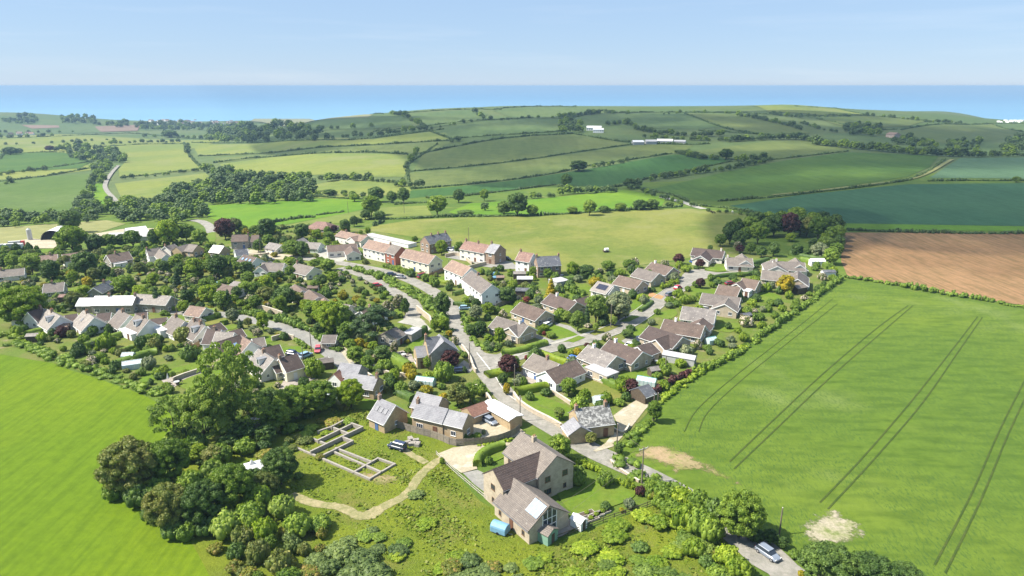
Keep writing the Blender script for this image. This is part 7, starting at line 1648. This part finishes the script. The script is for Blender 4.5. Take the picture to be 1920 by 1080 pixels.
# ---------------------------------------------------------------- long house details
lh, lfr = next((o, None) for o in C.objects if o.name == 'stone_house' and o.type == 'EMPTY')
def longhouse_glass():
    a = P(963, 898, 5.9); b = P(1031, 949, 5.9); d = b-a; L = math.hypot(d.x, d.y); c = (a+b)/2
    base = lh; M0 = Matrix.Translation(base.location) @ Matrix.Rotation(base.rotation_euler[2], 4, 'Z'); inv = M0.inverted()
    an = math.atan2(d.y, d.x); k = round((an-base.rotation_euler[2])/(math.pi/2)); la = k*math.pi/2
    p = inv @ Vector((c.x, c.y, base.location.z)); L *= max(.5, abs(math.cos(base.rotation_euler[2]+la-an)))
    hr, he, w_ = 5.9, 2.9, 8.6; sl = math.atan2(hr-he, w_/2); side = -1
    cands = []
    for s_ in (1, -1):
        wv = M0.to_3x3() @ (Matrix.Rotation(la, 3, 'Z') @ Vector((0, s_, 0))); cands.append((wv.x, s_))
    side = min(cands)[1]
    hold = empty('glazed_end', (p.x, p.y, 0), la); hold.parent = lh
    for i in range(3):
        x = L/2-.2-(i+.5)*1.05; m = MB(); m.box(-.49, .49, -1.35, 1.35, 0, .05); t = .36
        o = m.build('roof_glass', M_bglass, hold, (x, side*w_/2*t, hr+.30-(hr-he)*t)); o.rotation_euler = (-side*sl, 0, 0)
        m = MB(); m.box(-.53, -.495, -1.4, 1.4, 0, .08); m.box(.495, .53, -1.4, 1.4, 0, .08); o = m.build('roof_glass_bar', M_white, hold, (x, side*w_/2*t, hr+.30-(hr-he)*t)); o.rotation_euler = (-side*sl, 0, 0)
    x = L/2+.02
    for y in (-1.5, -.5, .5, 1.5):
        zt = hr-abs(y)*(hr-he)/(w_/2)-.25; m = MB(); m.box(x, x+.12, y-.06, y+.06, .1, zt); m.build('window_bar', M_white, hold)
    for z in (.1, 2.3, 3.6): m = MB(); m.box(x+.005, x+.115, -1.56, 1.56, z, z+.1); m.build('window_bar', M_white, hold)
    m = MB(); zt = lambda y: hr-abs(y)*(hr-he)/(w_/2)-.3
    m.prism([(x, -1.5, .15), (x, 1.5, .15), (x, 1.5, zt(1.5)), (x, 0, zt(0)), (x, -1.5, zt(1.5))], (.05, 0, 0)); m.build('gable_glass', M_glass, hold)
longhouse_glass()
# ---------------------------------------------------------------- poles and wires
M_pole = solid('pole_wood', (.20, .165, .13), .9, .1, var=.1); M_ins = solid('insulator', (.5, .45, .4), .4, .4)
POLE = [(1203, 906, 8.0, 1, 'tall power pole with a crossarm above the wheat field hedge'), (975, 790, 6.5, 0, 'dark pole at the end of the white roofed barn'), (584, 658, 7, 0, 'dark pole beside the bright red car'), (570, 693, 6.5, 0, 'thin pole in the garden by the curved brown fence'),
 (1461, 1003, 5.5, 0, 'short pole in the roadside trees by the silver estate car'), (1156, 850, 7, 0, 'bare pole in the shrub at the gravel drive mouth'), (1145, 615, 8, 0, 'slim lamp pole on the street tree verge'), (1271, 529, 7, 0, 'slim pole beside the topmost bungalow hedge'),
 (1224, 789, 7, 0, 'left one of two poles by the round tree at the drive'), (1231, 788, 7, 0, 'right one of two poles by the round tree at the drive'), (881, 690, 7.5, 0, 'dark pole on the lane wall beside the copper leaved tree'), (1247, 705, 6, 0, 'short pole in the purple beech hedge'),
 (332, 590, 7, 0, 'pole on the narrow lane near its left end'), (489, 478, 7, 0, 'pole on the upper lane beside the low stone wall'), (758, 400, 8, 1, 'double pole with crossarm in the pale grass behind the village'), (653, 400, 8, 0, 'single pole at the edge of the vivid field'),
 (879, 455, 8, 0, 'pole at the paddock edge behind the white and brick terrace'), (965, 724, 6, 0, 'pale pole in the golden shrubs by the lane'), (842, 512, 6, 0, 'pole beside the pink roofed white terrace'), (1130, 905, 0, 0, '')]
pole_top = {}
for u, v, h, arm, lb in POLE:
    if not h: continue
    p = P(u, v); root = empty('utility_pole', p, .5); tag(root, lb, 'pole', 'poles'); b = MB(); b.tube((0, 0, -.3), (0, 0, h), .15, .10, 8); b.build('pole', M_pole, root)
    if arm:
        b = MB(); b.box(-1.1, 1.1, -.06, .06, h-.5, h-.36); b.build('crossarm', M_ins, root)
        for x in (-1, 0, 1): b = MB(); b.tube((x, 0, h-.36), (x, 0, h-.1), .07, .05, 6); b.build('insulator', M_ins, root)
    else: b = MB(); b.tube((0, 0, h-.003), (0, 0, h+.08), .12, .02, 6); b.build('pole_cap', M_ins, root)
    pole_top[(u, v)] = Vector((p.x, p.y, p.z+h-.1))
def wire(a, b, label, sag=.8):
    n = 12; pts = [a.lerp(b, i/n)-Vector((0, 0, sag*4*(i/n)*(1-i/n)))-a for i in range(n+1)]; m = MB(); R_ = []
    for q in pts: R_.append([(q.x+.025*math.cos(t), q.y, q.z+.025*math.sin(t)) for t in (0, 2.1, 4.2)])
    loft(m, R_); tag(m.build('overhead_wire', M_pole, None, a), label, 'wire', 'wires')
A = pole_top[(1203, 906)]
wire(A+Vector((-1, 0, 0)), P(1000, 975, 6), 'upper overhead wire crossing the long house lawn'); wire(A+Vector((1, .3, 0)), P(1030, 985, 6), 'lower overhead wire crossing the long house lawn')
wire(A, pole_top[(1156, 850)], 'wire from the tall power pole to the pole at the gravel drive'); wire(pole_top[(1156, 850)], pole_top[(975, 790)], 'long wire over the lane to the barn pole', 1.2)
# ---------------------------------------------------------------- greenhouses, tents and yard things
M_gh = solid('greenhouse_glass', (.48, .56, .56), .15, .7, var=.05); M_tarp = solid('blue_tarpaulin', (.17, .33, .46), .45, .4, var=.08, scale=2); M_canvas = solid('white_canvas', (.62, .61, .60), .7, .2, var=.03)
M_teal = solid('teal_frame', (.18, .45, .42), .5, .4)
def greenhouse(u, v, ang, L, w_, label, fm=None):
    p = P(u, v); root = empty('greenhouse', p, math.radians(ang)); tag(root, label, 'greenhouse', 'greenhouses'); fm = fm or M_white; he, hr = 1.6, 2.3
    b = MB(); b.prism([(-L/2, -w_/2, .02), (-L/2, w_/2, .02), (-L/2, w_/2, he), (-L/2, 0, hr), (-L/2, -w_/2, he)][::-1], (L, 0, 0)); b.build('glass', M_gh, root)
    n = max(2, int(L/1.0))
    for i in range(n+1):
        x = -L/2+L*i/n; b = MB(); r = .035
        for a_, c_ in (((x, -w_/2-.03, 0), (x, -w_/2-.03, he)), ((x, w_/2+.03, 0), (x, w_/2+.03, he)), ((x, -w_/2-.03, he+.02), (x, 0, hr+.05)), ((x, w_/2+.03, he+.02), (x, 0, hr+.05))): b.tube(a_, c_, r, r, 4)
        b.build('frame_rib', fm, root)
    b = MB(); b.box(-L/2, L/2, -.05, .05, hr+.02, hr+.1); b.build('ridge_bar', fm, root)
for q in [(250, 690, 25, 5, 3, 'white framed greenhouse behind the rounded clipped hedge'), (1126, 757, 15, 3.6, 2.4, 'green glazed greenhouse above the slate cottage roof'), (1212, 722, -25, 5, 2.6, 'teal framed greenhouse at the foot of the beech hedge', M_teal), (1331, 0, 0, 0, 0, ''),
          (1333, 645, 25, 3, 2.2, 'small green greenhouse below the long stone sided bungalow', M_teal), (618, 748, 5, 4, 2.4, 'white framed greenhouse beside the round lime tree'), (798, 722, -15, 5, 2.4, 'low glass cold frame row among the shrubs behind the farmhouse', M_teal), (242, 675, 5, 3.2, 2.2, 'dark netted frame with white posts on the garden lawn'), (1505, 540, 10, 4, 2.4, 'small greenhouse behind the golden maple bungalow')]:
    if q[3]: greenhouse(*q)
def blue_trailer():
    a, b_ = P(928, 985, 1), P(948, 992, 1); d = b_-a; an = math.atan2(d.y, d.x); c = (a+b_)/2; c.z = ground(c.x, c.y); root = empty('covered_trailer', c, an); tag(root, 'small trailer under a rounded light blue cover on the rough grass', 'trailer')
    L = 3.0; R_ = []; 
    for x, k in ((-L/2, .96), (-L/2+.1, 1), (L/2-.1, 1), (L/2, .96)):
        R_.append([(x, -1.0*k, .35)]+[(x, -math.cos(t)*1.0*k, 1.2+math.sin(t)*.75*k) for t in np.linspace(0, math.pi, 9)]+[(x, 1.0*k, .35)])
    m = MB(); loft(m, R_); m.build('cover', M_tarp, root)
    m = MB(); m.box(-L/2+.1, L/2-.1, -.9, .9, .2, .345); m.build('chassis', M_lead, root)
    for y in (-.95, .95): m = MB(); m.tube((0, y-.08, .3), (0, y+.08, .3), .3, .3, 12); m.build('wheel', M_tyre, root)
    m = MB(); m.tube((L/2-.1, 0, .28), (L/2+.9, 0, .4), .05, .05, 6); m.build('drawbar', M_lead, root)
blue_trailer()
def gazebo(u, v, s_, label, h=2.1, top=3.7):
    p = P(u, v); root = empty('gazebo', p, .5); tag(root, label, 'gazebo'); m = MB()
    n = 6; pts = []
    for (a, b_) in (((-s_, -s_), (s_, -s_)), ((s_, -s_), (s_, s_)), ((s_, s_), (-s_, s_)), ((-s_, s_), (-s_, -s_))):
        A_ = Vector((*a, h)); B_ = Vector((*b_, h)); m.poly([A_, B_, (0+(b_[0])*.25, (b_[1])*.25, h+.62), (a[0]*.25, a[1]*.25, h+.62)]); m.poly([(a[0]*.25, a[1]*.25, h+.62), (b_[0]*.25, b_[1]*.25, h+.62), (0, 0, top)])
        m.poly([(a[0], a[1], h-.25), (b_[0], b_[1], h-.25), B_, A_])
    m.build('canopy', M_canvas, root)
    for x in (-s_, s_):
        for y in (-s_, s_): q = MB(); q.tube((x*.98, y*.98, 0), (x*.98, y*.98, h-.01), .04, .04, 6); q.build('leg', M_white, root)
gazebo(475, 892, 2.0, 'white peaked canvas gazebo at the edge of the wood')
def parasol(u, v, label, mat, open_=False):
    p = P(u, v); root = empty('parasol', p); tag(root, label, 'parasol'); m = MB(); m.tube((0, 0, 0), (0, 0, 2.3), .04, .03, 6); m.build('pole', M_white, root)
    m = MB(); m.tube((0, 0, 1.2 if not open_ else 2.0), (0, 0, 2.6), .28 if not open_ else 1.4, .04, 8); m.build('canopy', mat, root)
parasol(316, 717, 'closed white parasol on the stone terrace by the field hedge', M_canvas)
def table_set(u, v, label, n=4):
    p = P(u, v); p.z += .3; t = empty('garden_table', p); tag(t, label, 'garden table'); m = MB(); m.tube((0, 0, .70), (0, 0, .75), .75, .75, 14); m.build('tabletop', WM['A'], t)
    m = MB(); m.tube((0, 0, 0), (0, 0, .695), .08, .06, 6); m.build('leg', M_lead, t)
    for i in range(n):
        a = 6.28*i/n+.5; c = empty('garden_chair', (p.x+1.25*math.cos(a), p.y+1.25*math.sin(a), p.z), a); tag(c, 'dark garden chair at the '+label.split(' on ')[-1].replace('the ', '', 1)+' table', 'chair', 'garden chairs at '+label)
        m = MB(); m.box(-.22, .22, -.24, .24, .40, .45); m.build('seat', WM['T'], c); m = MB(); m.box(.20, .25, -.24, .24, .453, .95); m.build('backrest', WM['T'], c)
        for x in (-.2, .2):
            for y in (-.2, .2): m = MB(); m.tube((x, y, 0), (x, y, .397), .025, .025, 5); m.build('leg', WM['T'], c)
table_set(332, 722, 'round pale garden table on the stone terrace'); table_set(1232, 683, 'round pale garden table on the small paved corner behind the garage wing'); table_set(757, 670, 'round pale garden table on the stone house patio')
# swimming pool shaped blue tarpaulin and boats in the back gardens
def tarp(u1, v1, u2, v2, w_, label):
    a, b_ = P(u1, v1, .8), P(u2, v2, .8); d = b_-a; c = (a+b_)/2; c.z = ground(c.x, c.y); L = math.hypot(d.x, d.y); root = empty('covered_boat', c, math.atan2(d.y, d.x)); tag(root, label, 'boat', 'covered boats'); R_ = []
    for t in np.linspace(-1, 1, 7):
        k = math.sqrt(max(.04, 1-abs(t)**2.5)); R_.append([(t*L/2, -w_/2*k, .7), (t*L/2, 0, .3+.4*(1-k)), (t*L/2, w_/2*k, .7), (t*L/2, w_/4*k, 1.0+.15*k), (t*L/2, 0, 1.15+.2*k), (t*L/2, -w_/4*k, 1.0+.15*k)])
    m = MB(); loft(m, R_); m.build('cover', M_tarp, root); m = MB(); m.box(-L*.3, L*.3, -.4, .4, 0, .3); m.build('cradle', WM['T'], root)
tarp(915, 514, 936, 511, 3.0, 'larger blue tarpaulin covered boat in the terrace back gardens'); tarp(920, 521, 938, 517, 2.4, 'smaller blue tarpaulin covered boat in the terrace back gardens'); tarp(403, 531, 412, 530, 2.6, 'blue covered boat beside the low roof in the trees')
# farm things on the left
M_trred = solid('trailer_red', (.42, .04, .04), .6, .3, var=.1)
def lorry(u1, v1, u2, v2, label, cab):
    a, b_ = P(u1, v1, 2), P(u2, v2, 2); d = b_-a; c = (a+b_)/2; c.z = ground(c.x, c.y)+.1; L = math.hypot(d.x, d.y); root = empty('lorry_trailer', c, math.atan2(d.y, d.x)); tag(root, label, 'trailer', 'parked trailers')
    m = MB(); m.box(-L/2, L/2-1.6, -1.25, 1.25, 1.0, 3.4); m.build('body', WM['A'], root); m = MB(); m.box(L/2-1.59, L/2, -1.2, 1.2, .8, 3.2); m.box(L/2+.003, L/2+.03, -1.0, 1.0, 2.0, 2.8); m.build('front', M_trred if cab else M_white, root)
    for x in (-L*.35, -L*.22, L*.32):
        for y in (-1.1, 1.1): m = MB(); m.tube((x, y-.15, .5), (x, y+.15, .5), .5, .5, 12); m.build('wheel', M_tyre, root)
lorry(16, 458, 46, 456, 'silver box trailer with a red front in the farmyard, rear one', True); lorry(14, 462, 42, 461, 'silver box trailer with a pale front in the farmyard, front one', False); lorry(-10, 464, 14, 462, 'trailer cut by the left edge of the farmyard', False)
def dome():
    p = P(98, 450); root = empty('arched_shelter', p, .2); tag(root, 'white arched livestock shelter with its shaded inside painted on black end sheets', 'shelter'); R_ = []
    for y in (0, 14): R_.append([(-math.cos(t)*6, y, math.sin(t)*5.5) for t in np.linspace(0, math.pi, 13)])
    m = MB(); loft(m, R_, 0, False); m.build('canopy', M_canvas, root); m = MB(); m.poly([(-math.cos(t)*5.7, .8, math.sin(t)*5.2) for t in np.linspace(0, math.pi, 13)]); m.poly([(math.cos(t)*5.7, 13.5, math.sin(t)*5.2) for t in np.linspace(0, math.pi, 13)]); m.build('shade_sheet', M_dark, root)  # black sheets across both ends paint the shade inside
dome()
m = MB(); m.tube((0, 0, 0), (0, 0, 6), 1.3, 1.3, 12); m.tube((0, 0, 6.003), (0, 0, 7), 1.3, .2, 12); tag(m.build('feed_silo', WM['A'], None, P(57, 450)), 'dark feed silo at the edge of the dry hay field', 'silo')
# animals in and beyond the paddock
def beast(u, v, col, label, cat, s_=1.0, grp=None):
    me = bpy.data.meshes.new(cat); vs = [(0, 0, 1.05), (.75, 0, 1.1), (-.75, 0, 1.1), (1.15, 0, 1.35), (1.5, 0, 1.15)]; ed = [(0, 1), (0, 2), (1, 3), (3, 4)]; rad = [.38, .34, .34, .2, .13]
    for x, k in ((.7, 1), (-.7, 2)):
        for y in (-.22, .22): vs += [(x, y, .6), (x, y, .02)]; n = len(vs); ed += [(k, n-2), (n-2, n-1)]; rad += [.13, .07]
    vs += [(-1.1, 0, .6)]; ed += [(2, len(vs)-1)]; rad += [.04]
    me.from_pydata(vs, ed, []); o = bpy.data.objects.new(cat, me); C.objects.link(o); me.materials.append(col); o.modifiers.new('skin', 'SKIN'); sb = o.modifiers.new('sub', 'SUBSURF'); sb.levels = sb.render_levels = 1
    sv = me.skin_vertices[0].data
    for i, r in enumerate(rad): sv[i].radius = (r, r)
    sv[0].use_root = True; o.location = P(u, v); o.rotation_euler = (0, 0, rnd.uniform(0, 6)); o.scale = (s_, s_, s_); tag(o, label, cat, grp)
M_hideb = solid('dark_hide', (.03, .022, .02), .8, .2); M_hidew = solid('pale_hide', (.7, .67, .6), .8, .2)
beast(1373, 400, M_hidew, 'white horse grazing at the top corner of the paddock', 'horse', 1.2, 'horses'); beast(1338, 401, M_hideb, 'right one of two dark horses near the paddock gate', 'horse', 1.1, 'horses'); beast(1333, 399, M_hideb, 'left one of two dark horses near the paddock gate', 'horse', 1.1, 'horses'); beast(1328, 396, M_hideb, 'dark horse lying furthest left by the paddock gate', 'horse', .9, 'horses')
for i, (u, v) in enumerate([(1515, 233), (1530, 236), (1500, 238), (1545, 240), (1488, 231)]):
    beast(1440+i*9, 236+(i*3) % 5, M_hidew, 'pale animal grazing on the hilltop field, number unclear', 'sheep', .8, 'grazing animals') if False else None
# small feeder with a white tank in the paddock
def feeder():
    p = P(1137, 473); root = empty('water_bowser', p, .3); tag(root, 'white water tank on a dark trailer in the paddock', 'water tank'); m = MB(); m.tube((-.9, 0, 1.35), (.9, 0, 1.35), .75, .75, 12); m.build('tank', M_white, root)
    m = MB(); m.box(-1.6, 1.4, -.9, .9, .45, .6); m.box(-1.6, -1.0, -.8, .8, .603, 1.0); m.build('chassis', WM['T'], root)
    for y in (-.95, .95): m = MB(); m.tube((0, y-.1, .38), (0, y+.1, .38), .38, .38, 10); m.build('wheel', M_tyre, root)
feeder()
# raised vegetable beds
for i, (u, v) in enumerate([(1108, 975), (1118, 968), (1130, 962), (1100, 965)]):
    p = P(u, v); root = empty('raised_bed', p, math.radians(28)); tag(root, ['nearest', 'middle', 'furthest', 'inner'][i]+' timber raised vegetable bed by the small white shed', 'planter', 'raised beds')
    m = MB(); m.box(-1.5, 1.5, -.6, -.52, 0, .4); m.box(-1.5, 1.5, .52, .6, 0, .4); m.box(-1.5, -1.42, -.519, .519, 0, .4); m.box(1.42, 1.5, -.519, .519, 0, .4); m.build('frame', M_rail, root); m = MB(); m.box(-1.418, 1.418, -.518, .518, .05, .33); m.build('soil', M_bark, root)
    plant('b_fresh', (p.x, p.y, p.z+.2), .7, .6, 'shrub', 'vegetable plants')
# distant houses of the seaside village and the beach huts
hm = []
for k, (wc, rc) in enumerate([('W', 'n'), ('O', 'b'), ('B', 'g'), ('W', 't')]):
    m = MB(); m.prism([(-6, -4, -1), (-6, 4, -1), (-6, 4, 5), (-6, 0, 8), (-6, -4, 5)][::-1], (12, 0, 0)); m.quad((-6.3, -4.6, 4.7), (6.3, -4.6, 4.7), (6.3, 0, 8.2), (-6.3, 0, 8.2), 1); m.quad((6.3, 4.6, 4.7), (-6.3, 4.6, 4.7), (-6.3, 0, 8.2), (6.3, 0, 8.2), 1); hm.append(m.me('distant_house', [WM[wc], RM[rc]]))
for i in range(64):
    u = 275+rnd.random()*190; v = 226+rnd.random()*9+(3 if u > 400 else 0); p = P(u, v); o = link('distant_house', rnd.choice(hm), None, p, rnd.uniform(0, 3)); tag(o, 'tiny pale house of the seaside village in the far valley', 'house', 'far seaside village houses')
for i in range(8):
    p = P(20+rnd.random()*40, 251+rnd.random()*3); o = link('distant_house', rnd.choice(hm), None, p, rnd.uniform(0, 3)); tag(o, 'tiny pale farm building far off in the left valley', 'house', 'far valley farm buildings')
cm_ = MB(); cm_.box(-4, 4, -1.6, 1.6, 0, 2.8); cm_.box(-3.6, 3.6, -1.3, 1.3, 2.803, 3.1); cv = cm_.me('caravan', M_white)
for i in range(26):
    p = P(1868+rnd.random()*52, 226.5+rnd.random()*4); o = link('caravan', cv, None, p, rnd.uniform(0, 3)); tag(o, 'tiny white holiday caravan on the shore at the right edge', 'caravan', 'far shore caravans')
# ---------------------------------------------------------------- thin drifting clouds above the hills (they shade the far fields)
def cloud_mat():
    m, n, out = nodes_of('thin_cloud'); g = geo(n)
    f = ramp(n, noise(n, g, .0042, 4, .55), .34, .54); k = n.nodes.new('ShaderNodeMath'); k.operation = 'MULTIPLY'; k.inputs[1].default_value = .44; n.links.new(f, k.inputs[0])
    tr = n.nodes.new('ShaderNodeBsdfTransparent'); d = n.nodes.new('ShaderNodeBsdfTranslucent'); d.inputs[0].default_value = (.85, .85, .87, 1)
    ms = n.nodes.new('ShaderNodeMixShader'); n.links.new(k.outputs[0], ms.inputs[0]); n.links.new(tr.outputs[0], ms.inputs[1]); n.links.new(d.outputs[0], ms.inputs[2]); n.links.new(ms.outputs[0], out.inputs[0]); return m
M_cloud = cloud_mat()
def cloud(uv, label, alt=900):
    W = []
    for p in PP(uv): t = (alt-p[2])/math.tan(SUN_EL); W.append((p[0]-sdx*t, p[1]-sdy*t))
    cx = sum(p[0] for p in W)/len(W); cy = sum(p[1] for p in W)/len(W); B = crsmooth(W, 6, True); n = len(B); V = []; F = []
    for s_ in (1, -1):
        for j, k in enumerate((1, .93, .8, .55, .25)):
            for p in B: V.append((cx+(p[0]-cx)*k, cy+(p[1]-cy)*k, alt+s_*(2+45*(1-k*k)*(1.3 if s_ > 0 else .25))+10*math.sin(p[0]*.02+j)*(1-k)))
    for s_ in (0, 1):
        o = s_*5*n
        for j in range(4):
            for i in range(n):
                i2 = (i+1) % n; q = (o+j*n+i, o+j*n+i2, o+(j+1)*n+i2, o+(j+1)*n+i); F.append(q)
    me = bpy.data.meshes.new('cloud'); me.from_pydata(V, [], F+[tuple(4*n+i for i in range(n)), tuple(9*n+i for i in range(n-1, -1, -1))]); me.materials.append(M_cloud)
    tag(link('cloud', me), label, None, None, 'stuff')
cloud([(500, 242), (800, 219), (1200, 210), (1450, 207), (1800, 232), (2300, 275), (2300, 470), (1950, 480), (1700, 468), (1590, 440), (1480, 400), (1290, 382), (1100, 352), (900, 350), (800, 320), (700, 282), (480, 285)], 'wide thin cloud over the far hills')
cloud([(1330, 402), (1450, 392), (1600, 395), (1605, 470), (1480, 478), (1345, 468)], 'small cloud over the tree ring', 700)
# ---------------------------------------------------------------- labels for the planted things
def size_word(h): return 'tall' if h > 62 else ('' if h > 26 else ('small' if h > 12 else 'tiny'))
FIELD = [('red hipped bungalow', 602, 412), ('wood edge gazebo', 475, 885), ('foundation walls', 640, 850), ('blue covered trailer', 938, 985), ('silver estate car', 1440, 1037), ('tall power pole', 1203, 906), ('winding valley lane', 200, 358), ('white hillside farmhouse', 1115, 238), ('distant farm sheds', 1235, 264),
         ('hedge bank of the sunken lane', 745, 540), ('paddock gate', 1330, 396), ('ploughed field corner', 1585, 440), ('vivid green field', 540, 400), ('blue green crop strip', 1000, 345), ('hillside pasture', 620, 310), ('striped field', 80, 370), ('farm track bend', 1740, 325), ('rooftop tree belt', 1700, 285),
         ('dry hay field', 150, 428), ('seaside village', 370, 232), ('left foreground field edge', 330, 960), ('bottom edge scrub', 640, 1060), ('lay-by corner', 1560, 1080)]
LM = LAND+FIELD
for o, kind, u, v, hp, nm in REC:
    best = min(LM, key=lambda l: math.hypot(l[1]-u, (l[2]-v)*1.7)); du, dv = u-best[1], v-best[2]
    rel = ('in front of' if dv > 0 else 'behind') if abs(dv)*1.7 > abs(du) else ('right of' if du > 0 else 'left of')
    o['label'] = ' '.join(('%s %s %s %s the %s' % (size_word(hp), ADJ.get(kind, 'green'), 'shrub' if nm == 'shrub' else 'tree', rel, best[0])).split())
ORD = ['leftmost', 'second from left', 'third from left', 'fourth from left', 'fifth from left', 'sixth from left', 'seventh from left', 'eighth from left', 'ninth from left', 'tenth from left', 'eleventh from left', 'twelfth from left']
by = {}
for r in REC: by.setdefault(r[0]['label'], []).append(r)
for lb, L in by.items():
    if len(L) > 1:
        L.sort(key=lambda r: r[2])
        for i, r in enumerate(L):
            r[0]['label'] = (ORD[i] if i < len(L)-1 or len(L) > 12 else 'rightmost') + ' ' + lb if i < 12 else lb
for r in REC:
    wd = r[0]['label'].split()
    if len(wd) > 16: r[0]['label'] = r[0]['label'].replace('flowering ', '').replace('second from left', 'second').replace('third from left', 'third')
for o in S.objects:
    if 'short' in o: del o['short']
